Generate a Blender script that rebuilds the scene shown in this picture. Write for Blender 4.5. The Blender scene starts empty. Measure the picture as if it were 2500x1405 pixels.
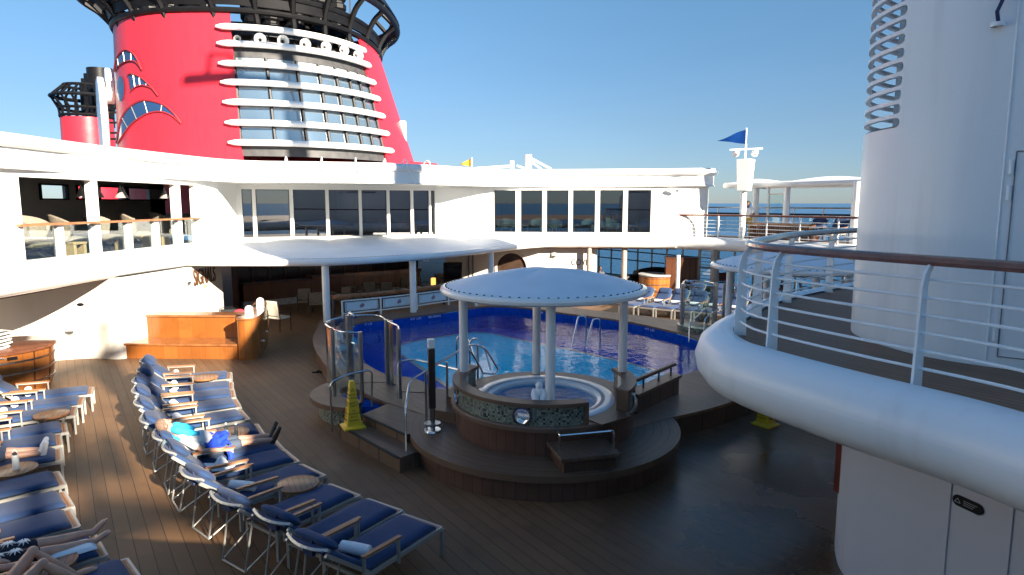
import bpy, bmesh, math, random
from mathutils import Vector, Matrix
random.seed(7)
S = bpy.context.scene
COL = S.collection
R = math.radians
# ---------------------------------------------------------------- camera, sky, sun, exposure
EYE = 4.55
PITCH = math.atan(205.5 / 1600)
cam = bpy.data.cameras.new("camera")
cam.sensor_width = 36; cam.lens = 36 * 1600 / 2500
cam.clip_start = 0.05; cam.clip_end = 300000
co = bpy.data.objects.new("camera", cam); COL.objects.link(co)
co.location = (0, 0, EYE); co.rotation_euler = (math.pi / 2 - PITCH, 0, 0)
S.camera = co
SUN_EL, SUN_AZ = R(21), math.atan2(0.627, -0.779)      # sun stands to the right, behind the camera
w = bpy.data.worlds.new("World"); S.world = w; w.use_nodes = True
nt = w.node_tree
bg = nt.nodes["Background"]; sky = nt.nodes.new("ShaderNodeTexSky")
sky.sky_type = 'NISHITA'; sky.sun_disc = False
sky.sun_elevation = SUN_EL; sky.sun_rotation = SUN_AZ
sky.altitude = 0; sky.air_density = 1.0; sky.dust_density = 0.1; sky.ozone_density = 4.0
bg.inputs[1].default_value = 0.05
tint = nt.nodes.new("ShaderNodeMix"); tint.data_type = 'RGBA'; tint.blend_type = 'MULTIPLY'
tc_ = nt.nodes.new("ShaderNodeTexCoord"); sx_ = nt.nodes.new("ShaderNodeSeparateXYZ"); rp_ = nt.nodes.new("ShaderNodeValToRGB")
nt.links.new(tc_.outputs['Generated'], sx_.inputs[0]); nt.links.new(sx_.outputs[2], rp_.inputs[0])      # thicker, dimmer air low over the sea
e_ = rp_.color_ramp.elements; e_[0].position = 0.0; e_[0].color = (.41, .49, .68, 1); e_[1].position = .9; e_[1].color = (.84, 1.16, 1.25, 1)
q_ = e_.new(.12); q_.color = (.54, .58, .64, 1); q_ = e_.new(.4); q_.color = (.75, .93, .88, 1)
tint.inputs[0].default_value = 1.0; nt.links.new(rp_.outputs[0], tint.inputs[7])
hz_ = nt.nodes.new("ShaderNodeTexNoise"); hz_.inputs['Scale'].default_value = 1.6; hz_.inputs['Detail'].default_value = 5
hm_ = nt.nodes.new("ShaderNodeMapping"); hm_.inputs['Scale'].default_value = (1, 1, 4); nt.links.new(tc_.outputs['Generated'], hm_.inputs[0]); nt.links.new(hm_.outputs[0], hz_.inputs['Vector'])
hr_ = nt.nodes.new("ShaderNodeMapRange"); hr_.inputs[1].default_value = .3; hr_.inputs[2].default_value = .75; hr_.inputs[3].default_value = .97; hr_.inputs[4].default_value = 1.07; nt.links.new(hz_.outputs['Fac'], hr_.inputs[0])
hv_ = nt.nodes.new("ShaderNodeVectorMath"); hv_.operation = 'SCALE'; nt.links.new(sky.outputs[0], hv_.inputs[0]); nt.links.new(hr_.outputs[0], hv_.inputs['Scale'])
nt.links.new(hv_.outputs[0], tint.inputs[6]); nt.links.new(tint.outputs[2], bg.inputs[0])
sl = bpy.data.lights.new("sun", 'SUN'); sl.energy = 5.0; sl.angle = R(0.55); sl.color = (1.0, 0.88, 0.72)
so = bpy.data.objects.new("sun", sl); COL.objects.link(so)
so.rotation_euler = Vector((-0.627, 0.779, -math.tan(SUN_EL))).to_track_quat('-Z', 'Y').to_euler()
S.view_settings.view_transform = 'Standard'; S.view_settings.look = 'None'
S.view_settings.exposure = 1.85; S.view_settings.gamma = 1.0
S.cycles.max_bounces = 8; S.cycles.transparent_max_bounces = 16
S.cycles.caustics_reflective = False; S.cycles.caustics_refractive = False
S.cycles.sample_clamp_indirect = 4.0

# ---------------------------------------------------------------- helpers
_c, _s = math.cos(PITCH), math.sin(PITCH)
def ray(x, y):
    a = (x - 1250) / 1600; b = -(y - 702.5) / 1600
    return Vector((a, _c + b * _s, -_s + b * _c))
def G(x, y, z=0.0):                 # point of the photograph on a level plane
    r = ray(x, y); t = (z - EYE) / r.z
    return Vector((r.x * t, r.y * t, z))
def D(x, y, Y):                     # point of the photograph at a given distance
    r = ray(x, y); t = Y / r.y
    return Vector((r.x * t, Y, EYE + r.z * t))
MATS = {}
def _nodes(name):
    m = bpy.data.materials.new(name); m.use_nodes = True
    n = m.node_tree; b = n.nodes["Principled BSDF"]
    MATS[name] = m
    return m, n, b
def N(n, t, **k):
    o = n.nodes.new("ShaderNode" + t)
    for a, v in k.items(): setattr(o, a, v)
    return o
def M_(n, op, a, b=None, clamp=False):
    o = N(n, "Math", operation=op, use_clamp=clamp)
    for i, v in enumerate((a, b)):
        if v is None: continue
        if isinstance(v, (int, float)): o.inputs[i].default_value = v
        else: n.links.new(v, o.inputs[i])
    return o.outputs[0]
def VD(n, v, d):
    o = N(n, "VectorMath", operation='DOT_PRODUCT'); n.links.new(v, o.inputs[0]); o.inputs[1].default_value = d
    return o.outputs['Value']
def MIX(n, f, a, b, mode='MIX'):
    o = N(n, "Mix", data_type='RGBA', blend_type=mode)
    for i, v in ((0, f), (6, a), (7, b)):
        if isinstance(v, (int, float)): o.inputs[i].default_value = v
        elif isinstance(v, tuple): o.inputs[i].default_value = (*v[:3], 1)
        else: n.links.new(v, o.inputs[i])
    return o.outputs[2]
def NOISE(n, vec, scale, detail=3.0):
    o = N(n, "TexNoise"); o.inputs['Scale'].default_value = scale; o.inputs['Detail'].default_value = detail
    if vec is not None: n.links.new(vec, o.inputs['Vector'])
    return o.outputs['Fac']
def RAMP(n, f, a, b):
    o = N(n, "MapRange"); n.links.new(f, o.inputs[0]); o.inputs[1].default_value = a; o.inputs[2].default_value = b
    return o.outputs[0]
def POS(n): return N(n, "NewGeometry").outputs['Position']
def OBJ(n): return N(n, "TexCoord").outputs['Object']
def BUMP(n, b, h, strength=.3, dist=.01):
    o = N(n, "Bump"); o.inputs['Strength'].default_value = strength; o.inputs['Distance'].default_value = dist
    n.links.new(h, o.inputs['Height']); n.links.new(o.outputs[0], b.inputs['Normal'])
def mat(name, col, rough=.5, metal=0.0, var=.12, vs=3.0, bump=0.0, bs=60.0, coat=0.0, sheen=0.0, obj=False):
    m, n, b = _nodes(name)
    v = OBJ(n) if obj else POS(n)
    f = NOISE(n, v, vs, 4)
    lo = tuple(c * (1 - var) for c in col); hi = tuple(min(1, c * (1 + var)) for c in col)
    n.links.new(MIX(n, RAMP(n, f, .3, .7), lo, hi), b.inputs['Base Color'])
    b.inputs['Roughness'].default_value = rough; b.inputs['Metallic'].default_value = metal
    b.inputs['Coat Weight'].default_value = coat; b.inputs['Coat Roughness'].default_value = .08
    b.inputs['Sheen Weight'].default_value = sheen
    if bump: BUMP(n, b, NOISE(n, v, bs, 3), bump, .01)
    if sheen: b.inputs['Sheen Tint'].default_value = (1, .93, .78, 1)
    return m
def paint(name, col, rough, seam=(1.9, 2.2), streak=.16, tint=(.62, .6, .55), dent=.25):
    m, n, b = _nodes(name); p = POS(n)
    sp = N(n, "VectorMath", operation='MULTIPLY'); n.links.new(p, sp.inputs[0]); sp.inputs[1].default_value = (5, 5, .35)
    st = RAMP(n, NOISE(n, sp.outputs[0], 1.0, 5), .5, .8)
    cl = RAMP(n, NOISE(n, p, .9, 5), .35, .7)
    f = M_(n, 'MULTIPLY', M_(n, 'MULTIPLY', st, cl), streak * 2.2, True)
    c = MIX(n, f, col, tuple(a * t for a, t in zip(col, tint)))
    x = M_(n, 'FRACT', M_(n, 'DIVIDE', VD(n, p, (.7, .7, 0)), seam[0])); z = M_(n, 'FRACT', M_(n, 'DIVIDE', VD(n, p, (0, 0, 1)), seam[1]))
    sm = M_(n, 'MAXIMUM', M_(n, 'LESS_THAN', x, .012), M_(n, 'LESS_THAN', z, .012))
    n.links.new(c, b.inputs['Base Color'])
    n.links.new(M_(n, 'ADD', M_(n, 'MULTIPLY', NOISE(n, p, 2.5, 4), .25), rough - .12), b.inputs['Roughness'])
    BUMP(n, b, M_(n, 'ADD', M_(n, 'MULTIPLY', NOISE(n, p, .8, 2), 1.0), M_(n, 'MULTIPLY', sm, .12)), dent, .05)
    return m
def plank(name, c1, c2, groove, width, mode='lin', ang=0.0, ctr=(0, 0), rough=.6, gw=.05, wet=None, grain=7.0, coat=0.0, spread=1.0, joints=0.0):
    m, n, b = _nodes(name)
    p = POS(n)
    if mode == 'lin':
        along = (math.cos(ang), math.sin(ang), 0); perp = (-math.sin(ang), math.cos(ang), 0)
        u = M_(n, 'DIVIDE', VD(n, p, perp), width); al = VD(n, p, along)
    else:
        o = N(n, "VectorMath", operation='SUBTRACT'); n.links.new(p, o.inputs[0]); o.inputs[1].default_value = (*ctr, 0)
        q = o.outputs[0]; x = VD(n, q, (1, 0, 0)); y = VD(n, q, (0, 1, 0))
        rad = M_(n, 'SQRT', M_(n, 'ADD', M_(n, 'MULTIPLY', x, x), M_(n, 'MULTIPLY', y, y)))
        th = M_(n, 'ARCTAN2', y, x)
        if mode == 'ring': u = M_(n, 'DIVIDE', rad, width); al = M_(n, 'MULTIPLY', th, 2.0)
        else: u = M_(n, 'DIVIDE', th, width); al = VD(n, p, (0, 0, 1))
    fr = M_(n, 'FRACT', u); idn = M_(n, 'FLOOR', u)
    g = M_(n, 'LESS_THAN', fr, gw)
    wn = N(n, "TexWhiteNoise", noise_dimensions='1D'); n.links.new(idn, wn.inputs['W'])
    if joints:
        jl = M_(n, 'ADD', M_(n, 'DIVIDE', al, joints), M_(n, 'MULTIPLY', wn.outputs['Value'], 7.3))
        pass
        w2 = N(n, "TexWhiteNoise", noise_dimensions='2D'); c2_ = N(n, "CombineXYZ"); n.links.new(idn, c2_.inputs[0]); n.links.new(M_(n, 'FLOOR', jl), c2_.inputs[1]); n.links.new(c2_.outputs[0], w2.inputs['Vector'])
        wn = w2
    cv = N(n, "CombineXYZ"); n.links.new(M_(n, 'MULTIPLY', al, .9), cv.inputs[0]); n.links.new(M_(n, 'MULTIPLY', u, grain), cv.inputs[1])
    n.links.new(M_(n, 'MULTIPLY', idn, 3.7), cv.inputs[2])
    gr = NOISE(n, cv.outputs[0], 1.6, 5)
    mixf = M_(n, 'ADD', M_(n, 'MULTIPLY', wn.outputs['Value'], .5 * spread), M_(n, 'MULTIPLY', gr, .6), True)
    colr = MIX(n, mixf, c1, c2)
    big = NOISE(n, p, .55, 4)
    colr = MIX(n, RAMP(n, big, .35, .75), colr, MIX(n, 1.0, colr, (.72, .7, .68), 'MULTIPLY'))
    colr = MIX(n, RAMP(n, NOISE(n, p, 2.3, 6), .56, .72), colr, MIX(n, 1.0, colr, (.78, .77, .76), 'MULTIPLY'))
    n.links.new(MIX(n, g, colr, groove), b.inputs['Base Color'])
    b.inputs['Coat Weight'].default_value = coat; b.inputs['Coat Roughness'].default_value = .12
    r = M_(n, 'ADD', M_(n, 'MULTIPLY', gr, .25), rough - .12)
    if wet:
        tot = None
        for (wx, wy, wr) in wet:
            o = N(n, "VectorMath", operation='DISTANCE'); n.links.new(p, o.inputs[0]); o.inputs[1].default_value = (wx, wy, 0)
            k = M_(n, 'SUBTRACT', wr, o.outputs['Value']); tot = k if tot is None else M_(n, 'MAXIMUM', tot, k)
        wm = RAMP(n, M_(n, 'ADD', tot, M_(n, 'MULTIPLY', NOISE(n, p, 1.6, 6), 1.5)), 0.0, 1.7)
        o = N(n, "MapRange"); n.links.new(wm, o.inputs[0]); n.links.new(r, o.inputs[3]); o.inputs[4].default_value = .22
        r = o.outputs[0]
        n.links.new(MIX(n, wm, MIX(n, g, colr, groove), MIX(n, 1.0, colr, (.5, .46, .44), 'MULTIPLY')), b.inputs['Base Color'])
    n.links.new(r, b.inputs['Roughness'])
    BUMP(n, b, M_(n, 'SUBTRACT', 1.0, g), .6, .006)
    return m
AX = math.atan2(.82, -.57)        # the ship's long axis
A_ = Vector((math.cos(AX), math.sin(AX), 0)); B_ = Vector((math.sin(AX), -math.cos(AX), 0))
TC = (0.6, 12.0)
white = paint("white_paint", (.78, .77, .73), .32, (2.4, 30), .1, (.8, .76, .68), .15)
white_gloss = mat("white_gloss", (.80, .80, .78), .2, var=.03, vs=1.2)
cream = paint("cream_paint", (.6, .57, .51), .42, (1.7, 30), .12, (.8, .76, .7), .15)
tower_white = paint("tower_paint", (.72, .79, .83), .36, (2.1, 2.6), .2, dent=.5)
house_shaded = paint("house_shaded_paint", (.5, .53, .6), .4, (2.1, 2.6), .12)  # white paint greyed to stand in for deep shade under the platform
fabric_w = mat("awning_fabric", (.76, .80, .84), .55, var=.05, vs=1.3, bump=.08, bs=4)
deck = plank("deck_planks", (.132, .067, .028), (.198, .104, .046), (.02, .012, .008), .19, 'lin', AX, joints=5.2, wet=[(3.4, 8.6, 1.7), (4.7, 10.7, 1.7), (2.9, 10.2, .6), (-2.5, 11.6, .4)])
deck_up = plank("upper_planks", (.19, .102, .055), (.25, .138, .076), (.02, .015, .012), .1, 'lin', AX, gw=.09, joints=2.4)
deck_far = plank("far_planks", (.22, .15, .1), (.3, .2, .13), (.05, .035, .025), .19, 'lin', AX)
ring_pl = plank("ring_planks", (.115, .068, .042), (.16, .097, .06), (.028, .02, .015), .145, 'ring', ctr=TC, gw=.06, rough=.5)
side_pl = plank("side_planks", (.085, .043, .028), (.12, .062, .04), (.018, .012, .01), .075, 'ang', ctr=TC, gw=.05, rough=.45)
tub_pl = plank("tub_planks", (.11, .048, .03), (.15, .07, .046), (.018, .012, .01), .1, 'ang', ctr=TC, gw=.05, rough=.4)
cope_pl = plank("coping_planks", (.19, .108, .066), (.25, .145, .092), (.05, .035, .025), .16, 'lin', AX, gw=.05, rough=.5)
cope_dark = mat("brown_coping", (.14, .08, .05), .45, var=.2, vs=2)
step_pl = plank("step_planks", (.115, .068, .042), (.16, .097, .06), (.028, .02, .015), .11, 'lin', R(-40), gw=.07, rough=.5)
teak = plank("teak_boards", (.2, .056, .01), (.36, .13, .03), (.1, .03, .01), .42, 'lin', R(88), gw=.012, rough=.22, grain=14, coat=.5, spread=1.2)
teak_hi = mat("teak_top", (.26, .1, .035), .22, var=.3, vs=4, coat=.5)
teak_tbl = plank("teak_slats", (.3, .15, .07), (.38, .2, .1), (.03, .015, .01), .075, 'lin', R(115), gw=.1, rough=.35)
teak_arm = mat("teak_arm", (.32, .14, .06), .35, var=.2, vs=6, obj=True)
wood_rail = mat("varnished_rail", (.17, .06, .03), .25, var=.3, vs=5, coat=.6)
wood_dark = plank("bar_panels", (.075, .026, .012), (.12, .045, .02), (.03, .012, .006), .62, 'lin', R(130), gw=.03, rough=.3, grain=10, coat=.3)
wood_bar = plank("bar_front", (.16, .062, .022), (.22, .09, .032), (.06, .02, .01), .8, 'lin', R(130), gw=.01, rough=.3, grain=12, coat=.3)
red_trim = mat("red_trim", (.1, .018, .012), .4, var=.2)
steel = mat("polished_steel", (.55, .56, .58), .16, 1.0, var=.05)
steel_dk = mat("dull_steel", (.34, .35, .37), .28, 1.0, var=.1)
alu = mat("pale_frame", (.43, .42, .385), .38, .5, var=.06, obj=True)
navy = mat("navy_cushion", (.02, .048, .125), .9, var=.12, vs=5, bump=.25, bs=40, sheen=.06, obj=True)
navy_dk = mat("navy_strap", (.02, .035, .1), .8, var=.1, obj=True)
towel = mat("white_towel", (.82, .82, .82), .9, var=.05, vs=8, bump=.5, bs=60, sheen=.3, obj=True)
black = mat("black_paint", (.006, .006, .007), .45, var=.3, vs=2)
black.node_tree.nodes["Principled BSDF"].inputs["Specular IOR Level"].default_value = .25
dark = mat("dark_void", (.015, .014, .013), .8, var=.3)
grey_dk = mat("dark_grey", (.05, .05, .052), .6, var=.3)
red = paint("funnel_red", (.56, .024, .042), .36, (3.2, 2.4), .22, (.6, .5, .5), .3)
yellow = mat("cone_yellow", (.75, .47, .02), .4, var=.08, vs=8)
orange = mat("orange_cloth", (.6, .2, .05), .7)
flag_b = mat("blue_flag", (.004, .022, .10), .7, var=.15, obj=True)
flag_b.node_tree.nodes["Principled BSDF"].inputs["Specular IOR Level"].default_value = 0
flag_y = mat("yellow_flag", (.75, .42, .02), .7, var=.1)
mint = mat("mint_fabric", (.42, .6, .45), .7, var=.08)
beige = mat("beige_weave", (.22, .185, .14), .8, var=.25, vs=20)
cream_cl = mat("cream_cushion", (.74, .68, .55), .8, var=.08, vs=6)
pinkred = mat("red_cushion", (.6, .03, .05), .7, var=.1)
stool_w = mat("pale_wood", (.55, .36, .17), .5, var=.15, vs=8)
skin = mat("skin", (.56, .31, .21), .5, var=.12, vs=7, obj=True)
skin_dk = mat("dark_skin", (.12, .06, .04), .5, var=.1, obj=True)
hair_m = mat("grey_brown_hair", (.16, .1, .07), .8, var=.5, vs=50, obj=True)
hair_k = mat("black_hair", (.012, .01, .01), .7, obj=True)
tee_grey = mat("pale_grey_shirt", (.62, .62, .62), .8, var=.06, obj=True)
cyan = mat("cyan_towel", (.03, .45, .72), .9, var=.1, bump=.4, bs=50, obj=True)
royal = mat("royal_blue_cloth", (.01, .05, .45), .8, var=.2, vs=9, obj=True)
short_g = mat("slate_shorts", (.06, .08, .12), .8, var=.1, obj=True)
shoe_br = mat("brown_shoe", (.05, .03, .02), .5, var=.2, obj=True)
shoe_w = mat("white_shoe", (.72, .72, .7), .6, var=.1, vs=20, obj=True)
shirt_w = mat("white_shirt", (.8, .8, .8), .8, var=.04, obj=True)
paleblue = mat("pale_blue_cloth", (.35, .55, .7), .8, var=.1, obj=True)
gold = mat("mustard_trousers", (.5, .34, .06), .8, var=.3, vs=12, obj=True)
bottle_w = mat("white_flask", (.8, .8, .74), .3, var=.03)
blacktxt = mat("black_lettering", (.015, .015, .015), .5)
whitetxt = mat("white_lettering", (.6, .65, .75), .5)
brown_txt = mat("brown_lettering", (.1, .045, .02), .4)
emb_red = mat("emblem_red", (.45, .02, .05), .5); emb_blue = mat("emblem_blue", (.03, .04, .2), .5)
panel_w = mat("panel_cloth", (.62, .72, .78), .5, var=.04)
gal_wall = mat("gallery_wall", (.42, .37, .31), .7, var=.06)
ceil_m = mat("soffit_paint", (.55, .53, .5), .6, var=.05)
marble = mat("marble_kick", (.55, .53, .5), .3, var=.3, vs=6)
tank = mat("tub_shell", (.8, .84, .87), .25, var=.03)
pool_blue = None

def FRES(n, ior):
    f = N(n, "Fresnel"); bf = N(n, "NewGeometry").outputs['Backfacing']
    n.links.new(M_(n, 'ADD', M_(n, 'MULTIPLY', bf, 1 / ior - ior), ior), f.inputs[0])
    return f
def glass_mat(name, tint, tr, ior=1.5, rough=.0):
    m, n, b = _nodes(name); n.nodes.remove(b)
    out = n.nodes["Material Output"]
    t = N(n, "BsdfTransparent"); t.inputs[0].default_value = (*tint, 1)
    g = N(n, "BsdfGlossy"); g.inputs['Roughness'].default_value = rough; g.inputs[0].default_value = (.95, .97, 1, 1)
    f = FRES(n, ior)
    mx = N(n, "MixShader"); n.links.new(M_(n, 'ADD', f.outputs[0], tr, True), mx.inputs[0])
    n.links.new(t.outputs[0], mx.inputs[1]); n.links.new(g.outputs[0], mx.inputs[2]); n.links.new(mx.outputs[0], out.inputs[0])
    return m
win_glass = glass_mat("window_glass", (.42, .47, .5), .1)
clear_glass = glass_mat("clear_glass", (.84, .9, .9), .03)
screen_glass = glass_mat("screen_glass", (.86, .93, .93), .0, 1.12)
bay_glass = glass_mat("tinted_glass", (.3, .34, .38), .15)
fun_glass = mat("funnel_glass", (.09, .13, .17), .04, var=.2, vs=.3); MATS["funnel_glass"].node_tree.nodes["Principled BSDF"].inputs['Specular IOR Level'].default_value = 1.0
fun_glass.node_tree.nodes["Principled BSDF"].inputs['IOR'].default_value = 2.2
swoosh_m = mat("swoosh_glass", (.02, .06, .16), .1, var=.15, vs=.4)
def water_mat(name, tint, sc, strength, ior=1.33, extra=0.0):
    m, n, b = _nodes(name); n.nodes.remove(b); out = n.nodes["Material Output"]
    t = N(n, "BsdfTransparent"); t.inputs[0].default_value = (*tint, 1)
    g = N(n, "BsdfGlossy"); g.inputs['Roughness'].default_value = .03
    f = FRES(n, ior)
    p = POS(n)
    h = M_(n, 'ADD', NOISE(n, p, sc, 3), M_(n, 'MULTIPLY', NOISE(n, p, sc * 3.1, 2), .35))
    bp = N(n, "Bump"); bp.inputs['Strength'].default_value = strength; bp.inputs['Distance'].default_value = .05; n.links.new(h, bp.inputs['Height'])
    for q in (g, f): n.links.new(bp.outputs[0], q.inputs['Normal'])
    mx = N(n, "MixShader"); n.links.new(M_(n, 'ADD', f.outputs[0], extra, True), mx.inputs[0])
    n.links.new(t.outputs[0], mx.inputs[1]); n.links.new(g.outputs[0], mx.inputs[2]); n.links.new(mx.outputs[0], out.inputs[0])
    return m
pool_water_m = water_mat("pool_water", (.8, .98, 1.0), 2.4, .3, 1.085)
tub_water_m = water_mat("tub_water", (.55, .8, .95), 5.0, .9, 1.14)
def tiles(name, cols, size, grout, mode='lin', ctr=(0, 0), rough=.3):
    m, n, b = _nodes(name); p = POS(n)
    if mode == 'lin':
        x, y, z = VD(n, p, (1, 0, 0)), VD(n, p, (0, 1, 0)), VD(n, p, (0, 0, 1))
    else:
        o = N(n, "VectorMath", operation='SUBTRACT'); n.links.new(p, o.inputs[0]); o.inputs[1].default_value = (*ctr, 0)
        x = M_(n, 'MULTIPLY', M_(n, 'ARCTAN2', VD(n, o.outputs[0], (0, 1, 0)), VD(n, o.outputs[0], (1, 0, 0))), 1.7)
        y = VD(n, p, (0, 0, 1)); z = None
    cv = N(n, "CombineXYZ"); g = None
    for i, q in enumerate((x, y, z)):
        if q is None: continue
        u = M_(n, 'DIVIDE', q, size); n.links.new(M_(n, 'FLOOR', u), cv.inputs[i])
        if i < 2:
            l = M_(n, 'LESS_THAN', M_(n, 'FRACT', u), .1); g = l if g is None else M_(n, 'MAXIMUM', g, l)
    wn = N(n, "TexWhiteNoise", noise_dimensions='3D'); n.links.new(cv.outputs[0], wn.inputs['Vector'])
    cr = N(n, "ValToRGB"); cr.color_ramp.interpolation = 'CONSTANT'
    while len(cr.color_ramp.elements) < len(cols): cr.color_ramp.elements.new(.5)
    for e, (pos, c) in zip(cr.color_ramp.elements, cols): e.position = pos; e.color = (*c, 1)
    n.links.new(wn.outputs['Value'], cr.inputs[0])
    n.links.new(MIX(n, g, cr.outputs[0], grout), b.inputs['Base Color']); b.inputs['Roughness'].default_value = rough
    if name in ('cobalt_tiles', 'turquoise_tiles'): b.inputs['Specular IOR Level'].default_value = 0
    return m
mosaic = tiles("mosaic_tiles", [(0, (.17, .19, .15)), (.3, (.24, .26, .2)), (.6, (.12, .14, .11)), (.8, (.3, .31, .24)), (.92, (.01, .012, .02))], .035, (.08, .09, .07), 'ang', TC)
mosaic2 = tiles("mosaic_basin", [(0, (.17, .19, .15)), (.3, (.24, .26, .2)), (.6, (.12, .14, .11)), (.8, (.3, .31, .24)), (.92, (.01, .012, .02))], .04, (.08, .09, .07))
pool_blue = tiles("cobalt_tiles", [(0, (.006, .058, .36)), (.3, (.008, .068, .41)), (.65, (.01, .078, .46))], .12, (.02, .08, .38))
pool_turq = tiles("turquoise_tiles", [(0, (.02, .42, .66)), (.4, (.03, .48, .72)), (.75, (.045, .52, .76))], .12, (.1, .5, .68))
pool_gold = tiles("gold_tiles", [(0, (.3, .28, .2)), (.5, (.2, .22, .25))], .1, (.2, .2, .25))
m, n, b = _nodes("sea_water")
p = POS(n); b.inputs['Base Color'].default_value = (.006, .045, .13, 1); b.inputs['Roughness'].default_value = .22
b.inputs['IOR'].default_value = 1.33
vm = N(n, "VectorMath", operation='MULTIPLY'); n.links.new(p, vm.inputs[0]); vm.inputs[1].default_value = (.35, 1, 1)
BUMP(n, b, M_(n, 'ADD', NOISE(n, vm.outputs[0], .35, 5), NOISE(n, vm.outputs[0], .05, 2)), .8, 1.2)
n.links.new(MIX(n, RAMP(n, NOISE(n, vm.outputs[0], .5, 5), .35, .72), (.008, .06, .16), (.02, .12, .3)), b.inputs['Base Color'])
sea_m = m

WM = {}
def tag(o, label=None, cat=None, group=None, kind=None):
    if label: o['label'] = label
    if cat: o['category'] = cat
    if group: o['group'] = group
    if kind: o['kind'] = kind
    return o
def thing(name, label, cat, loc=(0, 0, 0), rz=0.0, group=None):
    o = bpy.data.objects.new(name, None); COL.objects.link(o)
    o.empty_display_size = .2
    o.location = loc; o.rotation_euler = (0, 0, rz)
    WM[o.name] = Matrix.Translation(Vector(loc)) @ Matrix.Rotation(rz, 4, 'Z')
    return tag(o, label, cat, group)
class MB:
    def __init__(s): s.v = []; s.f = []; s.sm = []
    def add(s, vs, fs, smooth=False):
        k = len(s.v); s.v += [Vector(v) for v in vs]
        for f in fs: s.f.append(tuple(i + k for i in f)); s.sm.append(smooth)
        return s
    def box(s, c, d, rz=0.0, M=None):
        m = Matrix.Translation(Vector(c)) @ Matrix.Rotation(rz, 4, 'Z') if M is None else M
        vs = [m @ Vector((x * d[0] / 2, y * d[1] / 2, z * d[2] / 2)) for z in (-1, 1) for y in (-1, 1) for x in (-1, 1)]
        return s.add(vs, [(0, 2, 3, 1), (4, 5, 7, 6), (0, 1, 5, 4), (2, 6, 7, 3), (0, 4, 6, 2), (1, 3, 7, 5)])
    def bar(s, p, q, wd, ht, up=(0, 0, 1)):      # rectangular bar from p to q
        p, q = Vector(p), Vector(q); t = (q - p).normalized(); u = Vector(up)
        if abs(t.dot(u)) > .98: u = Vector((1, 0, 0))
        x = t.cross(u).normalized(); z = x.cross(t)
        vs = [a + x * i * wd / 2 + z * j * ht / 2 for a in (p, q) for i, j in ((-1, -1), (1, -1), (1, 1), (-1, 1))]
        return s.add(vs, [(3, 2, 1, 0), (4, 5, 6, 7), (0, 1, 5, 4), (1, 2, 6, 5), (2, 3, 7, 6), (3, 0, 4, 7)])
    def tube(s, pts, r, n=8, closed=False, sx=1.0):
        pts = [Vector(p) for p in pts]; L = len(pts); rr = r if isinstance(r, (list, tuple)) else [r] * L
        prev = None; rings = []
        for i, p in enumerate(pts):
            a = pts[(i - 1) % L] if (closed or i) else p; c = pts[(i + 1) % L] if (closed or i < L - 1) else p
            t = (c - a).normalized()
            if prev is None:
                u = Vector((0, 0, 1)) if abs(t.z) < .9 else Vector((1, 0, 0)); x = t.cross(u).normalized()
            else: x = (prev - t * prev.dot(t)).normalized()
            prev = x; z = x.cross(t)
            rings.append([p + (x * math.cos(2 * math.pi * k / n) * sx + z * math.sin(2 * math.pi * k / n)) * rr[i] for k in range(n)])
        vs = [v for g in rings for v in g]; fs = []
        for i in range(L if closed else L - 1):
            j = (i + 1) % L
            for k in range(n): fs.append((i * n + k, i * n + (k + 1) % n, j * n + (k + 1) % n, j * n + k))
        if not closed: fs += [tuple(range(n - 1, -1, -1)), tuple((L - 1) * n + k for k in range(n))]
        return s.add(vs, fs, True)
    def prism(s, poly, z0, z1, top=True, bottom=True, smooth=False):
        L = len(poly); vs = [(p[0], p[1], z0) for p in poly] + [(p[0], p[1], z1) for p in poly]
        s.add(vs, [(i, (i + 1) % L, L + (i + 1) % L, L + i) for i in range(L)], smooth)
        if top: s.add([(p[0], p[1], z1) for p in poly], [tuple(range(L))])
        if bottom: s.add([(p[0], p[1], z0) for p in poly], [tuple(range(L - 1, -1, -1))])
        return s
    def ringprism(s, inn, out, z0, z1, top=True, inner=True, outer=True):
        L = len(inn); I0 = [(p[0], p[1], z0) for p in inn]; I1 = [(p[0], p[1], z1) for p in inn]
        O0 = [(p[0], p[1], z0) for p in out]; O1 = [(p[0], p[1], z1) for p in out]
        e = [(i, (i + 1) % L, L + (i + 1) % L, L + i) for i in range(L)]
        if top: s.add(I1 + O1, e)
        if inner: s.add(I0 + I1, e)
        if outer: s.add(O0 + O1, e)
        return s
    def lathe(s, prof, c=(0, 0, 0), n=24, sx=1.0, sy=1.0, a0=0.0, a1=2 * math.pi, cap=False):
        full = abs(a1 - a0 - 2 * math.pi) < 1e-6; K = n if full else n + 1; vs = []
        for r, z in prof:
            for k in range(K):
                a = a0 + (a1 - a0) * k / n; vs.append((c[0] + r * sx * math.cos(a), c[1] + r * sy * math.sin(a), c[2] + z))
        fs = []
        for i in range(len(prof) - 1):
            for k in range(n):
                j = (k + 1) % K; fs.append((i * K + k, i * K + j, (i + 1) * K + j, (i + 1) * K + k))
        s.add(vs, fs, True)
        if cap and full:
            L = (len(prof) - 1) * K
            s.add(vs[L:], [tuple(range(K))]); s.add(vs[:K], [tuple(range(K - 1, -1, -1))])
        return s
    def grid(s, fn, nu, nv, smooth=True):
        vs = [fn(i / nu, j / nv) for j in range(nv + 1) for i in range(nu + 1)]; W = nu + 1
        return s.add(vs, [(j * W + i, j * W + i + 1, (j + 1) * W + i + 1, (j + 1) * W + i) for j in range(nv) for i in range(nu)], smooth)
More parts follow.
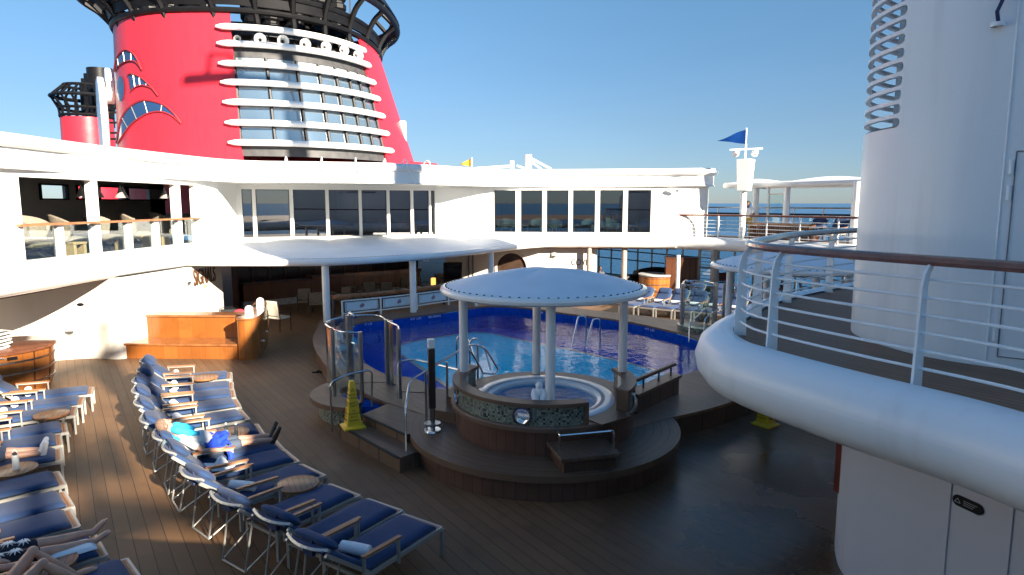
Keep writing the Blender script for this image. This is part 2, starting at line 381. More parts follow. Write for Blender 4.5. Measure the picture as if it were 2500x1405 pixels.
    def ball(s, c, r, sc=(1, 1, 1), n=12, M=None):
        vs = []; fs = []; h = n // 2
        for j in range(h + 1):
            for i in range(n):
                a = 2 * math.pi * i / n; b = math.pi * j / h
                v = Vector((math.sin(b) * math.cos(a) * sc[0] * r, math.sin(b) * math.sin(a) * sc[1] * r, math.cos(b) * sc[2] * r))
                vs.append(Vector(c) + (M @ v if M else v))
        for j in range(h):
            for i in range(n): fs.append((j * n + i, j * n + (i + 1) % n, (j + 1) * n + (i + 1) % n, (j + 1) * n + i))
        return s.add(vs, fs, True)
    def sweep(s, path, prof, closed=False, smooth=True, caps=True):  # profile of (outward offset, z) along a plan line; outward = right of travel
        L = len(path); P = [Vector((p[0], p[1])) for p in path]; K = len(prof); vs = []
        for i in range(L):
            a = P[(i - 1) % L] if (closed or i) else P[0]; c = P[(i + 1) % L] if (closed or i < L - 1) else P[-1]
            t1 = (P[i] - a); t2 = (c - P[i])
            t1 = t1.normalized() if t1.length > 1e-6 else t2.normalized(); t2 = t2.normalized() if t2.length > 1e-6 else t1
            t = (t1 + t2).normalized(); nn = Vector((t.y, -t.x)); k = 1 / max(.5, nn.dot(Vector((t1.y, -t1.x))))
            for o, z in prof: vs.append((P[i].x + nn.x * o * k, P[i].y + nn.y * o * k, z))
        fs = []
        for i in range(L if closed else L - 1):
            j = (i + 1) % L
            for k in range(K - 1): fs.append((i * K + k, j * K + k, j * K + k + 1, i * K + k + 1))
        s.add(vs, fs, smooth)
        if caps and not closed:
            s.add(vs[:K], [tuple(range(K))]); s.add(vs[-K:], [tuple(range(K - 1, -1, -1))])
        return s
    def build(s, name, m, parent=None, bevel=0.0, angle=35, world=True, solid=0.0):
        me = bpy.data.meshes.new(name)
        Mw = WM.get(parent.name, Matrix()) if parent else Matrix()
        inv = Mw.inverted() if (parent and world) else Matrix()
        me.from_pydata([inv @ v for v in s.v], [], s.f); me.update()
        for p, q in zip(me.polygons, s.sm): p.use_smooth = True
        me.set_sharp_from_angle(angle=R(angle))
        me.materials.append(m)
        o = bpy.data.objects.new(name, me); COL.objects.link(o)
        if parent: o.parent = parent
        WM[o.name] = Mw
        if solid:
            bm_ = bmesh.new(); bm_.from_mesh(me); bmesh.ops.remove_doubles(bm_, verts=bm_.verts, dist=1e-4); bm_.to_mesh(me); bm_.free()
            d = o.modifiers.new("thickness", 'SOLIDIFY'); d.thickness = solid; d.offset = 0
            d = o.modifiers.new("crisp", 'EDGE_SPLIT'); d.split_angle = R(angle)
        if bevel:
            d = o.modifiers.new("bevel", 'BEVEL'); d.width = bevel; d.segments = 2; d.limit_method = 'ANGLE'
        return o
KIDS = {}
def copy_tree(o, parent=None):
    c = o.copy(); COL.objects.link(c)
    if parent is not None: c.parent = parent
    for ch in [x for x in COL.objects if x.parent == o]: copy_tree(ch, c)
    return c
def place(proto, used, loc, rz, label, scale=1.0):
    o = proto if not used else copy_tree(proto)
    o.location = loc; o.rotation_euler = (0, 0, rz); o['label'] = label
    if scale != 1.0: o.scale = (scale,) * 3
    return o
def cr(pts, n=8, closed=False):       # smooth curve through points
    P = [Vector(p) for p in pts]; L = len(P); out = []
    for i in range(L if closed else L - 1):
        p0 = P[(i - 1) % L] if (closed or i) else P[0]; p1 = P[i]; p2 = P[(i + 1) % L]
        p3 = P[(i + 2) % L] if (closed or i < L - 2) else P[-1]
        for k in range(n):
            t = k / n; out.append(.5 * ((2 * p1) + (p2 - p0) * t + (2 * p0 - 5 * p1 + 4 * p2 - p3) * t * t + (3 * p1 - p0 - 3 * p2 + p3) * t ** 3))
    if not closed: out.append(P[-1])
    return out
def cr3(pts, n=8): return [Vector((p[0], p[1], 0)) for p in cr(pts, n)]
def fillet(pts, r=.1, n=4):           # straight runs with rounded bends
    P = [Vector(p) for p in pts]; out = [P[0]]
    for a, b, c in zip(P, P[1:], P[2:]):
        u, v = (a - b), (c - b); k = min(r, u.length * .45, v.length * .45); u.normalize(); v.normalize()
        for i in range(n + 1):
            t = i / n; out.append(b + u * k * (1 - t) ** 2 + v * k * t ** 2)
    return out + [P[-1]]
def text_mesh(name, txt, size, m, parent=None, M=None, ext=.01, sx=1.0, offset=0.0):
    cu = bpy.data.curves.new(name, 'FONT'); cu.body = txt; cu.size = size; cu.extrude = ext; cu.align_x = 'CENTER'; cu.align_y = 'CENTER'; cu.offset = offset
    to = bpy.data.objects.new(name, cu); COL.objects.link(to)
    bpy.context.view_layer.update()
    me = bpy.data.meshes.new_from_object(to.evaluated_get(bpy.context.evaluated_depsgraph_get()))
    bpy.data.objects.remove(to)
    T = (M or Matrix()) @ Matrix.Diagonal((sx, 1, 1, 1))
    if parent: T = WM[parent.name].inverted() @ T
    me.transform(T); me.materials.clear(); me.materials.append(m)
    o = bpy.data.objects.new(name, me); COL.objects.link(o)
    if parent: o.parent = parent
    WM[o.name] = WM[parent.name] if parent else Matrix()
    return o
def facing(p, nx, ny, tilt=0.0):      # text frame at p whose face looks along (nx, ny)
    a = math.atan2(ny, nx)
    return Matrix.Translation(Vector(p)) @ Matrix.Rotation(a + math.pi / 2, 4, 'Z') @ Matrix.Rotation(math.pi / 2 - tilt, 4, 'X')
def disc(c, rx, ry=None, n=40):
    ry = ry or rx
    return [(c[0] + rx * math.cos(2 * math.pi * k / n), c[1] + ry * math.sin(2 * math.pi * k / n)) for k in range(n)]
# ================================================================ setting: sea, decks, pool
mb = MB(); n_ = 96
rad = [0, 60, 200, 800, 3000, 12000, 60000, 200000]
vs = [(0, 0, -26)]; fs = []
for r in rad[1:]: vs += [(r * math.cos(2 * math.pi * k / n_), r * math.sin(2 * math.pi * k / n_), -26) for k in range(n_)]
fs += [(0, 1 + k, 1 + (k + 1) % n_) for k in range(n_)]
for i in range(len(rad) - 2):
    a = 1 + i * n_; c = a + n_
    fs += [(a + k, c + k, c + (k + 1) % n_, a + (k + 1) % n_) for k in range(n_)]
mb.add(vs, fs); tag(mb.build("sea", sea_m), kind='structure')

INN = [Vector(p) for p in [(-4.7, 18.9), (-5.35, 21.6), (-5.2, 22.6), (-4.41, 23.2), (-2.93, 24.35), (-1.35, 25.85), (-.5, 26.1), (.81, 25.5), (2.01, 24.35), (3.83, 22.87), (5.08, 21.05), (5.6, 19.9), (5.75, 18.3), (5.3, 16.9), (4.56, 15.82), (2.72, 14.4), (.6, 13.9), (-1.97, 14.36), (-3.01, 15.39), (-4.1, 17.11)]]
OUT = [Vector(p) for p in [(-6.0, 19.5), (-6.45, 21.6), (-6.7, 23.0), (-6.0, 24.2), (-3.6, 26.3), (-1.9, 28.2), (0, 28.2), (1.6, 26.5), (2.9, 25.2), (4.7, 23.8), (6.2, 22.5), (7.6, 21.6), (7.9, 18.6), (6.6, 15.4), (4.75, 13.45), (3.1, 12.3), (.6, 11.0), (-2.2, 12.9), (-3.9, 14.9), (-5.1, 17.2)]]
inn = cr(INN, 5, True); out = cr(OUT, 5, True)
# pool deck: one level sheet with a hole where the pool sits
big = []
ci = Vector((0.3, 20.0))
hole = cr([o * .9 + i * .1 for o, i in zip(OUT, INN)], 5, True)
def far_pt(p):
    d_ = (Vector(p) - ci); a = math.atan2(d_.y, d_.x); return (ci.x + 60 * math.cos(a), ci.y + 60 * math.sin(a))
# ship's side on the right: everything beyond the line through W0 along the axis is open sea
W0 = Vector((9.2, 37.9)); a2 = Vector((A_.x, A_.y)); b2 = Vector((B_.x, B_.y))
def clip(p):
    v = Vector(p) - ci; lim = (W0 + b2 * .25 - ci).dot(b2); k = v.dot(b2)
    s_ = min(1, lim / k) if k > 0 else 1
    return ci + v * s_
outer = [clip(far_pt(p)) for p in hole]
mb = MB().ringprism(hole, outer, -.3, 0, inner=False); tag(mb.build("pool_deck", deck), kind='structure')
# pool surround (raised coaming) with planked side
tag(MB().ringprism(inn, [o + (o - i).normalized() * .05 for i, o in zip(inn, out)], .39, .45, inner=True).build("pool_coping", cope_pl), kind='structure')
tag(MB().ringprism(inn, out, -.02, .389, top=False, inner=False).build("pool_coaming_side", side_pl), kind='structure')
# pool basin
L = len(inn)
mb = MB(); mb.ringprism([i * .998 + ci * .002 for i in inn], inn, -.55, .385, top=False, outer=False)
mb.add([(p.x, p.y, -.42) for p in inn], [tuple(range(L))])
tag(mb.build("pool_basin", pool_blue), kind='structure')
TQ = [Vector(p) for p in [(-4.0, 22.2), (-3.2, 23.6), (-2.2, 24.4), (-1.5, 24.9), (-.8, 24.7), (0.2, 23.6), (2.2, 21.6), (4.0, 19.5), (4.9, 18.0), (4.7, 16.6), (3.6, 15.7), (1.6, 15.1), (-.4, 15.4), (-1.6, 17.3), (-2.9, 19.9)]]
tq = cr(TQ, 4, True); cq = sum((p for p in TQ), Vector((0, 0))) / len(TQ)
tag(MB().add([(p.x, p.y, -.414) for p in tq], [tuple(range(len(tq)))]).build("pool_floor", pool_turq), kind='structure')
tag(MB().ringprism([p for p in tq], [cq + (p - cq) * (1 + .16 / (p - cq).length) for p in tq], -.41, -.406, inner=False, outer=False).build("pool_step_edge", pool_gold), kind='structure')
tag(MB().add([(p.x, p.y, .23) for p in inn[::-1]], [tuple(range(L))]).build("pool_water", pool_water_m), kind='structure')
# depth marks on the tile band under the coping
def on_inn(x, y):
    g = G(x, y, .45); return min(range(L), key=lambda k: (inn[k] - g.to_2d()).length)
for k_, (x, y, s_) in enumerate([(1020, 771, "4 FT 1.2M"), (1078, 765, "NO DIVING"), (905, 786, "4 FT 1.2M"), (1305, 757, "4 FT 1.2M"), (1570, 797, "4 FT 1.2M")]):
    i = on_inn(x, y); t = (inn[(i + 1) % L] - inn[i - 1]).normalized(); nn = Vector((-t.y, t.x)); 
    if nn.dot(ci - inn[i]) < 0: nn = -nn
    o = text_mesh("depth_mark", s_, .11, whitetxt, None, facing((inn[i].x + nn.x * .03, inn[i].y + nn.y * .03, .325), nn.x, nn.y), .003)
    tag(o, ["small white depth lettering on the far pool edge below the second banner", "small white no diving lettering right of the depth lettering on the far pool edge", "small white depth lettering on the far pool edge behind the glass shower",
            "small white depth lettering on the far pool edge behind the hot tub canopy", "small white depth lettering on the pool edge below the loungers beyond the pool"][k_], "lettering", "lettering on the pool edge")
# low terrace round the hot tub
tag(MB().prism(disc(TC, 2.52, n=72), .33, .443).build("tub_terrace", ring_pl), kind='structure')
tag(MB().prism(disc(TC, 2.44, n=72), -.02, .335, top=False, smooth=True).build("tub_terrace_side", side_pl), kind='structure')
# landing and two steps left of the hot tub
land = [(-2.94, 12.47), (-1.91, 11.32), (-1.2, 12.0), (-1.3, 13.5), (-1.97, 14.30), (-2.2, 13.6), (-2.6, 13.1)]
s1 = [(-3.35, 12.3), (-1.9, 10.65), (-1.4, 11.2), (-2.5, 12.9)]
tag(MB().prism(land, 0, .436).build("step_landing", step_pl), kind='structure')
tag(MB().prism(s1, 0, .27).build("entry_step", step_pl), kind='structure')
mb = MB(); mb.bar((-2.96, 12.45, .437), (-1.9, 11.3, .437), .05, .02); mb.bar((-3.37, 12.3, .271), (-1.92, 10.64, .271), .05, .02)
tag(mb.build("step_nosing", dark), kind='structure')
# raised steps against the tub's left side
st = thing("tub_steps", "brown planked steps up to the left side of the hot tub", "steps", (-1.2, 12.9, .44))
MB().prism([(-1.55, 12.2), (-.95, 11.9), (-.7, 13.3), (-1.6, 13.6)], .43, .62).build("tread", step_pl, st)
MB().prism([(-1.3, 12.5), (-.9, 12.3), (-.7, 13.5), (-1.2, 13.6)], .62, .79).build("tread", step_pl, st)
# ---- foot basin and its round kerb under the glass shower
fb = thing("foot_basin", "round foot basin with mosaic wall under the near glass shower", "foot basin", (-3.1, 14.0, 0))
FC = (-3.12, 14.05)
def ringarc(mb, r0, r1, z0, z1, a0, a1, n=30, c=FC, ry=1.0):
    pi_ = [(c[0] + r0 * math.cos(a0 + (a1 - a0) * k / n), c[1] + r0 * ry * math.sin(a0 + (a1 - a0) * k / n)) for k in range(n + 1)]
    po = [(c[0] + r1 * math.cos(a0 + (a1 - a0) * k / n), c[1] + r1 * ry * math.sin(a0 + (a1 - a0) * k / n)) for k in range(n + 1)]
    return mb.prism(pi_ + po[::-1], z0, z1)
ringarc(MB(), .68, 1.28, .36, .462, R(-8), R(268)).build("coping", cope_dark, fb)
ringarc(MB(), .69, 1.1, -.01, .36, R(-8), R(268)).build("mosaic_wall", mosaic2, fb)
MB().prism(disc(FC, .7), 0, .3).build("basin_floor", pool_blue, fb)

# ---------------------------------------------------------------- hot tub and its canopy
ht = thing("hot_tub", "round raised hot tub with mosaic parapet and brown planked base", "hot tub", (*TC, .44))
TY = 1.04
MB().lathe([(1.66, .44), (1.66, .88)], (*TC, 0), 64, 1, TY).build("base", tub_pl, ht)
mb = MB().lathe([(1.28, .92), (1.3, .955), (1.72, .955), (1.74, .93), (1.74, .865), (1.7, .85), (1.6, .85)], (*TC, 0), 64, 1, TY)
mb.build("coping", cope_dark, ht)
MB().lathe([(.985, .84), (.99, .9), (1.0, .93), (1.06, .955), (1.2, .97), (1.31, .965), (1.33, .95)], (*TC, .0), 64, 1, 1.1).build("tub_shell", tank, ht)
MB().lathe([(0, .5), (.6, .5), (.7, .66), (.9, .68), (.985, .85)], (*TC, 0), 40, 1, 1.1).build("tub_floor", mat("tub_blue", (.03, .26, .5), .6), ht)
gr_ = MB()
for k in range(150):
    a = 2 * math.pi * k / 150
    gr_.bar((TC[0] + 1.07 * math.cos(a), TC[1] + 1.07 * 1.1 * math.sin(a), .966), (TC[0] + 1.14 * math.cos(a), TC[1] + 1.14 * 1.1 * math.sin(a), .972), .018, .006)
gr_.build("overflow_grating", mat("grate_grey", (.3, .33, .36), .5), ht)
MB().lathe([(.99, .885), (0, .885)], (*TC, 0), 48, 1, 1.1).build("water", tub_water_m, ht)
a0, a1 = R(150), R(291)          # left parapet
def parapet(a0, a1, n):
    po = ringarc(MB(), 1.52, 1.66, .955, 1.27, a0, a1, n, TC, TY); ca = ringarc(MB(), 1.47, 1.71, 1.27, 1.335, a0 - .01, a1 + .01, n, TC, TY)
    return po, ca
po, ca = parapet(R(150), R(291), 40)
# left parapet carries a steel porthole: build its wall with a real round opening
ph = R(255)
mbp = MB()
def par_wall(mb, r, flip):
    rows = 14; cols = 90; z0, z1 = .955, 1.27; zc = 1.115; ro = .135
    pts = {}
    a_s = [R(150) + (R(291) - R(150)) * k / cols for k in range(cols + 1)]
    for a, b in zip(a_s, a_s[1:]):
        am = ((a + b) / 2 - ph) * 1.66
        segs = [(z0, z1)]
        if abs(am) < ro:
            h = math.sqrt(ro * ro - am * am); segs = [(z0, zc - h), (zc + h, z1)]
        for s0, s1_ in segs:
            q = [(TC[0] + r * math.cos(t), TC[1] + r * TY * math.sin(t), z) for t, z in ((a, s0), (b, s0), (b, s1_), (a, s1_))]
            mb.add(q if not flip else q[::-1], [(0, 1, 2, 3)])
par_wall(mbp, 1.66, False); par_wall(mbp, 1.53, True)
for a in (R(150), R(291)):
    mbp.add([(TC[0] + r * math.cos(a), TC[1] + r * TY * math.sin(a), z) for r, z in ((1.53, .955), (1.66, .955), (1.66, 1.27), (1.53, 1.27))], [(0, 1, 2, 3)])
mbp.build("parapet", mosaic, ht)
ca.build("parapet_cap", cope_dark, ht)
po2, ca2 = parapet(R(-33), R(22), 16)
po2.build("parapet", mosaic, ht); ca2.build("parapet_cap", cope_dark, ht)
for a in (R(291.5), R(-33.5)):
    x, y = TC[0] + 1.6 * math.cos(a), TC[1] + 1.6 * TY * math.sin(a)
    MB().box((x, y, 1.12), (.22, .07, .42), a).build("parapet_end", cope_dark, ht)
x, y = TC[0] + 1.6 * math.cos(ph), TC[1] + 1.6 * TY * math.sin(ph)
Mq = Matrix.Translation((x, y, 1.115)) @ Matrix.Rotation(ph, 4, 'Z') @ Matrix.Rotation(R(90), 4, 'Y')
mb = MB(); mb.lathe([(.125, -.09), (.125, .09), (.165, .09), (.165, -.09), (.125, -.09)], n=32); mb.v = [Mq @ v for v in mb.v]; mb.build("porthole_ring", steel, ht)
for a, hx in ((R(196), 1), (R(-14), -1)):
    x, y = TC[0] + 1.6 * math.cos(a), TC[1] + 1.6 * TY * math.sin(a)
    Mq = Matrix.Translation((x, y, 1.115)) @ Matrix.Rotation(a, 4, 'Z') @ Matrix.Rotation(R(90), 4, 'Y')
    mb = MB(); mb.lathe([(0, .075), (.12, .075), (.125, .09), (.165, .09), (.165, -.09)], n=32); mb.v = [Mq @ v for v in mb.v]; mb.build("porthole_ring", steel, ht)
MB().box((TC[0] + 1.05, TC[1] - 1.35, .963), (.7, .3, .02), R(38)).build("step_tread", cope_dark, ht)
# wooden step block in front
sb = thing("tub_step_block", "low planked wooden step block in front of the hot tub opening", "step", (1.0, 10.3, .44))
ang = R(14); cx, cy = 1.12, 10.08
MB().box((cx, cy, .66), (.98, .86, .07), ang).build("tread", step_pl, sb, .01)
MB().box((cx, cy, .533), (.86, .74, .18), ang).build("riser", side_pl, sb)
# grab rail on the step block, up to the coping
P = lambda *a: [Vector(q) for q in a]
gb = thing("grab_rail", "bent steel grab rail around the wooden step block of the hot tub", "handrail", (.8, 10.0, .69))
def pts_px(l): return [D(x, y, Y) for x, y, Y in l]
MB().tube(fillet(pts_px([(1368, 979, 10.75), (1352, 994, 10.65), (1353, 1028, 10.5), (1366, 1064, 9.95), (1498, 1052, 9.95), (1499, 1103, 9.95)]), .06), .02).build("rail", steel, gb)
a = D(1366, 1066, 9.95); MB().tube([a, (a.x, a.y, .69)], .022).build("post", steel, gb)
a = D(1362, 984, 10.72); MB().tube([a, (a.x, a.y, .95)], .022).build("post", steel, gb)
# canopy on four columns
gz = thing("tub_canopy", "white domed fabric canopy on four columns over the hot tub", "canopy", (.6, 12.3, .95))
GC = (.6, 12.5)
def dome(u, v):
    a = u * 2 * math.pi; r = v * 1.88
    seam = abs(math.sin(a * 2 + .9)); h = .33 * (1 - v ** 2) * (1 - .13 * (1 - seam) * math.sin(v * math.pi)) + .03
    return (GC[0] + r * math.cos(a), GC[1] + r * math.sin(a), 2.96 + h)
MB().grid(dome, 64, 14).build("fabric", fabric_w, gz)
mb = MB().lathe([(1.86, 3.0), (1.9, 3.005), (1.955, 2.985), (1.975, 2.94), (1.96, 2.89), (1.91, 2.865), (1.85, 2.87), (1.83, 2.92), (1.86, 3.0)], (*GC, 0), 72); mb.build("rim", white_gloss, gz)
mb = MB()
for k in range(72):
    a = 2 * math.pi * k / 72; mb.box((GC[0] + 1.87 * math.cos(a), GC[1] + 1.87 * math.sin(a), 3.008), (.022, .035, .02), a)
mb.build("rivet_row", grey_dk, gz)
MB().tube([(GC[0] + 1.83 * math.cos(2 * math.pi * k / 72), GC[1] + 1.83 * math.sin(2 * math.pi * k / 72), 3.0) for k in range(72)], .006, 5, True).build("edge_cord", grey_dk, gz)
for x, y, r in ((.66, 11.02, .085), (.52, 13.62, .085), (-.93, 12.35, .085), (2.13, 12.35, .085)):
    MB().tube([(x, y, .95), (x, y, 2.9)], r, 16).build("column", white_gloss, gz)
mb = MB()
for a in (0, math.pi / 2):
    mb.bar((GC[0] - 1.85 * math.cos(a), GC[1] - 1.85 * math.sin(a), 2.93), (GC[0] + 1.85 * math.cos(a), GC[1] + 1.85 * math.sin(a), 2.93), .06, .05)
mb.build("frame", white_gloss, gz)
# second canopy beyond the platform
gz2 = thing("tub_canopy", "white domed canopy seen behind the curved railing of the right platform", "canopy", (7.2, 16.9, 0))
G2 = (7.2, 16.9)
MB().grid(lambda u, v: (G2[0] + v * 1.88 * math.cos(u * 2 * math.pi), G2[1] + v * 1.88 * math.sin(u * 2 * math.pi), 2.96 + .03 + .33 * (1 - v * v) * (1 - .13 * (1 - abs(math.sin(u * 4 * math.pi))) * math.sin(v * math.pi))), 64, 12).build("fabric", fabric_w, gz2)
MB().lathe([(1.86, 3.0), (1.9, 3.005), (1.955, 2.985), (1.975, 2.94), (1.96, 2.89), (1.91, 2.865), (1.85, 2.87), (1.83, 2.92), (1.86, 3.0)], (*G2, 0), 72).build("rim", white_gloss, gz2)
mb = MB()
for k in range(72):
    a = 2 * math.pi * k / 72; mb.box((G2[0] + 1.87 * math.cos(a), G2[1] + 1.87 * math.sin(a), 3.008), (.022, .035, .02), a)
mb.build("rivet_row", grey_dk, gz2)
for x, y in ((5.65, 16.9), (7.2, 15.4), (7.2, 18.4), (8.75, 16.9)):
    MB().tube([(x, y, .44), (x, y, 2.9)], .085, 16).build("column", white_gloss, gz2)

# ---------------------------------------------------------------- folded towel on the parapet
ft = thing("folded_towel", "white towel folded into an animal shape on the hot tub parapet", "towel", (.4, 10.45, 1.335))
b_ = G(1316, 968, 1.335)
mb = MB()
mb.ball(b_ + Vector((0, 0, .07)), .1, (.9, .7, 1.0)); mb.ball(b_ + Vector((0, .0, .18)), .07, (.85, .8, 1.15))
mb.build("body", towel, ft)
for sx_ in (-1, 1):
    MB().tube([b_ + Vector((sx_ * .06, 0, .12)), b_ + Vector((sx_ * .085, -.03, .04)), b_ + Vector((sx_ * .06, -.09, -.03)), b_ + Vector((sx_ * .055, -.1, -.1))], [.05, .055, .055, .05], 12).build("roll", towel, ft)

# ---------------------------------------------------------------- near glass shower
def enclosure(name, label, posts, arcs, panes, head, z0=.45, z1=1.94):
    t = thing(name, label, "shower", (*posts[0][:2], z0))
    for p in posts:
        r = p[2] if len(p) > 2 else .045
        MB().tube([(p[0], p[1], z0), (p[0], p[1], z1)], r, 14).build("post", steel_dk, t)
    for a in arcs:
        MB().tube(cr([(p[0], p[1], z1 - .02) for p in a], 8), .018).build("top_rail", steel, t)
    for a in panes:
        c = cr([(p[0], p[1], 0) for p in a], 8)
        mb = MB(); K = len(c); mb.add([(q.x, q.y, z0 + .12) for q in c] + [(q.x, q.y, z1 - .06) for q in c], [(i, i + 1, K + i + 1, K + i) for i in range(K - 1)], True)
        mb.build("glass_pane", clear_glass, t, solid=.012)
    h = Vector((*head, z1))
    mb = MB(); mb.tube([h, h + Vector((.02, -.02, .06)), h + Vector((.16, -.2, .05)), h + Vector((.2, -.24, -.01))], [.03, .03, .025, .05], 10); mb.build("shower_head", steel, t)
    mb = MB(); mb.tube([(head[0] + .06, head[1] - .06, 1.3), (head[0] + .15, head[1] - .1, 1.28)], .03, 10); mb.build("tap", steel, t)
    return t
enclosure("glass_shower", "curved glass shower with steel posts over the foot basin at the pool corner",
          [(-3.8, 13.63), (-3.11, 13.2), (-2.38, 13.5), (-2.84, 14.62, .055), (-2.72, 14.5, .045), (-3.83, 15.2, .085)],
          [[(-3.8, 13.63), (-4.15, 14.4), (-3.83, 15.2), (-3.2, 15.3), (-2.84, 14.62), (-2.5, 14.0), (-2.38, 13.5)], [(-3.8, 13.63), (-3.5, 13.3), (-3.11, 13.2)]],
          [[(-3.8, 13.63), (-4.15, 14.4), (-3.83, 15.2)], [(-3.8, 13.63), (-3.5, 13.3), (-3.11, 13.2)], [(-2.84, 14.62), (-2.5, 14.0), (-2.38, 13.5)]], (-3.83, 15.2))
enclosure("glass_shower", "curved glass shower with steel posts beyond the right end of the pool",
          [(5.6, 21.3, .07), (6.55, 21.0, .05), (6.75, 21.5, .07), (7.0, 21.4, .05), (7.35, 21.0, .045)],
          [[(5.6, 21.3), (5.9, 22.2), (6.5, 22.3), (6.75, 21.5), (7.1, 21.5), (7.35, 21.0)], [(5.6, 21.3), (6.1, 20.9), (6.55, 21.0)]],
          [[(5.6, 21.3), (6.1, 20.9), (6.55, 21.0)], [(5.6, 21.3), (5.9, 22.2), (6.5, 22.3), (6.75, 21.5)]], (5.75, 21.7))
MB_ = MB()
ringarc(MB_, .5, .85, .44, .6, R(150), R(400), 20, (6.3, 21.2)); tag(MB_.build("foot_basin", mosaic2), "low mosaic kerb under the far glass shower", "foot basin")

# ---------------------------------------------------------------- steel handrails (each bent from one tube, with its posts)
def rail(label, runs, posts, r=.02, group="steel handrails at the pool", rr=.12):
    t = None
    for i, run in enumerate(runs):
        pts = pts_px(run)
        if t is None: t = thing("handrail", label, "handrail", tuple(pts[0]), 0, group)
        MB().tube(fillet(pts, rr, 5), r, 10).build("rail", steel, t)
    for (x, y, Y, z) in posts:
        a = D(x, y, Y); MB().tube([a, (a.x, a.y, z)], r * 1.15, 10).build("post", steel_dk, t)
    return t
rail("steel handrail left of the entry steps behind the yellow cone", [[(811, 1055, 12.55), (806, 935, 12.6), (850, 915, 12.7), (908, 902, 12.9), (908, 992, 12.9)]], [])
rail("long steel handrail right of the entry steps rising to the hot tub", [[(991, 1112, 10.95), (990, 1000, 11.1), (1000, 930, 11.5), (1050, 900, 12.0), (1124, 856, 13.1), (1143, 853, 13.4), (1156, 868, 13.6), (1180, 912, 13.7), (1174, 931, 13.6), (1138, 929, 13.2)]], [(1039, 906, 11.9, .44), (1091, 884, 12.5, .6)])
rail("upper steel handrail loop between the canopy column and the pool", [[(1064, 889, 12.9), (1137, 846, 13.5), (1160, 841, 13.7), (1184, 850, 13.9), (1216, 902, 14.1), (1208, 914, 14.0), (1180, 912, 13.8)]], [(1166, 843, 13.7, .5)])
rail("steel handrail curving from the glass shower towards the hot tub", [[(972, 975, 13.3), (972, 888, 13.4), (982, 882, 13.5), (1012, 878, 13.9), (1055, 888, 13.6), (1118, 903, 13.2)]], [])
rail("steel hoop rail standing in the pool, left of the left pair", [[(1115, 900, 16.5), (1115, 826, 16.5), (1130, 816, 16.4), (1146, 830, 16.2), (1166, 890, 15.8)]], [], .022)
rail("steel hoop rail standing in the pool, right of the left pair", [[(1147, 915, 15.8), (1147, 833, 15.8), (1163, 824, 15.7), (1182, 845, 15.5), (1198, 905, 15.2)]], [], .022)
rail("steel hoop rail standing in the far pool, left of the right pair", [[(1396, 848, 18.6), (1412, 772, 19.2), (1431, 772, 19.4), (1430, 848, 19.4)]], [], .024)
rail("steel hoop rail standing in the far pool, right of the right pair", [[(1430, 852, 18.3), (1448, 779, 18.9), (1465, 779, 19.1), (1464, 852, 19.1)]], [], .024)
rail("steel handrail in front of the far glass shower, left one", [[(1682, 835, 19.6), (1684, 790, 19.7), (1724, 752, 21.0), (1726, 800, 21.0)]], [])
rail("steel handrail in front of the far glass shower, right one", [[(1718, 812, 20.0), (1721, 778, 20.1), (1752, 756, 21.0), (1764, 762, 21.0)]], [])
# shower post on the terrace
sp = thing("shower_post", "slim dark metal post with a pale lamp head on the terrace", "post", tuple(G(1056, 1052, .443)))
c = G(1056, 1052, .443)
MB().lathe([(0, .03), (.15, .03), (.16, 0)], c, 24).build("flange", steel, sp)
MB().lathe([(0, .12), (.15, .12), (.15, .15), (0, .15)], c, 24).build("collar", steel_dk, sp)
MB().tube([c, c + Vector((0, 0, .45))], .05, 12).build("stem", steel_dk, sp)
MB().box(c + Vector((0, 0, .98)), (.12, .12, 1.1), .3).build("column", mat("bronze_metal", (.06, .05, .05), .3, .8), sp, .01)
MB().box(c + Vector((0, 0, 1.62)), (.125, .125, .16), .3).build("lamp_head", white, sp, .01)
# wooden rail on its low wall right of the tub
wr = thing("terrace_rail", "low brown wooden rail on a plinth right of the hot tub", "rail", (2.9, 13.1, .45))
a, bb = Vector((2.35, 12.5, 0)), Vector((3.55, 13.95, 0))
MB().bar((a.x, a.y, .62), (bb.x, bb.y, .62), .22, .36).build("plinth", side_pl, wr)
MB().bar((a.x, a.y, .82), (bb.x + .03, bb.y + .04, .82), .3, .06).build("plinth_cap", cope_dark, wr)
MB().bar((a.x, a.y, 1.08), (bb.x, bb.y, 1.08), .09, .07).build("rail", cope_dark, wr, .015)
for k in (.25, .6, .9):
    q = a.lerp(bb, k); MB().tube([(q.x, q.y, .84), (q.x, q.y, 1.06)], .02).build("post", grey_dk, wr)
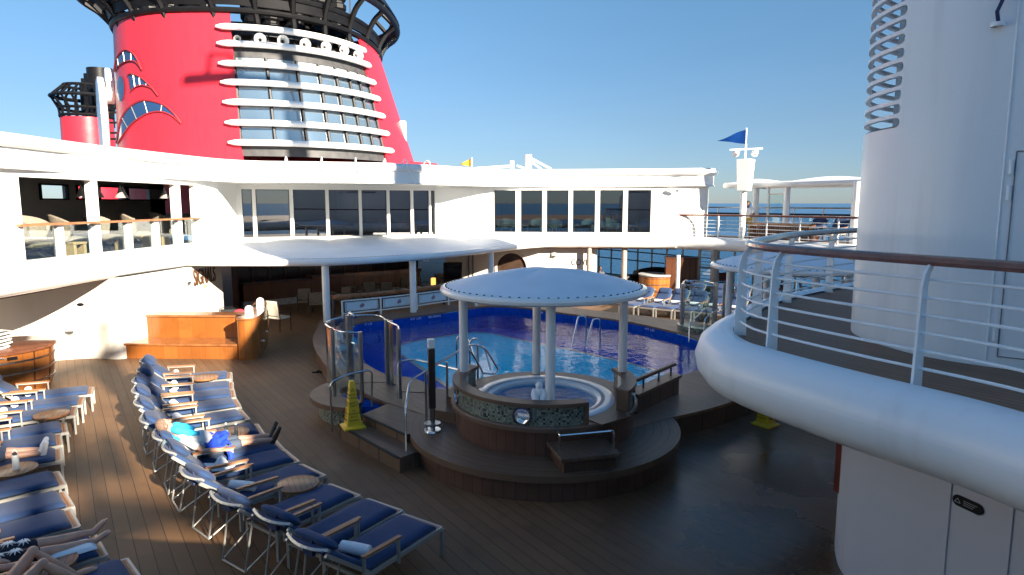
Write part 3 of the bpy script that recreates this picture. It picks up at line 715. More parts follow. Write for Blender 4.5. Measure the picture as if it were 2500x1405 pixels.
# ---------------------------------------------------------------- caution cones
def cone(loc, rz, label, txt=True):
    t = thing("caution_cone", label, "cone", loc, rz, "yellow caution cones")
    def B(): return MB()
    mb = B()
    mb.add([(x * .21, y * .21, 0) for x, y in ((-1, -1), (1, -1), (1, 1), (-1, 1))] + [(x * .21, y * .21, .035) for x, y in ((-1, -1), (1, -1), (1, 1), (-1, 1))] + [(x * .14, y * .14, .06) for x, y in ((-1, -1), (1, -1), (1, 1), (-1, 1))] + [(x * .045, y * .045, .92) for x, y in ((-1, -1), (1, -1), (1, 1), (-1, 1))],
           [(0, 1, 5, 4), (1, 2, 6, 5), (2, 3, 7, 6), (3, 0, 4, 7), (4, 5, 9, 8), (5, 6, 10, 9), (6, 7, 11, 10), (7, 4, 8, 11), (8, 9, 13, 12), (9, 10, 14, 13), (10, 11, 15, 14), (11, 8, 12, 15), (12, 13, 14, 15), (3, 2, 1, 0)])
    mb.build("body", yellow, t, .008, world=False)
    tilt = math.atan((.15 - .045) / .86)
    for sd in (0, 3):
        for z, s_, sz in ((.66, "CAUTION", .036), (.60, "CUIDADO", .036), (.50, "SAFETY", .046), (.445, "FIRST", .046), (.36, "LA", .044), (.30, "SEGURIDAD", .034), (.24, "ES LO", .04), (.17, "PRIMERO", .04)):
            k = .15 - (.105) * (z - .06) / .86 + .003
            Mx = Matrix.Rotation(sd * math.pi / 2, 4, 'Z') @ Matrix.Translation((0, -k, z)) @ Matrix.Rotation(math.pi / 2 - tilt, 4, 'X')
            o = text_mesh("lettering", s_, sz * 1.2, blacktxt, None, Mx, .001); o.parent = t
        z = .75; k = .15 - .105 * (z - .06) / .86 + .002
        Mx = Matrix.Rotation(sd * math.pi / 2, 4, 'Z') @ Matrix.Translation((0, -k, z)) @ Matrix.Rotation(math.pi / 2 - tilt, 4, 'X')
        mb = MB(); h = .035
        for q, r_ in (((0, h), (-h, -h * .7)), ((-h, -h * .7), (h, -h * .7)), ((h, -h * .7), (0, h))): mb.bar((q[0], q[1], 0), (r_[0], r_[1], 0), .007, .002)
        mb.bar((0, -.012, 0), (0, .012, 0), .007, .002); mb.v = [Mx @ v for v in mb.v]
        mb.build("warning_mark", blacktxt, t, world=False)
    return t
cone(G(862, 1043, .27), R(28), "yellow caution cone with black lettering on the entry step")
cone((5.25, 13.1, 0), R(35), "yellow caution cone half hidden under the right platform")
# flip flops
ff = thing("flip_flop", "pair of black flip flops left on the deck beside the pool", "sandals", tuple(G(780, 910)))
for k, (dx, dy, rz) in enumerate(((-.07, 0, .3), (.09, .05, .9))):
    c = G(780, 910) + Vector((dx, dy, .0)); 
    mb = MB(); pl = [(c.x + math.cos(rz) * u * .13 - math.sin(rz) * v * .05, c.y + math.sin(rz) * u * .13 + math.cos(rz) * v * .05) for u, v in [(math.cos(2 * math.pi * i / 14), math.sin(2 * math.pi * i / 14)) for i in range(14)]]
    mb.prism(pl, .002, .03); mb.build("sole", black, ff)
    mb = MB(); mb.tube([(c.x - math.sin(rz) * .05, c.y + math.cos(rz) * .05, .03), (c.x + math.cos(rz) * .06, c.y + math.sin(rz) * .06, .06), (c.x + math.sin(rz) * .05, c.y - math.cos(rz) * .05, .03)], .012, 6); mb.build("strap", black, ff)
# ---------------------------------------------------------------- banner railing at the far pool edge
br = thing("banner_rail", "white railing with laced white banners along the far pool edge", "railing", (-6.1, 23.2, .45))
BP = [Vector((-6.08, 23.2, 0)), Vector((-4.88, 24.08, 0)), Vector((-3.69, 25.12, 0)), Vector((-2.57, 26.3, 0)), Vector((-1.55, 27.3, 0))]
for p_ in BP: MB().box((p_.x, p_.y, .77), (.05, .05, .64), R(40)).build("post", white_gloss, br)
for a, bb in zip(BP, BP[1:]):
    for z in (.62, 1.08): MB().bar((a.x, a.y, z), (bb.x, bb.y, z), .045, .045).build("rail", white_gloss, br)
    u = (bb - a).normalized(); q0, q1 = a + u * .1, bb - u * .1; nrm = Vector((u.y, -u.x, 0))
    pn = MB().bar((q0.x, q0.y, .85), (q1.x, q1.y, .85), .012, .34).build("banner", panel_w, br)
    mid = (q0 + q1) / 2 + nrm * .012 + Vector((0, 0, .85)); Mx = facing(mid, nrm.x, nrm.y)
    LL = (q1 - q0).length
    mb = MB()
    for z in (-.155, .155):
        for k in range(int(LL / .07)):
            x = -LL / 2 + .05 + k * .07; mb.bar((x, z, 0), (x + .04, z + (.02 if k % 2 else -.02), 0), .012, .004)
    for sx_ in (-1, 1):
        for k in range(4): mb.bar((sx_ * (LL / 2 - .03), -.13 + k * .07, 0), (sx_ * (LL / 2 - .06), -.1 + k * .07, 0), .02, .004)
    mb.v = [Mx @ v for v in mb.v]; mb.build("lacing", grey_dk, pn, world=True)
    for cc, off in ((emb_red, 0), (emb_blue, 1)):
        mb = MB()
        for k in range(3):
            y = -.05 + k * .05 + off * .022; wv = .1 - abs(y) * .8
            mb.tube([(-wv + j * wv / 3, y + .014 * math.sin(j * 1.1) + (j - 3) * .008, .004) for j in range(7)], .008, 5)
        mb.v = [Mx @ v for v in mb.v]; mb.build("emblem", cc, pn)
bk = thing("drink_rail", "varnished wooden drink rail behind the banner railing at the pool", "rail", (-6.2, 23.6, 0))
off = Vector((-.22, .3, 0)); KP = [p_ + off for p_ in BP]; KP[0] = KP[0] + Vector((-.15, -.1, 0))
MB().sweep([(p_.x, p_.y) for p_ in cr(KP, 4)], [(.12, 1.12), (.14, 1.18), (.12, 1.27), (-.12, 1.27), (-.14, 1.18), (-.12, 1.12), (.12, 1.12)]).build("top", teak_hi, bk)
for p_ in KP: MB().box((p_.x, p_.y, .78), (.07, .07, .7), R(40)).build("post", grey_dk, bk)
lr = thing("life_ring", "white life ring hanging at the end of the banner railing", "life ring", (-1.45, 27.2, .8))
mb = MB(); cc = D(1150, 742, 26.3); mb.tube([cc + Vector((.28 * math.cos(t) * .8, -.2 * math.cos(t), .2 * math.sin(t))) for t in [2 * math.pi * k / 20 for k in range(20)]], .06, 8, True); mb.build("ring", white_gloss, lr)
mb = MB(); mb.tube([cc + Vector((-.1, -.1, -.18)), cc + Vector((.05, -.12, -.38)), cc + Vector((.25, -.2, -.3)), cc + Vector((.3, -.2, 0))], .012, 6); mb.build("rope", white_gloss, lr)
# ================================================================ upper deckhouse: open gallery, bay lounge, right wing
def cross_px(P0, P1, x, z=4.1):     # where a wall line meets a column of the photograph
    f = lambda s: (lambda p: 1250 + 1600 * p.x / (p.y * _c - (z - EYE) * _s) - x)(P0.lerp(P1, s))
    lo, hi = -.3, 1.3
    for _ in range(50):
        m_ = (lo + hi) / 2
        if (f(m_) > 0) == (f(hi) > 0): hi = m_
        else: lo = m_
    return (lo + hi) / 2
V2 = lambda *p: [Vector(q) for q in p]
Lw = V2((-12.35, 8.0), (-12.02, 15.0), (-11.98, 19.0), (-11.35, 23.8))
def wall_seg(mb, a, b, z0, z1, th=.25):     # wall slab between two plan points, thickness away from the pool
    t = (b - a).normalized(); n2 = Vector((-t.y, t.x)) * th
    mb.prism([a, b, b + n2, a + n2], z0, z1)
gal = thing("open_gallery", "white upper deck gallery with big unglazed openings on the left", "deckhouse", (-12, 19, 2.9))
mb = MB()
GA, GB = Lw[1], Lw[3]        # treat the gallery front as straight between these
Z0, ZS, ZT, ZC = 2.6, 3.15, 5.19, 5.9
wall_seg(mb, Vector((-12.6, 4.0)), GA, Z0, ZC)
op = [(55, 233), (244, 435), (444, 487)]
cut = [(GA.lerp(GB, cross_px(GA, GB, a)), GA.lerp(GB, cross_px(GA, GB, b))) for a, b in op]
wall_seg(mb, GA, GB, Z0, ZS); wall_seg(mb, GA, GB, ZT, ZC)
prev = GA
for a, b in cut: wall_seg(mb, prev, a, ZS, ZT, .25); prev = b
wall_seg(mb, prev, GB, ZS, ZT)
BA = Vector((-12.0, 28.75)); BB = Vector((-3.75, 32.0))
wall_seg(mb, GB, Vector((-11.3, 25.4)), Z0, ZC); wall_seg(mb, Vector((-11.3, 25.4)), BA, Z0, ZC)
mb.build("wall", white, gal)
t_ = (GB - GA).normalized(); nn_ = Vector((-t_.y, t_.x))
MB().bar((*(cut[0][0] - t_ * .2 - nn_ * .03), 4.02), (*(cut[2][1] + t_ * .25 - nn_ * .03), 4.02), .16, .06).build("teak_rail", teak_arm, gal)
posts = [(145, 158), (312, 324), (378, 390)]
for a, b in posts:
    wa, wb = GA.lerp(GB, cross_px(GA, GB, a, 3.6)), GA.lerp(GB, cross_px(GA, GB, b, 3.6)); mb = MB(); wall_seg(mb, wa, wb, ZS, 3.99, .12); mb.build("post", white, gal)
for a, b in cut:
    mb = MB(); q = nn_ * .08; mb.bar((*(a + q), 3.57), (*(b + q), 3.57), .012, .82); mb.build("glass_balustrade", clear_glass, gal)
# inside: floor, ceiling, back wall with four real windows
g0, g1 = GA + Vector((-.2, -3)), Vector((-11.5, 27.5)); bk0, bk1 = Vector((-16.4, 10)), Vector((-16.4, 30))
MB().prism([g0 + Vector((.1, 0)), Vector((-11.6, 23.8)), g1, bk1, bk0], 2.85, 2.93).build("floor", grey_dk, gal)
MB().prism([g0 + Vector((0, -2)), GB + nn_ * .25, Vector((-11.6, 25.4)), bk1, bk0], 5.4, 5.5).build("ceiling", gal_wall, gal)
mb = MB(); wins = [(98, 164), (188, 208), (243, 307), (312, 403)]
yy = []
for a, b in wins:
    s0, s1_ = cross_px(bk0, bk1, a, 4.95), cross_px(bk0, bk1, b, 4.95); yy.append((bk0.lerp(bk1, s0).y, bk0.lerp(bk1, s1_).y))
last = 10
for a, b in yy:
    mb.box((-16.5, (last + a) / 2, 4.2), (.15, a - last, 2.6)); mb.box((-16.5, (a + b) / 2, 3.79), (.15, b - a, 1.8)); mb.box((-16.5, (a + b) / 2, 5.36), (.15, b - a, .28)); last = b
mb.box((-16.5, (last + 30) / 2, 4.2), (.15, 30 - last, 2.6))
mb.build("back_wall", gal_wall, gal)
for a, b in yy:
    f_ = MB(); 
    for z in (4.7, 5.21): f_.box((-16.4, (a + b) / 2, z), (.1, b - a, .05))
    for y_ in (a, b): f_.box((-16.4, y_, 4.955), (.1, .06, .56))
    f_.build("window_frame", black, gal)
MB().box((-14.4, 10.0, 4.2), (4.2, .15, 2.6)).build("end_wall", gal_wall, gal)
# the bay lounge
bay = thing("bay_lounge", "white bay lounge with tall dark windows under a curved overhang", "deckhouse", (-8, 30, 2.9))
bw = [(592, 617), (626, 708), (717, 796), (804, 877), (884, 945), (952, 1003), (1010, 1048), (1053, 1065)]
def windows(host, A0, B0, spans, z0, z1, top, low, glass, wall_m, frame_m, depth=.12, edge=.03):
    mb = MB(); prev = A0; t = (B0 - A0).normalized(); n2 = Vector((-t.y, t.x))
    wall_seg(mb, A0, B0, low, z0); wall_seg(mb, A0, B0, z1, top)
    for a, b in spans:
        p, q = A0.lerp(B0, cross_px(A0, B0, a)), A0.lerp(B0, cross_px(A0, B0, b))
        wall_seg(mb, prev, p, z0, z1, .14); prev = q
        f_ = MB(); p2, q2 = p + n2 * depth, q + n2 * depth
        for z in (z0 + edge / 2, z1 - edge / 2): f_.bar((*p2, z), (*q2, z), edge, edge)
        for v in (p2 + t * edge / 2, q2 - t * edge / 2): f_.bar((*v, z0), (*v, z1), edge, edge)
        fo = f_.build("window", frame_m, host)
        MB().bar((*(p2 + n2 * .01), (z0 + z1) / 2), (*(q2 + n2 * .01), (z0 + z1) / 2), .012, z1 - z0).build("pane", glass, fo)
    wall_seg(mb, prev, B0, z0, z1, .14)
    mb.build("wall", wall_m, host)
windows(bay, BA, BB, bw, 3.05, 5.16, 5.9, 2.5, bay_glass, white, grey_dk)
# right wing
wing = thing("right_wing", "white upper wing with six tall windows and rounded end on the right", "deckhouse", (3, 32, 2.9))
WA, WB, WC = Vector((-1.0, 32.75)), Vector((7.2, 31.9)), Vector((8.25, 31.5))
rw = [(1206, 1259), (1271, 1324), (1334, 1388), (1398, 1453), (1464, 1521), (1532, 1589)]
windows(wing, WA, WB, rw, 3.13, 5.19, 5.9, 2.5, win_glass, white, grey_dk)
mb = MB(); wall_seg(mb, BB, WA, 2.5, 5.9); mb.build("link_wall", white, wing); mb = MB()
endp = cr([(7.2, 31.9), (8.3, 31.5), (9.2, 31.6), (9.55, 32.3), (9.6, 34.5)], 6)
for a, b in zip(endp, endp[1:]): wall_seg(mb, a, b, 2.95, 5.9)
mb.build("end_wall", white, wing)
MB().box((8.7, 40, 4.3), (.2, 12, 3)).build("inner_wall", gal_wall, wing)
# cornice with top roll, along all three; overhangs the bay
CP = cr([(-12.55, 4.0), (-12.15, 11), (-11.84, 15.6), (-11.8, 19), (-11.2, 23.5), (-10.75, 25.1), (-9.9, 26.0), (-8.6, 26.3), (-6.9, 26.7), (-5.5, 27.2), (-4.2, 28.0), (-2.8, 29.6), (-1.5, 31.3), (-.3, 32.3), (1.5, 32.4), (4.5, 32.1), (7.2, 31.75), (8.2, 31.4), (8.9, 31.25), (9.4, 31.4), (9.7, 31.9), (9.8, 32.6), (9.8, 34), (9.8, 40)], 5)
cn = thing("roof_cornice", "thick white rolled cornice running along the deckhouse roof edge", "cornice", (-8, 26, 5.4))
roll = [(.02 + .17 * math.cos(R(a)), 6.03 + .17 * math.sin(R(a))) for a in range(-80, 200, 20)]
MB().sweep(CP, [(-.3, 5.36), (.04, 5.36), (.05, 5.4), (0, 5.43), (0, 5.87)] + roll[0:1] + [r for r in roll] + [(-.3, 6.08)]).build("band", white_gloss, cn, angle=50)
# soffit below the overhang and roof above
so_ = [p for p in CP if p.y > 23 and p.x < -.2]
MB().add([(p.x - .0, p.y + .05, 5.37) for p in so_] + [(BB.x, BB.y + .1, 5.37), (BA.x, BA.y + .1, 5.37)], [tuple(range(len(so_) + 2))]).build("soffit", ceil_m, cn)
roof_poly = [p for p in CP] + [Vector((9.8, 46)), Vector((-28, 46)), Vector((-28, 39)), Vector((-16.6, 31)), Vector((-16.6, 4))]
MB().add([(p.x, p.y + .02, 5.98) for p in roof_poly], [tuple(range(len(roof_poly)))]).build("roof", white, cn)
def cp_at(x): return min(CP, key=lambda p: abs(1250 + 1600 * p.x / p.y - x))
for x in (705, 800, 880, 948, 1000, 1043):
    p = cp_at(x); i = CP.index(p); t = (CP[min(i + 1, len(CP) - 1)] - CP[i - 1]).normalized(); n2 = Vector((t.y, -t.x))
    sh = (x - 690) / 360 * .5
    c = [(p - n2 * .25, 6.2), (p - n2 * .05, 6.36), (p + n2 * .14, 6.3), (p + n2 * .2, 6.1), (p + n2 * .12 + t * sh * .6, 5.75), (p + n2 * .06 + t * sh, 5.4)]
    MB().tube(cr([(q.x, q.y, z) for q, z in c], 5), .028, 6).build("retaining_hoop", white_gloss, cn)
# deck edge bulge at deck level on the left and right
lm = thing("deck_edge", "thick rounded white deck edge under the open gallery", "deck edge", (-12, 18, 2.6))
LE = cr([(-12.5, 4), (-12.05, 12), (-11.8, 16), (-11.75, 19), (-11.2, 23), (-11.0, 24.2)], 5)
half = [(.3 * math.cos(R(a)) + .02, 2.68 + .3 * math.sin(R(a))) for a in range(-90, 91, 15)]
MB().sweep(LE, [(-.5, 2.38)] + half + [(-.3, 2.98)]).build("bulge", white_gloss, lm, angle=60)
MB().sweep([p for p in LE if p.y < 21], [(-.25, 2.35), (.03, 2.35), (.03, 2.385), (-.25, 2.385), (-.25, 2.35)]).build("red_underside_trim", red_trim, lm)
rm = thing("deck_edge", "thick rounded white deck edge below the six right windows", "deck edge", (4, 31.6, 2.6))
RE = cr([(1.6, 32.5), (4.5, 32.2), (7.0, 31.85), (7.9, 31.6)], 5)
MB().sweep(RE, [(-.5, 2.38)] + half + [(-.3, 2.98)]).build("bulge", white_gloss, rm, angle=60)
MB().sweep(RE, [(-.3, 2.34), (.03, 2.34), (.03, 2.385), (-.3, 2.385), (-.3, 2.34)]).build("red_underside_trim", red_trim, rm)
# camera on the wing, little details
sc = thing("security_camera", "small white camera on the wall right of the six windows", "camera", tuple(D(1640, 465, 31.5)))
c = D(1640, 465, 31.55); MB().tube([c + Vector((-.12, .1, 0)), c, c + Vector((.2, -.12, -.02))], .06, 8).build("body", white_gloss, sc); MB().ball(c + Vector((.22, -.14, -.03)), .055).build("lens", black, sc)
# interior of bay and wing
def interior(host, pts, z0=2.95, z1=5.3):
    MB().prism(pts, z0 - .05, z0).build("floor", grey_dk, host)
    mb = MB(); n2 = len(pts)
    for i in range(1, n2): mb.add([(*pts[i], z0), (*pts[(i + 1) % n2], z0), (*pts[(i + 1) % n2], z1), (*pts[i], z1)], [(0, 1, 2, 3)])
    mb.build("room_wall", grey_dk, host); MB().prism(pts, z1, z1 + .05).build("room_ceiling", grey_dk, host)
t = (BB - BA).normalized(); n2 = Vector((-t.y, t.x))
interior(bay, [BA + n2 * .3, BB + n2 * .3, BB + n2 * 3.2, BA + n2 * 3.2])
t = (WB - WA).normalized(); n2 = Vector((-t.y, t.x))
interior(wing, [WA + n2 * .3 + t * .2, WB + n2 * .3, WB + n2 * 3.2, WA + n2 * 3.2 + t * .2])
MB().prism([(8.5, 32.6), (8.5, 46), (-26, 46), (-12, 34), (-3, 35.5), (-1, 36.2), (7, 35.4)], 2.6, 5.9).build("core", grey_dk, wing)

# ================================================================ lower walls, sign, bar
lwall = thing("lower_wall", "curved white pool deck wall below the open gallery", "wall", (-11.4, 20, 0))
LP = cr([(-14.5, 15.5), (-14.0, 18.0), (-13.2, 18.75), (-12.3, 18.95), (-11.45, 18.9), (-11.2, 20.0), (-10.95, 22.3), (-10.9, 24.5)], 6)
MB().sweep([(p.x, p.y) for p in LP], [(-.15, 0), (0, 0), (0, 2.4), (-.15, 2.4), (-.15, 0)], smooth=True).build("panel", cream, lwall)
MB().sweep([(-10.9, 24.5), (-12.3, 25.0)], [(-.15, 0), (0, 0), (0, 2.4), (-.15, 2.4), (-.15, 0)]).build("return_panel", cream, lwall)
MB().prism([(-17, 12), (-12.3, 9), (-11.9, 16), (-11.85, 19), (-11.3, 23.5), (-11.9, 28.5), (-17, 30)], 2.36, 2.44).build("soffit", ceil_m, lwall)
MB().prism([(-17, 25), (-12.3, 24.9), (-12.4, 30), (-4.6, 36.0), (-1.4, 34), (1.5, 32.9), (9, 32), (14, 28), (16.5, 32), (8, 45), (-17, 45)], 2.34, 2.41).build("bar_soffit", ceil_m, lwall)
lampw = mat('lamp_white', (.5, .5, .48), .3)
def wall_light(p, nx, ny, label):
    t = thing("wall_light", label, "wall light", tuple(p), 0, "round wall lights")
    Mx = facing(p, nx, ny)
    mb = MB(); mb.lathe([(0, .12), (.1, .11), (.16, .05), (.165, 0)], n=24); mb.v = [Mx @ v for v in mb.v]; mb.build("dome", lampw, t)
    mb = MB(); mb.add([(.12 * math.cos(a), -.02 + .09 * math.sin(a), .124) for a in [math.pi + math.pi * k / 12 for k in range(13)]], [tuple(range(13))]); mb.v = [Mx @ v for v in mb.v]; mb.build("slot", grey_dk, t)
def on_wall(P, x, z):
    b = min(zip(P, P[1:]), key=lambda ab: abs(1250 + 1600 * ((ab[0].x + ab[1].x) / 2) / ((ab[0].y + ab[1].y) / 2) - x))
    s_ = max(0, min(1, cross_px(b[0].to_2d(), b[1].to_2d(), x, z))); p = b[0].lerp(b[1], s_); t = (b[1] - b[0]).normalized()
    return Vector((p.x, p.y, z)), (t.y, -t.x)
p, n2 = on_wall(LP, 158, .88); wall_light(p, *n2, "round white wall light low on the wall beside the towel cabinet")
p, n2 = on_wall(LP, 453, 1.95); wall_light(p, *n2, "round white wall light left of the brown wall lettering")
p, n2 = on_wall(LP, 196, 1.62)
pl_ = thing("wall_plaque", "tiny dark oval plaque on the white wall above the round light", "plaque", tuple(p))
Mx = facing(p + Vector((n2[0], n2[1], 0)) * .01, *n2); mb = MB(); mb.prism([(.1 * math.cos(a) * (1.0), .05 * math.sin(a)) for a in [2 * math.pi * k / 20 for k in range(20)]], 0, .012); mb.v = [Mx @ v for v in mb.v]; mb.build("plate", black, pl_)
p, n2 = on_wall(LP, 497, 1.98)
sg = thing("wall_lettering", "tall brown SIGNALS lettering with gold under-line on the white wall", "lettering", tuple(p))
ang2 = (Vector((n2[0], n2[1])) + Vector((.0, 0))).normalized()
text_mesh("letters", "SIGNALS", .8, brown_txt, sg, facing(p + Vector((n2[0], n2[1], 0)) * .02, *n2), .012, .52, .004)
text_mesh("small_letters", "· BAR ·", .12, mat("gold_letters", (.6, .45, .2), .4), sg, facing(p + Vector((n2[0], n2[1], -.26)) * 1.0 if False else p + Vector((n2[0] * .02, n2[1] * .02, -.34)), *n2), .008)
# ---- bench
bn = thing("wooden_bench", "varnished teak bench with tall back in front of the white wall", "bench", (-9.8, 19.3, 0))
MB().prism([(-11.58, 18.98), (-8.05, 18.84), (-8.05, 19.95), (-11.5, 20.0)], 0, .4).build("base", teak, bn)
MB().prism([(-11.62, 18.93), (-8.05, 18.79), (-8.05, 19.9), (-11.45, 19.95)], .402, .46).build("seat", teak_hi, bn, .01)
MB().prism([(-11.35, 19.85), (-8.05, 19.75), (-8.0, 20.3), (-11.25, 20.4)], .46, 1.1).build("backrest", teak, bn)
MB().prism([(-11.4, 19.8), (-8.05, 19.7), (-8.0, 20.35), (-11.3, 20.45)], 1.1, 1.16).build("top", teak_hi, bn, .01)
eb = thing("bench_counter", "curved varnished wood counter closing the right end of the bench", "counter", (-7.8, 19, 0))
EP = cr([(-8.05, 18.95), (-7.95, 18.72), (-7.65, 18.72), (-7.5, 19.0), (-7.75, 20.2), (-8.3, 21.9), (-8.65, 22.1), (-8.5, 21.2), (-8.1, 20.0), (-8.0, 19.3)], 4, True)
MB().prism(EP, 0, 1.2, smooth=True).build("body", teak, eb)
MB().prism([p + (p - Vector((-8.0, 20.2))).normalized() * .05 for p in EP], 1.202, 1.25).build("top", teak_hi, eb, .01)
for (x, y, z) in ((-7.57, 19.6, .4), (-7.9, 20.8, .45)): MB().ball((x, y, z), .035).build("step_light", white_gloss, eb)
def card(p, label):
    t = thing("menu_holder", label, "menu holder", tuple(p), 0, "menu holders on the counter")
    Mx = facing(p + Vector((0, 0, .17)), .2, -1)
    ol = [(-.11, -.15), (.11, -.15), (.11, .06)] + [(.11 * math.cos(a), .06 + .1 * math.sin(a)) for a in [math.pi * k / 8 for k in range(1, 8)]] + [(-.11, .06)]
    mb = MB(); mb.prism(ol, -.02, .02); mb.v = [Mx @ v for v in mb.v]; mb.build("frame", white_gloss, t, .006)
    mb = MB(); mb.prism([(x * .6, y * .7) for x, y in ol], .021, .023); mb.v = [Mx @ v for v in mb.v]; mb.build("card", panel_w, t)
    MB().box(p + Vector((0, 0, .012)), (.24, .12, .024)).build("foot", white_gloss, t)
card(Vector((-7.72, 19.0, 1.25)), "white menu holder on the front end of the wood counter"); card(Vector((-8.0, 20.6, 1.25)), "white menu holder further along the wood counter")
# ---- chairs (one builder)
def chair(name, label, frame, cloth, back, seat_h=.44, w_=.56, group=None, arms=True, backh=.5):
    t = thing(name, label, "chair", (0, 0, 0), 0, group)
    for sx_ in (-1, 1):
        MB().tube([(sx_ * w_ / 2, -.24, 0), (sx_ * w_ / 2, -.24, seat_h + (.22 if arms else 0))], .018, 6).build("leg", frame, t, world=False)
        MB().tube([(sx_ * w_ / 2, .26, 0), (sx_ * w_ / 2, .22, seat_h), (sx_ * w_ / 2, .32, seat_h + backh)], .018, 6).build("leg", frame, t, world=False)
        if arms: MB().tube([(sx_ * w_ / 2, -.26, seat_h + .22), (sx_ * w_ / 2, 0, seat_h + .24), (sx_ * w_ / 2, .28, seat_h + .22)], .022, 6).build("armrest", frame, t, world=False)
    MB().box((0, 0, seat_h), (w_ - .04, .5, .07)).build("seat", cloth, t, .015, world=False)
    mb = MB(); m4 = Matrix.Translation((0, .27, seat_h + backh * .55)) @ Matrix.Rotation(R(-12), 4, 'X'); mb.box((0, 0, 0), (w_ - .06, .07, backh * .9), M=m4)
    mb.build("backrest", back, t, .02, world=False)
    return t
iron = mat("wrought_iron", (.02, .02, .022), .4, .5)
ch = chair("iron_chair", "black iron chair with cream back cushion behind the bench", iron, cream_cl, cream_cl); ch.location = (-8.9, 21.4, 0); ch.rotation_euler = (0, 0, R(10))
ch = chair("iron_chair", "empty black iron chair beside the cream cushioned chair", iron, iron, iron); ch.location = (-9.7, 22.0, 0); ch.rotation_euler = (0, 0, R(15))
for k in range(3):
    mb = MB(); mb.tube([(-.26 + .26 * k * .5, .3, .95), (-.1 + .2 * k * .5, .32, 1.02), (.05 + .1 * k, .31, .93)], .012, 5); o = mb.build("scroll", iron, None, world=False); o.parent = ch
cu = thing("red_cushion", "bright red square cushion on the cream iron chair", "cushion", (-8.9, 21.1, .9))
MB().ball((-8.88, 21.12, .95), .2, (1.1, .35, .9), 16).build("pillow", pinkred, cu)
ch = chair("armchair", "cream cushioned chair with dark wooden arms beside the counter", mat("dark_wood_frame", (.05, .025, .015), .4), cream_cl, cream_cl, .5, .6, None, True, .62); ch.location = (-8.35, 23.2, 0); ch.rotation_euler = (0, 0, R(150))
# ---- bar
bar = thing("bar_counter", "long dark panelled bar counter under the awning", "bar counter", (-8, 31, 0))
Q0, Q1 = Vector((-11.6, 28.1)), Vector((-4.8, 34.2)); t = (Q1 - Q0).normalized(); n2 = Vector((-t.y, t.x))
Qm = Q0.lerp(Q1, .34)
def slab(mb, a, b, d0, d1, z0, z1): mb.prism([a + n2 * d0, b + n2 * d0, b + n2 * d1, a + n2 * d1], z0, z1)
mb = MB(); slab(mb, Q0, Q1, .05, .5, .3, 1.02); mb.build("front", wood_bar, bar)
mb = MB(); slab(mb, Q0, Q1, .1, .45, 0, .3); mb.build("kick_panel", marble, bar)
mb = MB(); slab(mb, Q0, Qm, -.05, .6, 1.02, 1.08); mb.build("counter_top", wood_rail, bar)
mb = MB(); slab(mb, Qm, Q1, -.08, .6, 1.02, 1.2); mb.build("counter_top", wood_rail, bar)
mb = MB(); slab(mb, Q0 - t * .3, Q1 + t * 1.2, 2.0, 2.2, 0, 2.36); mb.build("back_panel", wood_dark, bar)
mb = MB(); slab(mb, Q0 - t * .55, Q0 - t * .3, -.2, 2.2, 0, 2.36); mb.build("side_panel", wood_dark, bar)
mb = MB()
for k in range(12):
    q = Q0.lerp(Q1, .04 + k * .085) + n2 * 1.97; mb.box((q.x, q.y, 1.5), (.08, .06, 1.6), math.atan2(t.y, t.x))
mb.build("pilaster", wood_bar, bar)
lamp = thing("orange_lantern", "small glowing orange lantern on the far end of the bar terrace", "lantern", (-3.9, 31, .7))
em, n_, b_ = _nodes("lantern_glow"); b_.inputs['Base Color'].default_value = (.8, .3, .05, 1); b_.inputs['Emission Color'].default_value = (1, .4, .08, 1); b_.inputs['Emission Strength'].default_value = .7
c = D(1058, 688, 30.5); MB().box(c, (.2, .2, .34)).build("glass", em, lamp, .02); MB().box(c - Vector((0, 0, .2)), (.24, .24, .05)).build("base", iron, lamp)
MB().tube([c - Vector((0, 0, .2)), (c.x, c.y, 0)], .04, 8).build("stand", iron, lamp)
# bar terrace chairs and tables
cp = chair("woven_chair", "", iron, beige, beige, .46, .58, "woven chairs under the awning")
spots = [((745, 762), 20), ((772, 768), 200), ((835, 757), -30), ((868, 750), 160), ((905, 742), 20), ((945, 738), 190), ((985, 728), -20), ((1025, 722), 150), ((1080, 715), 30), ((1120, 706), 200)]
labs = ["woven chair left of the awning column nearest the bench, farther one", "woven chair left of the nearest awning column, nearer one", "woven chair just right of the nearest awning column", "woven chair second to the right of the nearest awning column",
        "woven chair third to the right of the nearest awning column", "woven chair fourth to the right of the nearest awning column", "woven chair left of the middle awning column", "woven chair right of the middle awning column", "woven chair near the orange lantern", "woven chair in front of the black screen"]
for k, (pp, a) in enumerate(spots): place(cp, k, G(*pp), R(a), labs[k])
tb = thing("round_table", "", "table", (0, 0, 0), 0, "round tables under the awning")
MB().lathe([(0, .74), (.45, .74), (.45, .71), (0, .71)], n=24).build("tabletop", grey_dk, tb, world=False); MB().tube([(0, 0, 0), (0, 0, .71)], .04, 8).build("pedestal", iron, tb, world=False); MB().lathe([(.26, 0), (.26, .02), (0, .04)], n=16).build("base", iron, tb, world=False)
for k, (pp, l) in enumerate([((800, 757), "dark round table hidden by the nearest awning column"), ((905, 733), "dark round table between the two awning columns"), ((1000, 722), "dark round table left of the middle awning column"), ((1095, 712), "dark round table near the black screen")]):
    place(tb, k, G(*pp), 0, l)
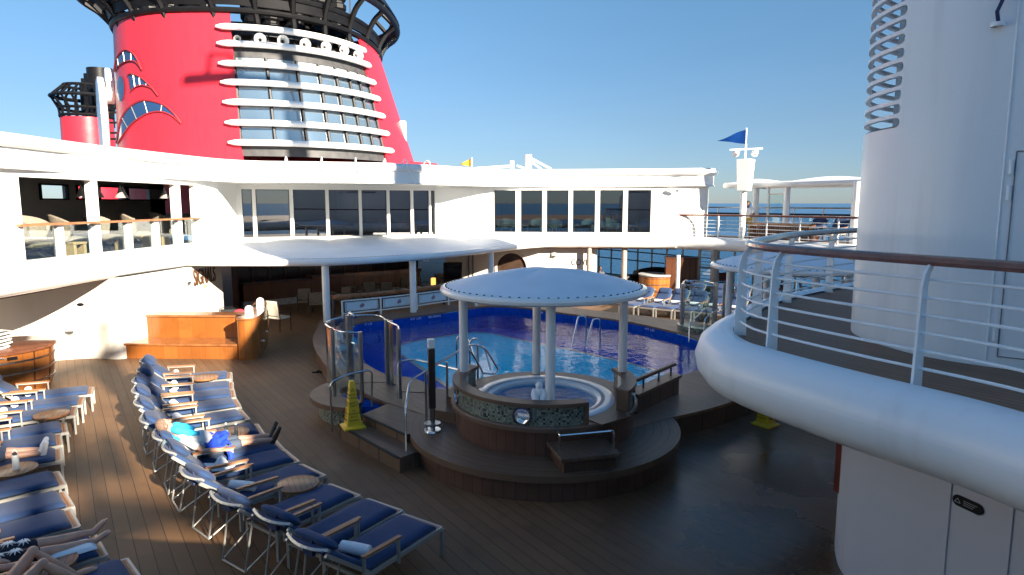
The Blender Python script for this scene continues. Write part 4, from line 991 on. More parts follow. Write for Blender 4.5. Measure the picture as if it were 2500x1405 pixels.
# ---- lower right wall with round window
rwall = thing("lower_wall", "white pool deck wall with a round dark window right of the bar", "wall", (1, 32.8, 0))
RA, RB = Vector((-3.4, 33.6)), Vector((3.85, 32.75)); t = (RB - RA).normalized(); n2 = Vector((-t.y, t.x))
s_ = cross_px(RA, RB, 1249, 1.3); wc = RA.lerp(RB, s_); wr_ = .8
mb = MB(); K = 60
for k in range(K):
    a, b = RA.lerp(RB, k / K), RA.lerp(RB, (k + 1) / K); d = ((a + b) / 2 - wc).length; 
    if d < wr_:
        h = math.sqrt(wr_ ** 2 - d * d); wall_seg(mb, a, b, 0, 1.3 - h, .15); wall_seg(mb, a, b, 1.3 + h, 2.4, .15)
    else: wall_seg(mb, a, b, 0, 2.4, .15)
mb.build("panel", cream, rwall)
CE = cr([(3.85, 32.75), (4.15, 32.85), (4.3, 33.2), (4.3, 36)], 5)
MB().sweep([(p.x, p.y) for p in CE], [(0, 0), (0, 2.34), (-.15, 2.34), (-.15, 0)]).build("end_panel", cream, rwall)
Mx = facing((wc.x, wc.y, 1.3), -n2.x, -n2.y)
mb = MB(); mb.lathe([(.74, .02), (.76, .06), (.86, .06), (.88, -.02)], n=48); mb.v = [Mx @ v for v in mb.v]; mb.build("window_rim", cream, rwall)
mb = MB(); mb.lathe([(0, -.08), (.8, -.08)], n=40); mb.v = [Mx @ v for v in mb.v]; mb.build("window_pane", mat("porthole_glass", (.05, .03, .02), .08, var=.3), rwall)
for x in (1145, 1155):
    p = RA.lerp(RB, cross_px(RA, RB, x, 1.2)); MB().box((p.x - n2.x * .03, p.y - n2.y * .03, 1.2), (.05, .05, 2.4)).build("pipe", grey_dk, rwall)
p = RA.lerp(RB, cross_px(RA, RB, 1416, 1.6))
lt = thing("wall_lettering", "dark grey COVE lettering on the white wall end", "lettering", (p.x, p.y, 1.62))
text_mesh("letters", "COVE", .43, grey_dk, lt, facing((p.x - n2.x * .015, p.y - n2.y * .015, 1.6), -n2.x, -n2.y), .01, .78)
text_mesh("small_letters", "C A F E", .13, mat("grey_letters", (.5, .48, .45), .5), lt, facing((p.x - n2.x * .015, p.y - n2.y * .015, 1.3), -n2.x, -n2.y), .006)
p = RA.lerp(RB, cross_px(RA, RB, 1352, 1.95)); wall_light(Vector((p.x, p.y, 1.97)), -n2.x, -n2.y, "round white wall light left of the grey wall lettering")
tv = thing("black_screen", "black screen cabinet against the white wall beside the bar", "screen", (-3.2, 32.2, 0))
c = D(1106, 676, 32.4); MB().box((c.x, c.y, 1.1), (.92, .3, 1.1)).build("cabinet", black, tv, .02); MB().box((c.x, c.y - .16, 1.2), (.8, .02, .7)).build("screen", mat("screen_black", (.006, .006, .008), .1), tv)
MB().box((c.x, c.y, .275), (.5, .28, .55)).build("stand", black, tv)
# ---- long awning
aw = thing("long_awning", "long white scalloped awning with rounded rim over the bar terrace", "awning", (-5, 25, 2.5))
AR = cr([(-11.9, 22.9), (-11.2, 22.3), (-9.7, 22.1), (-8, 22.05), (-6.2, 22.3), (-4.6, 23.3), (-3.0, 25.0), (-1.5, 27.3), (-.3, 29.3), (.8, 31.0), (2.2, 32.5)], 6)
AB = cr([(-11.5, 24.5), (-11.7, 26.5), (-11.8, 28.3), (-10.6, 29.15), (-9.0, 29.8), (-7.2, 30.5), (-5.4, 31.2), (-3.75, 31.85), (-2.6, 32.2), (-.8, 32.6), (2.0, 32.5)], 6)
KA = len(AR) - 1
def aws(u, v):
    i = u * KA; k = min(int(i), KA - 1); f = i - k; a = AR[k].lerp(AR[k + 1], f); b = AB[k].lerp(AB[k + 1], f); q = a.lerp(b, v)
    hump = abs(math.sin(u * math.pi * 6.5 + .6)) ** .7
    z = 2.66 + .3 * v ** .8 + (.12 * hump - .03) * math.sin(v * math.pi * .62) * min(1, 8 * (1 - u), 8 * u + .1)
    return (q.x, q.y, z)
MB().grid(aws, 90, 12).build("fabric", fabric_w, aw)
MB().tube([(p.x, p.y, 2.56) for p in AR], .125, 14).build("rim", white_gloss, aw)
mb = MB()
dist = 0
for a, b in zip(AR, AR[1:]):
    L_ = (b - a).length; k = int(L_ / .2) + 1
    for j in range(k): q = a.lerp(b, j / k); mb.ball((q.x + .02, q.y + .06, 2.68), .018, n=6)
mb.build("rivet_row", grey_dk, aw)
MB().tube([(p.x + .03, p.y + .1, 2.675) for p in AR], .01, 5).build("edge_cord", grey_dk, aw)
for (x, y) in ((-6.43, 22.45), (-3.75, 24.6), (-.93, 28.6)): MB().tube([(x, y, .44 if y < 27 else 0), (x, y, 2.5)], .125, 18).build("column", white_gloss, aw)
mb = MB()
for k in range(5, KA, 9): mb.bar((*AR[k], 2.55), (*AB[k], 2.85), .05, .05)
mb.build("rib", white_gloss, aw)
sl_ = thing("spotlight", "small white spotlight hanging under the long awning rim", "spotlight", tuple(D(1040, 633, 25.6)))
c = D(1040, 634, 25.6); MB().tube([c + Vector((0, 0, .16)), c], .05, 8).build("bracket", white_gloss, sl_); MB().lathe([(0, .1), (.1, .08), (.12, -.06), (0, -.06)], c, 14).build("lamp", white_gloss, sl_)
# ---- gallery furniture
pl = thing("pendant_lamp", "", "lamp", (0, 0, 0), 0, "cone pendant lamps in the open gallery")
MB().tube([(0, 0, .3), (0, 0, .75)], .012, 6).build("cord", black, pl, world=False); MB().lathe([(.02, .36), (.03, .3), (.09, .14), (.16, 0), (.15, 0)], n=20).build("lamp_shade", mat("lamp_grey", (.25, .24, .22), .5), pl, world=False)
for k, (x, y, Y, l) in enumerate([(198, 468, 19.3, "grey cone pendant lamp before the yellow lit pane"), (240, 466, 20.3, "pale cone pendant lamp half hidden by the first gallery pillar"), (293, 471, 20.6, "grey cone pendant lamp before the lilac window, left of a pair"), (300, 470, 21.4, "grey cone pendant lamp before the lilac window, right of a pair"), (401, 468, 23.0, "grey cone pendant lamp before the red window")]):
    p_ = D(x, y, Y); p_.z = 4.72 + .0 * k; place(pl, k, p_, 0, l)
gc = thing("shell_chair", "", "lounge chair", (0, 0, 0), 0, "shell backed lounge chairs in the gallery")
mb = MB(); mb.grid(lambda u, v: (math.sin((u - .5) * 2.6) * (.3 + .2 * v), .1 - math.cos((u - .5) * 2.6) * (.32 + .1 * v) * -1 * 1.0 - .1, .4 + .55 * v * math.cos((u - .5) * 1.6)), 14, 5); mb.build("backrest", beige, gc, world=False, solid=.06)
MB().ball((0, -.02, .38), .36, (1, 1, .28), 16).build("seat", beige, gc, world=False); MB().tube([(-.32, -.2, .05), (-.2, .1, .3), (.2, .1, .3), (.32, -.2, .05)], .03, 6).build("base", iron, gc, world=False)
gx = [(95, 610, 16.9, 120, "shell lounge chair nearest the left end of the gallery"), (70, 640, 16.2, 60, "shell lounge chair low at the left corner of the gallery glass"), (182, 600, 19.0, 130, "shell lounge chair before the first gallery pillar"), (265, 590, 20.9, 100, "shell lounge chair right of the first gallery pillar"), (345, 580, 22.2, 120, "shell lounge chair in the middle glass panel of the gallery"), (412, 572, 23.4, 140, "shell lounge chair before the second gallery pillar")]
for k, (x, y, Y, a, l) in enumerate(gx): 
    X_ = -13.0; place(gc, k, (X_, X_ * 1600 / (x - 1250), 2.94), R(a), l, 1.35)
stl = thing("wooden_stool", "", "stool", (0, 0, 0), 0, "pale wood stools in the gallery")
for sx_ in (-1, 1): MB().box((sx_ * .13, 0, .2), (.07, .3, .4)).build("leg", stool_w, stl, world=False)
MB().box((0, 0, .42), (.36, .34, .06)).build("seat", stool_w, stl, .01, world=False)
for k, (x, Y, l) in enumerate([(185, 18.2, "pale wooden stool below the first gallery pillar"), (303, 20.6, "pale wooden stool in the third glass panel of the gallery"), (368, 22.0, "pale wooden stool in the fourth glass panel of the gallery"), (398, 22.8, "pale wooden stool in the fifth glass panel of the gallery")]):
    X_ = -12.5; place(stl, k, (X_, X_ * 1600 / (x - 1250), 2.94), R(70), l, 1.15)
# mint tub chairs behind the right windows, orange ones behind the bay
def tubchair(label, m_, group):
    t = thing("tub_chair", label, "tub chair", (0, 0, 0), 0, group)
    mb = MB(); mb.grid(lambda u, v: (math.cos(u * math.pi) * (.36 + .05 * v), math.sin(u * math.pi) * (.34 + .05 * v), .35 + v * (.2 + .22 * math.sin(u * math.pi))), 16, 4); mb.build("backrest", m_, t, world=False, solid=.09)
    MB().lathe([(0, .48), (.3, .47), (.33, .4), (.3, .3), (0, .3)], n=20).build("seat", m_, t, world=False)
    for x, y in ((-.24, -.2), (.24, -.2), (-.24, .22), (.24, .22)): MB().tube([(x * .9, y * .9, .32), (x, y, 0)], .015, 6).build("leg", white_gloss, t, world=False)
    return t
mc = tubchair("", mint, "mint tub chairs behind the right windows")
for k, (x, a, l) in enumerate([(1235, 10, "mint tub chair behind the first right window"), (1312, -20, "mint tub chair behind the second right window"), (1352, 15, "mint tub chair behind the third right window"), (1438, -25, "mint tub chair behind the fourth right window"), (1492, 15, "mint tub chair behind the fifth right window"), (1578, -20, "mint tub chair behind the sixth right window")]):
    p_ = WA.lerp(WB, cross_px(WA, WB, x)); place(mc, k, (p_.x * 1.02, p_.y + .85, 2.955), R(a), l, 1.1)
oc = tubchair("", orange, "orange tub chairs behind the bay windows")
for k, (x, l) in enumerate([(905, "orange tub chair behind the fifth bay window, left one"), (925, "orange tub chair behind the fifth bay window, right one"), (985, "orange tub chair behind the sixth bay window")]):
    p_ = BA.lerp(BB, cross_px(BA, BB, x)); place(oc, k, (p_.x * 1.04, p_.y + 1.5, 2.955), 0, l)
stb = thing("side_table", "", "table", (0, 0, 0), 0, "small tables behind the right windows")
MB().box((0, 0, .5), (.5, .4, .03)).build("tabletop", white_gloss, stb, world=False)
for x, y in ((-.2, -.15), (.2, -.15), (-.2, .15), (.2, .15)): MB().tube([(x, y, 0), (x, y, .49)], .014, 6).build("leg", white_gloss, stb, world=False)
for k, (x, l) in enumerate([(1279, "small white table behind the second right window"), (1412, "small white table behind the fourth right window"), (1547, "small white table behind the sixth right window")]):
    p_ = WA.lerp(WB, cross_px(WA, WB, x)); place(stb, k, (p_.x * 1.02, p_.y + .8, 2.955), 0, l)
# ================================================================ funnel
FZ0, FZ1 = 4.0, 14.75
def fsec(z):
    k = (z - 7.6) / (14.6 - 7.6)
    return (-16.0 - .75 * k, 46.2 - .9 * k, 8.9 - 1.3 * k + .25 * max(0, -k), 10.1 - 1.2 * k)
def fpt(th, z, off=0.0, ex=2.35):
    cx, cy, a, b = fsec(z); c, s = math.cos(th), math.sin(th)
    return Vector((cx + (a + off) * math.copysign(abs(c) ** (2 / ex), c), cy + (b + off) * math.copysign(abs(s) ** (2 / ex), s), z))
def fval(p, off=0.0):
    cx, cy, a, b = fsec(p.z); return (abs((p.x - cx) / (a + off)) ** 2.35 + abs((p.y - cy) / (b + off)) ** 2.35) - 1
def fhit(x, y, off=0.0):
    r = ray(x, y); O = Vector((0, 0, EYE)); t = 26.0
    while t < 60 and fval(O + r * t, off) > 0: t += .15
    lo, hi = t - .15, t
    for _ in range(24):
        m_ = (lo + hi) / 2
        if fval(O + r * m_, off) > 0: lo = m_
        else: hi = m_
    return O + r * hi
def fth(x, z):                                  # angle on the funnel seen in pixel column x at height z (front side)
    best = None
    for k in range(720):
        th = -math.pi + k * math.pi / 720; p = fpt(th, z); q = 1250 + 1600 * p.x / (p.y * _c - (z - EYE) * _s)
        if best is None or abs(q - x) < best[0]: best = (abs(q - x), th)
    return best[1]
fun = thing("ship_funnel", "huge red ship funnel with white louvre bars over a window grid", "funnel", (-16.6, 46, 6))
zb, zt = 7.75, 14.45
# window patch borders by height
def wl(z): k = (z - zb) / (zt - zb); return fth(588 - 26 * k, z)
def wr_e(z): k = (z - zb) / (zt - zb); return fth(938 - 60 * k, z)
NZ = 20; zs = [FZ0 + (FZ1 - FZ0) * k / NZ for k in range(NZ + 1)]
zs = sorted(set([FZ0, 7.1] + [7.1 + (FZ1 - 7.1) * k / NZ for k in range(NZ + 1)]))
mb = MB(); NT = 110; vs = []; 
lo_, hi_ = [], []
for z in zs:
    zz = max(zb, min(zt, z)); a, b = wl(zz), wr_e(zz)
    if a > b: a, b = b, a
    lo_.append(a); hi_.append(b)
rows = []
for z, a, b in zip(zs, lo_, hi_):
    rows.append([fpt(b + (2 * math.pi - (b - a)) * k / NT, z) for k in range(NT + 1)])
vs = [v for r in rows for v in r]; W = NT + 1
fs = [(i * W + k, i * W + k + 1, (i + 1) * W + k + 1, (i + 1) * W + k) for i in range(len(rows) - 1) for k in range(NT)]
mb.add(vs, fs, True); mb.build("body", red, fun, solid=.12)
mb = MB(); mb.add([fpt(2 * math.pi * k / 64, 13.6, -.3) for k in range(64)], [tuple(range(64))]); mb.build("inner_deck", dark, fun)
mb = MB()
for k in range(64): pass
mb.add([fpt(lo_[0] + (hi_[0] - lo_[0]) * k / 24, z, -1.6) for z in (13.6, 14.6) for k in range(25)], [(k, k + 1, 26 + k, 25 + k) for k in range(24)]); mb.build("machinery_wall", grey_dk, fun)
# dark band under and over the glazing
def patch(mb, z0, z1, off, k0=0.0, k1=1.0, n=30, nz=4):
    def f(u, v):
        z = z0 + (z1 - z0) * v; a, b = wl(z), wr_e(z); return fpt(a + (b - a) * (k0 + (k1 - k0) * u), z, off)
    return mb.grid(f, n, nz)
patch(MB(), 7.1, 7.85, -.1).build("lower_band", grey_dk, fun); patch(MB(), 12.35, 13.15, -.1).build("upper_band", grey_dk, fun)
xs = [0, .185, .375, .53, .665, .785, .89, 1.0]
for i in range(7):
    for z0, z1 in ((7.85, 10.02), (10.08, 12.35)):
        patch(MB(), z0, z1, -.12, xs[i] + .006, xs[i + 1] - .006, 8, 8).build("window_pane", fun_glass, fun)
blind = mat("window_blind", (.35, .38, .36), .5)
mb = MB()
for zz in (8.3, 9.45, 10.55, 11.7):
    patch(mb, zz + .42, zz + .62, -.112, .01, .99, 40, 2)
mb.build("window_blind", blind, fun)
for i in range(8):
    mb = MB(); pts = []
    for k in range(9):
        z = 7.85 + 4.5 * k / 8; a, b = wl(z), wr_e(z); pts.append(fpt(a + (b - a) * xs[i], z, -.05))
    mb.tube(pts, .09, 6); mb.build("mullion", black, fun)
mb = MB(); mb.tube([fpt(wl(10.05) + (wr_e(10.05) - wl(10.05)) * k / 24, 10.05, -.05) for k in range(25)], .05, 6); mb.build("transom", black, fun)
LV = [((560, 348), (958, 373)), ((554, 299), (947, 329)), ((548, 249), (937, 287)), ((543, 200), (925, 243)), ((538, 154), (914, 203)), ((534, 105), (902, 160)), ((531, 64), (890, 116))]
for (p0, p1) in LV:
    a = fhit(*p0, .3); z = a.z
    t0 = fth(p0[0], z); t1 = fth(p1[0] - 6, z)
    pts = [fpt(t0 + (t1 - t0) * k / 40, z, .25) for k in range(41)]
    rr = [.175 * min(1, .4 + k / 2.2) * min(1, .5 + (40 - k) / 2.0) for k in range(41)]
    MB().tube(pts, rr, 12).build("louvre_bar", white_gloss, fun)
for k, (x, y, r) in enumerate([(580, 96, .18), (635, 97, .3), (690, 101, .3), (744, 109, .29), (794, 115, .28), (837, 123, .27), (871, 135, .3)]):
    c = fhit(x, y, .05); z = c.z; th = fth(x, z); p = fpt(th, z, .05); out_ = (fpt(th, z, 1) - p).normalized(); out_ = (out_ * .5 + (Vector((0, 0, EYE)) - p).normalized() * .8).normalized()
    q = out_.to_track_quat('Z', 'Y').to_matrix().to_4x4(); Mx = Matrix.Translation(p) @ q
    mb = MB(); mb.lathe([(.05, -.8), (.1, -.5), (r * .45, -.15), (r * .8, .1), (r, .2), (r * 1.04, .18), (r * .8, .04), (r * .35, -.2)], n=20); mb.v = [Mx @ v for v in mb.v]; mb.build("horn", white_gloss, fun)
mb = MB()
random.seed(4)
for k in range(34):
    x = 570 + k * 9.3; p = fhit(x, 125 + .03 * (x - 570) * 1.4, -.3); mb.tube([p + Vector((0, .3, -.5)), p + Vector((random.uniform(-.2, .2), .3, random.uniform(.1, 1.1)))], random.choice((.03, .05, .08)), 5)
    if k % 5 == 0: mb.box(p + Vector((0, .6, 0)), (.5, .5, .7))
mb.build("pipework", grey_dk, fun)
mb = MB()
for k in range(12):
    x = 575 + k * 27; p = fhit(x, 118 + .05 * (x - 570), -.2); mb.box(p + Vector((0, .2, -.2)), (.12, .1, .4))
mb.build("bracket", alu, fun)
# swooshes: inset glass strips between an upper and a lower edge traced on the side of the funnel
sw = [([(279, 173), (283, 150), (292, 132), (306, 123), (322, 128), (334, 143), (346, 170)], [(279, 176), (285, 166), (296, 156), (309, 150), (322, 149), (334, 154), (347, 172)]),
      ([(313, 182), (321, 181), (331, 183), (345, 190), (360, 203), (372, 216), (386, 234)], [(319, 223), (326, 216), (334, 211), (346, 209), (358, 211), (372, 218), (386, 235)]),
      ([(284, 350), (293, 301), (306, 273), (330, 252), (357, 245), (395, 254), (420, 273), (442, 301)], [(286, 352), (305, 322), (322, 302), (342, 287), (365, 276), (392, 273), (418, 282), (442, 303)])]
for up, lo in sw:
    u_, l_ = cr([(*p, 0) for p in up], 5), cr([(*p, 0) for p in lo], 5)
    mb = MB(); m_ = 6
    mb.grid(lambda a, b: fhit(*(u_[round(a * (len(u_) - 1))].lerp(l_[round(a * (len(l_) - 1))], b).to_2d()), .09), len(u_) - 1, m_)
    o = mb.build("swoosh_window", swoosh_m, fun)
    mb = MB(); mb.tube([fhit(*p.to_2d(), .1) for p in u_], .06, 5); mb.tube([fhit(*p.to_2d(), .1) for p in l_], .04, 5); mb.build("frame", mat("swoosh_frame", (.3, .02, .03), .5) if "swoosh_frame" not in MATS else MATS["swoosh_frame"], o)
    mb = MB()
    for k in range(7, len(u_) - 6, 6): mb.tube([fhit(*u_[k].to_2d(), .1), fhit(*l_[k].to_2d(), .1)], .025, 5)
    mb.build("mullion", alu, o)
el = [(294 + 9 * math.cos(a), 217 + 31 * math.sin(a)) for a in [2 * math.pi * k / 24 for k in range(24)]]
mb = MB(); c = fhit(294, 217, .09); mb.add([c] + [fhit(x, y, .09) for x, y in el], [(0, 1 + k, 1 + (k + 1) % 24) for k in range(24)]); mb.build("oval_window", swoosh_m, fun)
# white rounded emblem plates seen edge-on at the side
for (x, y0, y1, Y, th) in ((268, 170, 252, 41.0, .45), (252, 196, 420, 41.6, .4)):
    c = D(x, (y0 + y1) / 2, Y); r = (y1 - y0) / 2 * Y / 1600
    mb = MB(); Mx = Matrix.Translation(c) @ Matrix.Rotation(R(33.5), 4, 'Z') @ Matrix.Rotation(R(90), 4, 'Y')
    mb.lathe([(0, -th / 2), (r * .95, -th / 2), (r, -th / 2 + .05), (r, th / 2 - .05), (r * .95, th / 2), (0, th / 2)], n=40); mb.v = [Mx @ v for v in mb.v]; mb.build("emblem_plate", white_gloss, fun)
mb = MB()
for y in (255, 275, 300, 325, 340): p = D(262, y, 41.6); mb.bar(p, D(290, y, 41.8), .12, .12)
mb.build("plate_bracket", grey_dk, fun)
# black crown: rings, flared struts, stacks
def fring(z, off, n=72): return [fpt(2 * math.pi * k / n, z, off) for k in range(n)]
def band(z0, o0, z1, o1, n=72): 
    mb = MB(); a, b = fring(z0, o0, n), fring(z1, o1, n); mb.add(a + b, [(k, (k + 1) % n, n + (k + 1) % n, n + k) for k in range(n)], True); return mb
MB().tube(fring(14.75, .1), .16, 8, True).build("crown_ring", black, fun)
MB().tube(fring(15.6, .35), .17, 8, True).build("crown_ring", black, fun)
band(14.6, .05, 14.85, .05).build("crown_band", black, fun, solid=.15)
band(15.0, .15, 15.45, .3).build("crown_band", black, fun, solid=.2)
band(16.7, 1.95, 17.3, 1.75).build("crown_band", black, fun, solid=.3)
MB().tube(fring(16.5, 1.85), .2, 8, True).build("crown_ring", black, fun)
for k in range(24):
    th = 2 * math.pi * (k + .3) / 24
    pts = cr([fpt(th, 14.2, -.15), fpt(th, 15.0, .2), fpt(th, 15.9, 1.0), fpt(th, 16.5, 1.8), fpt(th, 17.2, 1.8), fpt(th, 18.0, 1.2)], 4)
    MB().tube(pts, .17, 6).build("crown_strut", black, fun)
for (x, Y, r) in ((470, 45, 2.3), (748, 45, 2.9)):
    cX = (x - 1250) / 1600 * Y
    mb = MB(); prof = []
    for k in range(9):
        z = 13.6 + k * .62; prof += [(r * .86, z), (r * .88, z + .2), (r, z + .25), (r, z + .5), (r * .88, z + .55)]
    mb.lathe(prof, (cX, Y, 0), 28); mb.build("exhaust_stack", black, fun)
    for q in range(6):
        a = -math.pi * (q + .5) / 6
        mb = MB(); pr = []
        for k in range(8): pr += [(.5, 13.8 + k * .6), (.62, 13.95 + k * .6), (.62, 14.2 + k * .6), (.5, 14.3 + k * .6)]
        mb.lathe(pr, (cX + r * 1.0 * math.cos(a), Y + r * 1.0 * math.sin(a), 0), 10); mb.build("exhaust_pipe", black, fun)
mb = MB()
for x in (600, 640, 820, 855): p = D(x, 40, 44); mb.tube([(p.x, p.y, 13.6), (p.x, p.y, 19)], .05, 5)
mb.build("mast_rod", grey_dk, fun)
# ---- aft funnel far behind
af = thing("ship_funnel", "second red funnel with black stacks far behind on the left", "funnel", (-58, 92, 8))
def P9(x, y): return D(x, y, 92)
c0 = P9(216, 330); top = P9(216, 291).z; rad_ = (216 - 150) / 1600 * 92 * .84
MB().lathe([(rad_ * 1.02, -10), (rad_ * 1.0, c0.z - 3), (rad_ * .98, top)], (c0.x, 92, 0), 40).build("body", red, af)
for x, y, r in ((230, 165, 25), (207, 178, 12), (198, 190, 10), (191, 200, 8)):
    p = P9(x, y); MB().lathe([(r / 1600 * 92 * 1.0, top - 1), (r / 1600 * 92 * 1.05, p.z), (r / 1600 * 92 * .9, p.z), (r / 1600 * 92 * .85, p.z - 1)], (p.x, 93, 0), 20).build("exhaust_stack", black, af)
def r9(y, x0): return (P9(216, y).z, (216 - x0) / 1600 * 92 * .84)
for y, x0 in ((286, 152), (268, 150), (240, 132), (238, 136), (212, 165)):
    z, r = r9(y, x0); MB().tube([(c0.x + r * math.cos(2 * math.pi * k / 40), 92 + r * math.sin(2 * math.pi * k / 40), z) for k in range(40)], .2, 6, True).build("crown_ring", black, af)
for k in range(18):
    a = 2 * math.pi * k / 18; pts = []
    for j, (y, x0) in enumerate(((291, 152), (268, 150), (240, 132), (212, 165))):
        z, r = r9(y, x0); aa = a + (.1 if j % 2 else 0); pts.append((c0.x + r * math.cos(aa), 92 + r * math.sin(aa), z))
    MB().tube(pts, .17, 5).build("crown_strut", black, af)
# things peeking over the roof of the right wing
yf = thing("pennant", "small yellow pennant on a pole above the right wing roof", "flag", tuple(D(1150, 412, 38)))
p = D(1152, 412, 38); q = D(1152, 386, 38); MB().tube([(p.x, p.y, 5.9), q], .045, 6).build("pole", white_gloss, yf)
mb = MB(); a, b_, t2 = D(1151, 387, 38), D(1151, 407, 38), D(1122, 402, 38.4); mb.grid(lambda u, v: a.lerp(b_, v).lerp(t2, u) + Vector((0, .08 * math.sin(u * 7), 0)), 10, 4); mb.build("cloth", flag_y, yf, solid=.015)
wbk = thing("slide_support", "white posts and sloping tubes rising behind the right wing roof", "frame", tuple(D(1290, 412, 40)))
for (x0, y0, x1, y1, r) in ((1250, 415, 1250, 393, .13), (1290, 415, 1290, 378, .2), (1292, 385, 1345, 413, .07), (1292, 392, 1322, 414, .06), (1262, 405, 1282, 412, .06), (1160, 412, 1248, 406, .08)):
    MB().tube([D(x0, y0, 40), D(x1, y1, 40)], r, 8).build("tube", white_gloss, wbk)
rs = thing("roof_screen", "low red and glass screen on the roof beside the funnel foot", "screen", tuple(D(1040, 410, 44)))
MB().bar(D(1000, 404, 44), D(1066, 409, 44), .1, .5).build("red_panel", red, rs); MB().bar(D(1066, 410, 44), D(1135, 412, 44), .06, .3).build("glass_panel", grey_dk, rs)
mb = MB(); mb.box(D(983, 350, 47), (.5, .5, 3)); tag(mb.build("vent_post", white), "pale post just right of the red funnel foot", "post")

# ================================================================ right platform, its railing and the tower
pf = thing("deck_platform", "planked upper platform with thick rounded white edge on the right", "platform", (4.5, 8, 2.6))
PI_ = cr3([(-14, 1.2), (-4, 2.1), (0, 2.15), (2.4, 1.95), (3.9, 2.2), (4.25, 3.6), (4.0, 4.97), (3.38, 6.17), (2.96, 7.1), (2.8, 7.7), (2.92, 8.45), (3.5, 9.4), (4.57, 10.9), (6.84, 12.94), (10, 15.0), (16, 18)], 8)  # unseen balcony edge below the camera pushed outward to shade the near loungers
PO = [p for p in PI_]
prof = [(.02 + .0, 2.93), (.12, 2.965), (.3, 2.93), (.42, 2.82), (.48, 2.63), (.45, 2.45), (.35, 2.31), (.2, 2.23), (.0, 2.2), (-.5, 2.2)]
pathL = [p for p in PI_][::-1]                       # travel so that the right side is outward
mb = MB().sweep(PI_, [(-o, z) for o, z in prof]); mb.build("rounded_edge", tower_white, pf, angle=70)
MB().add([(p.x, p.y, 2.9) for p in PI_] + [(30, 18, 2.9), (30, -30, 2.9), (-14, -30, 2.9)], [tuple(range(len(PI_) + 3))]).build("floor", deck_up, pf)
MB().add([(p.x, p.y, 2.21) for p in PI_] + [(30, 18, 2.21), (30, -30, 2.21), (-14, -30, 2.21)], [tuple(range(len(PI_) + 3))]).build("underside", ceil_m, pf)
rl = thing("platform_railing", "curved white railing with varnished wooden handrail on the right platform", "railing", (3.5, 7, 2.95))
RP = [p for p in PI_ if (p.x > 2.5 and 1.3 < p.y)]
def inset(P, d): 
    o = []
    for i, p in enumerate(P):
        a = P[max(0, i - 1)]; c = P[min(len(P) - 1, i + 1)]; t = (c - a).normalized(); o.append(p + Vector((t.y, -t.x, 0)) * d)
    return o
R_in = inset(RP, .05)
for k, (h, ins) in enumerate([(3.08, .0), (3.24, .0), (3.40, .0), (3.56, .0), (3.72, .01), (3.88, .06)]):
    q = inset(RP, .05 + ins - .0); MB().tube([(p.x, p.y, h) for p in q], .0145, 8).build("bar", tower_white, rl)
q = inset(RP, .16)
MB().sweep([(p.x, p.y) for p in q], [(.075, 4.035), (.066, 4.07), (.03, 4.09), (-.03, 4.09), (-.066, 4.07), (-.075, 4.035), (-.045, 4.0), (.045, 4.0), (.075, 4.035)]).build("handrail", wood_rail, rl)
ppost = [(4.2, 3.9), (3.66, 5.75), (2.84, 7.25), (2.84, 8.15), (3.6, 9.4), (4.65, 10.9), (5.8, 12.0), (7.4, 13.3), (9.5, 14.6)]
for p_ in ppost:
    i = min(range(len(RP)), key=lambda k: (RP[k].to_2d() - Vector(p_)).length); p = RP[i]
    a = RP[max(0, i - 1)]; c = RP[min(len(RP) - 1, i + 1)]; t = (c - a).normalized(); nn = Vector((t.y, -t.x, 0))
    mb = MB(); prev = None
    pr = [(2.9, .05, .075), (3.5, .05, .055), (3.8, .05, .045), (3.93, .08, .04), (4.02, .15, .035)]
    for z, ins, hw in pr:
        c_ = Vector((p.x, p.y, z)) + nn * ins; ring_ = [c_ + t * i_ * .012 + nn * j_ * hw for i_, j_ in ((-1, -1), (1, -1), (1, 1), (-1, 1))]
        if prev: mb.add(prev + ring_, [(0, 1, 5, 4), (1, 2, 6, 5), (2, 3, 7, 6), (3, 0, 4, 7)])
        prev = ring_
    mb.build("post", tower_white, rl)
# tower
tw = thing("white_tower", "tall white rounded tower with slotted lattice along its upper left edge", "tower", (7, 9, 2.9))
TP = cr3([(14.5, 4.3), (13, 4.6), (9, 5.2), (6.4, 5.85), (5.3, 6.25), (4.8, 6.6), (4.50, 7.0), (4.38, 7.45), (4.35, 7.9), (4.43, 8.35), (4.74, 8.87), (5.4, 9.42), (6.5, 10.0), (9, 11.0), (14.5, 12.3)], 6)
lens = [0]
for a, b in zip(TP, TP[1:]): lens.append(lens[-1] + (b - a).length)
def tpa(s_):
    for i in range(len(TP) - 1):
        if lens[i + 1] >= s_: return TP[i].lerp(TP[i + 1], (s_ - lens[i]) / max(1e-6, lens[i + 1] - lens[i]))
    return TP[-1]
def s_at(pt): return lens[min(range(len(TP)), key=lambda k: (TP[k].to_2d() - Vector(pt)).length)]
ZL = 5.38; TT = 12.3
mb = MB().sweep([(p.x, p.y) for p in TP], [(0, 2.9), (0, ZL)], caps=False)
MB_b = MB().sweep([(p.x, p.y) for p in TP], [(-.03, 2.9), (-.03, 2.98)], caps=False)
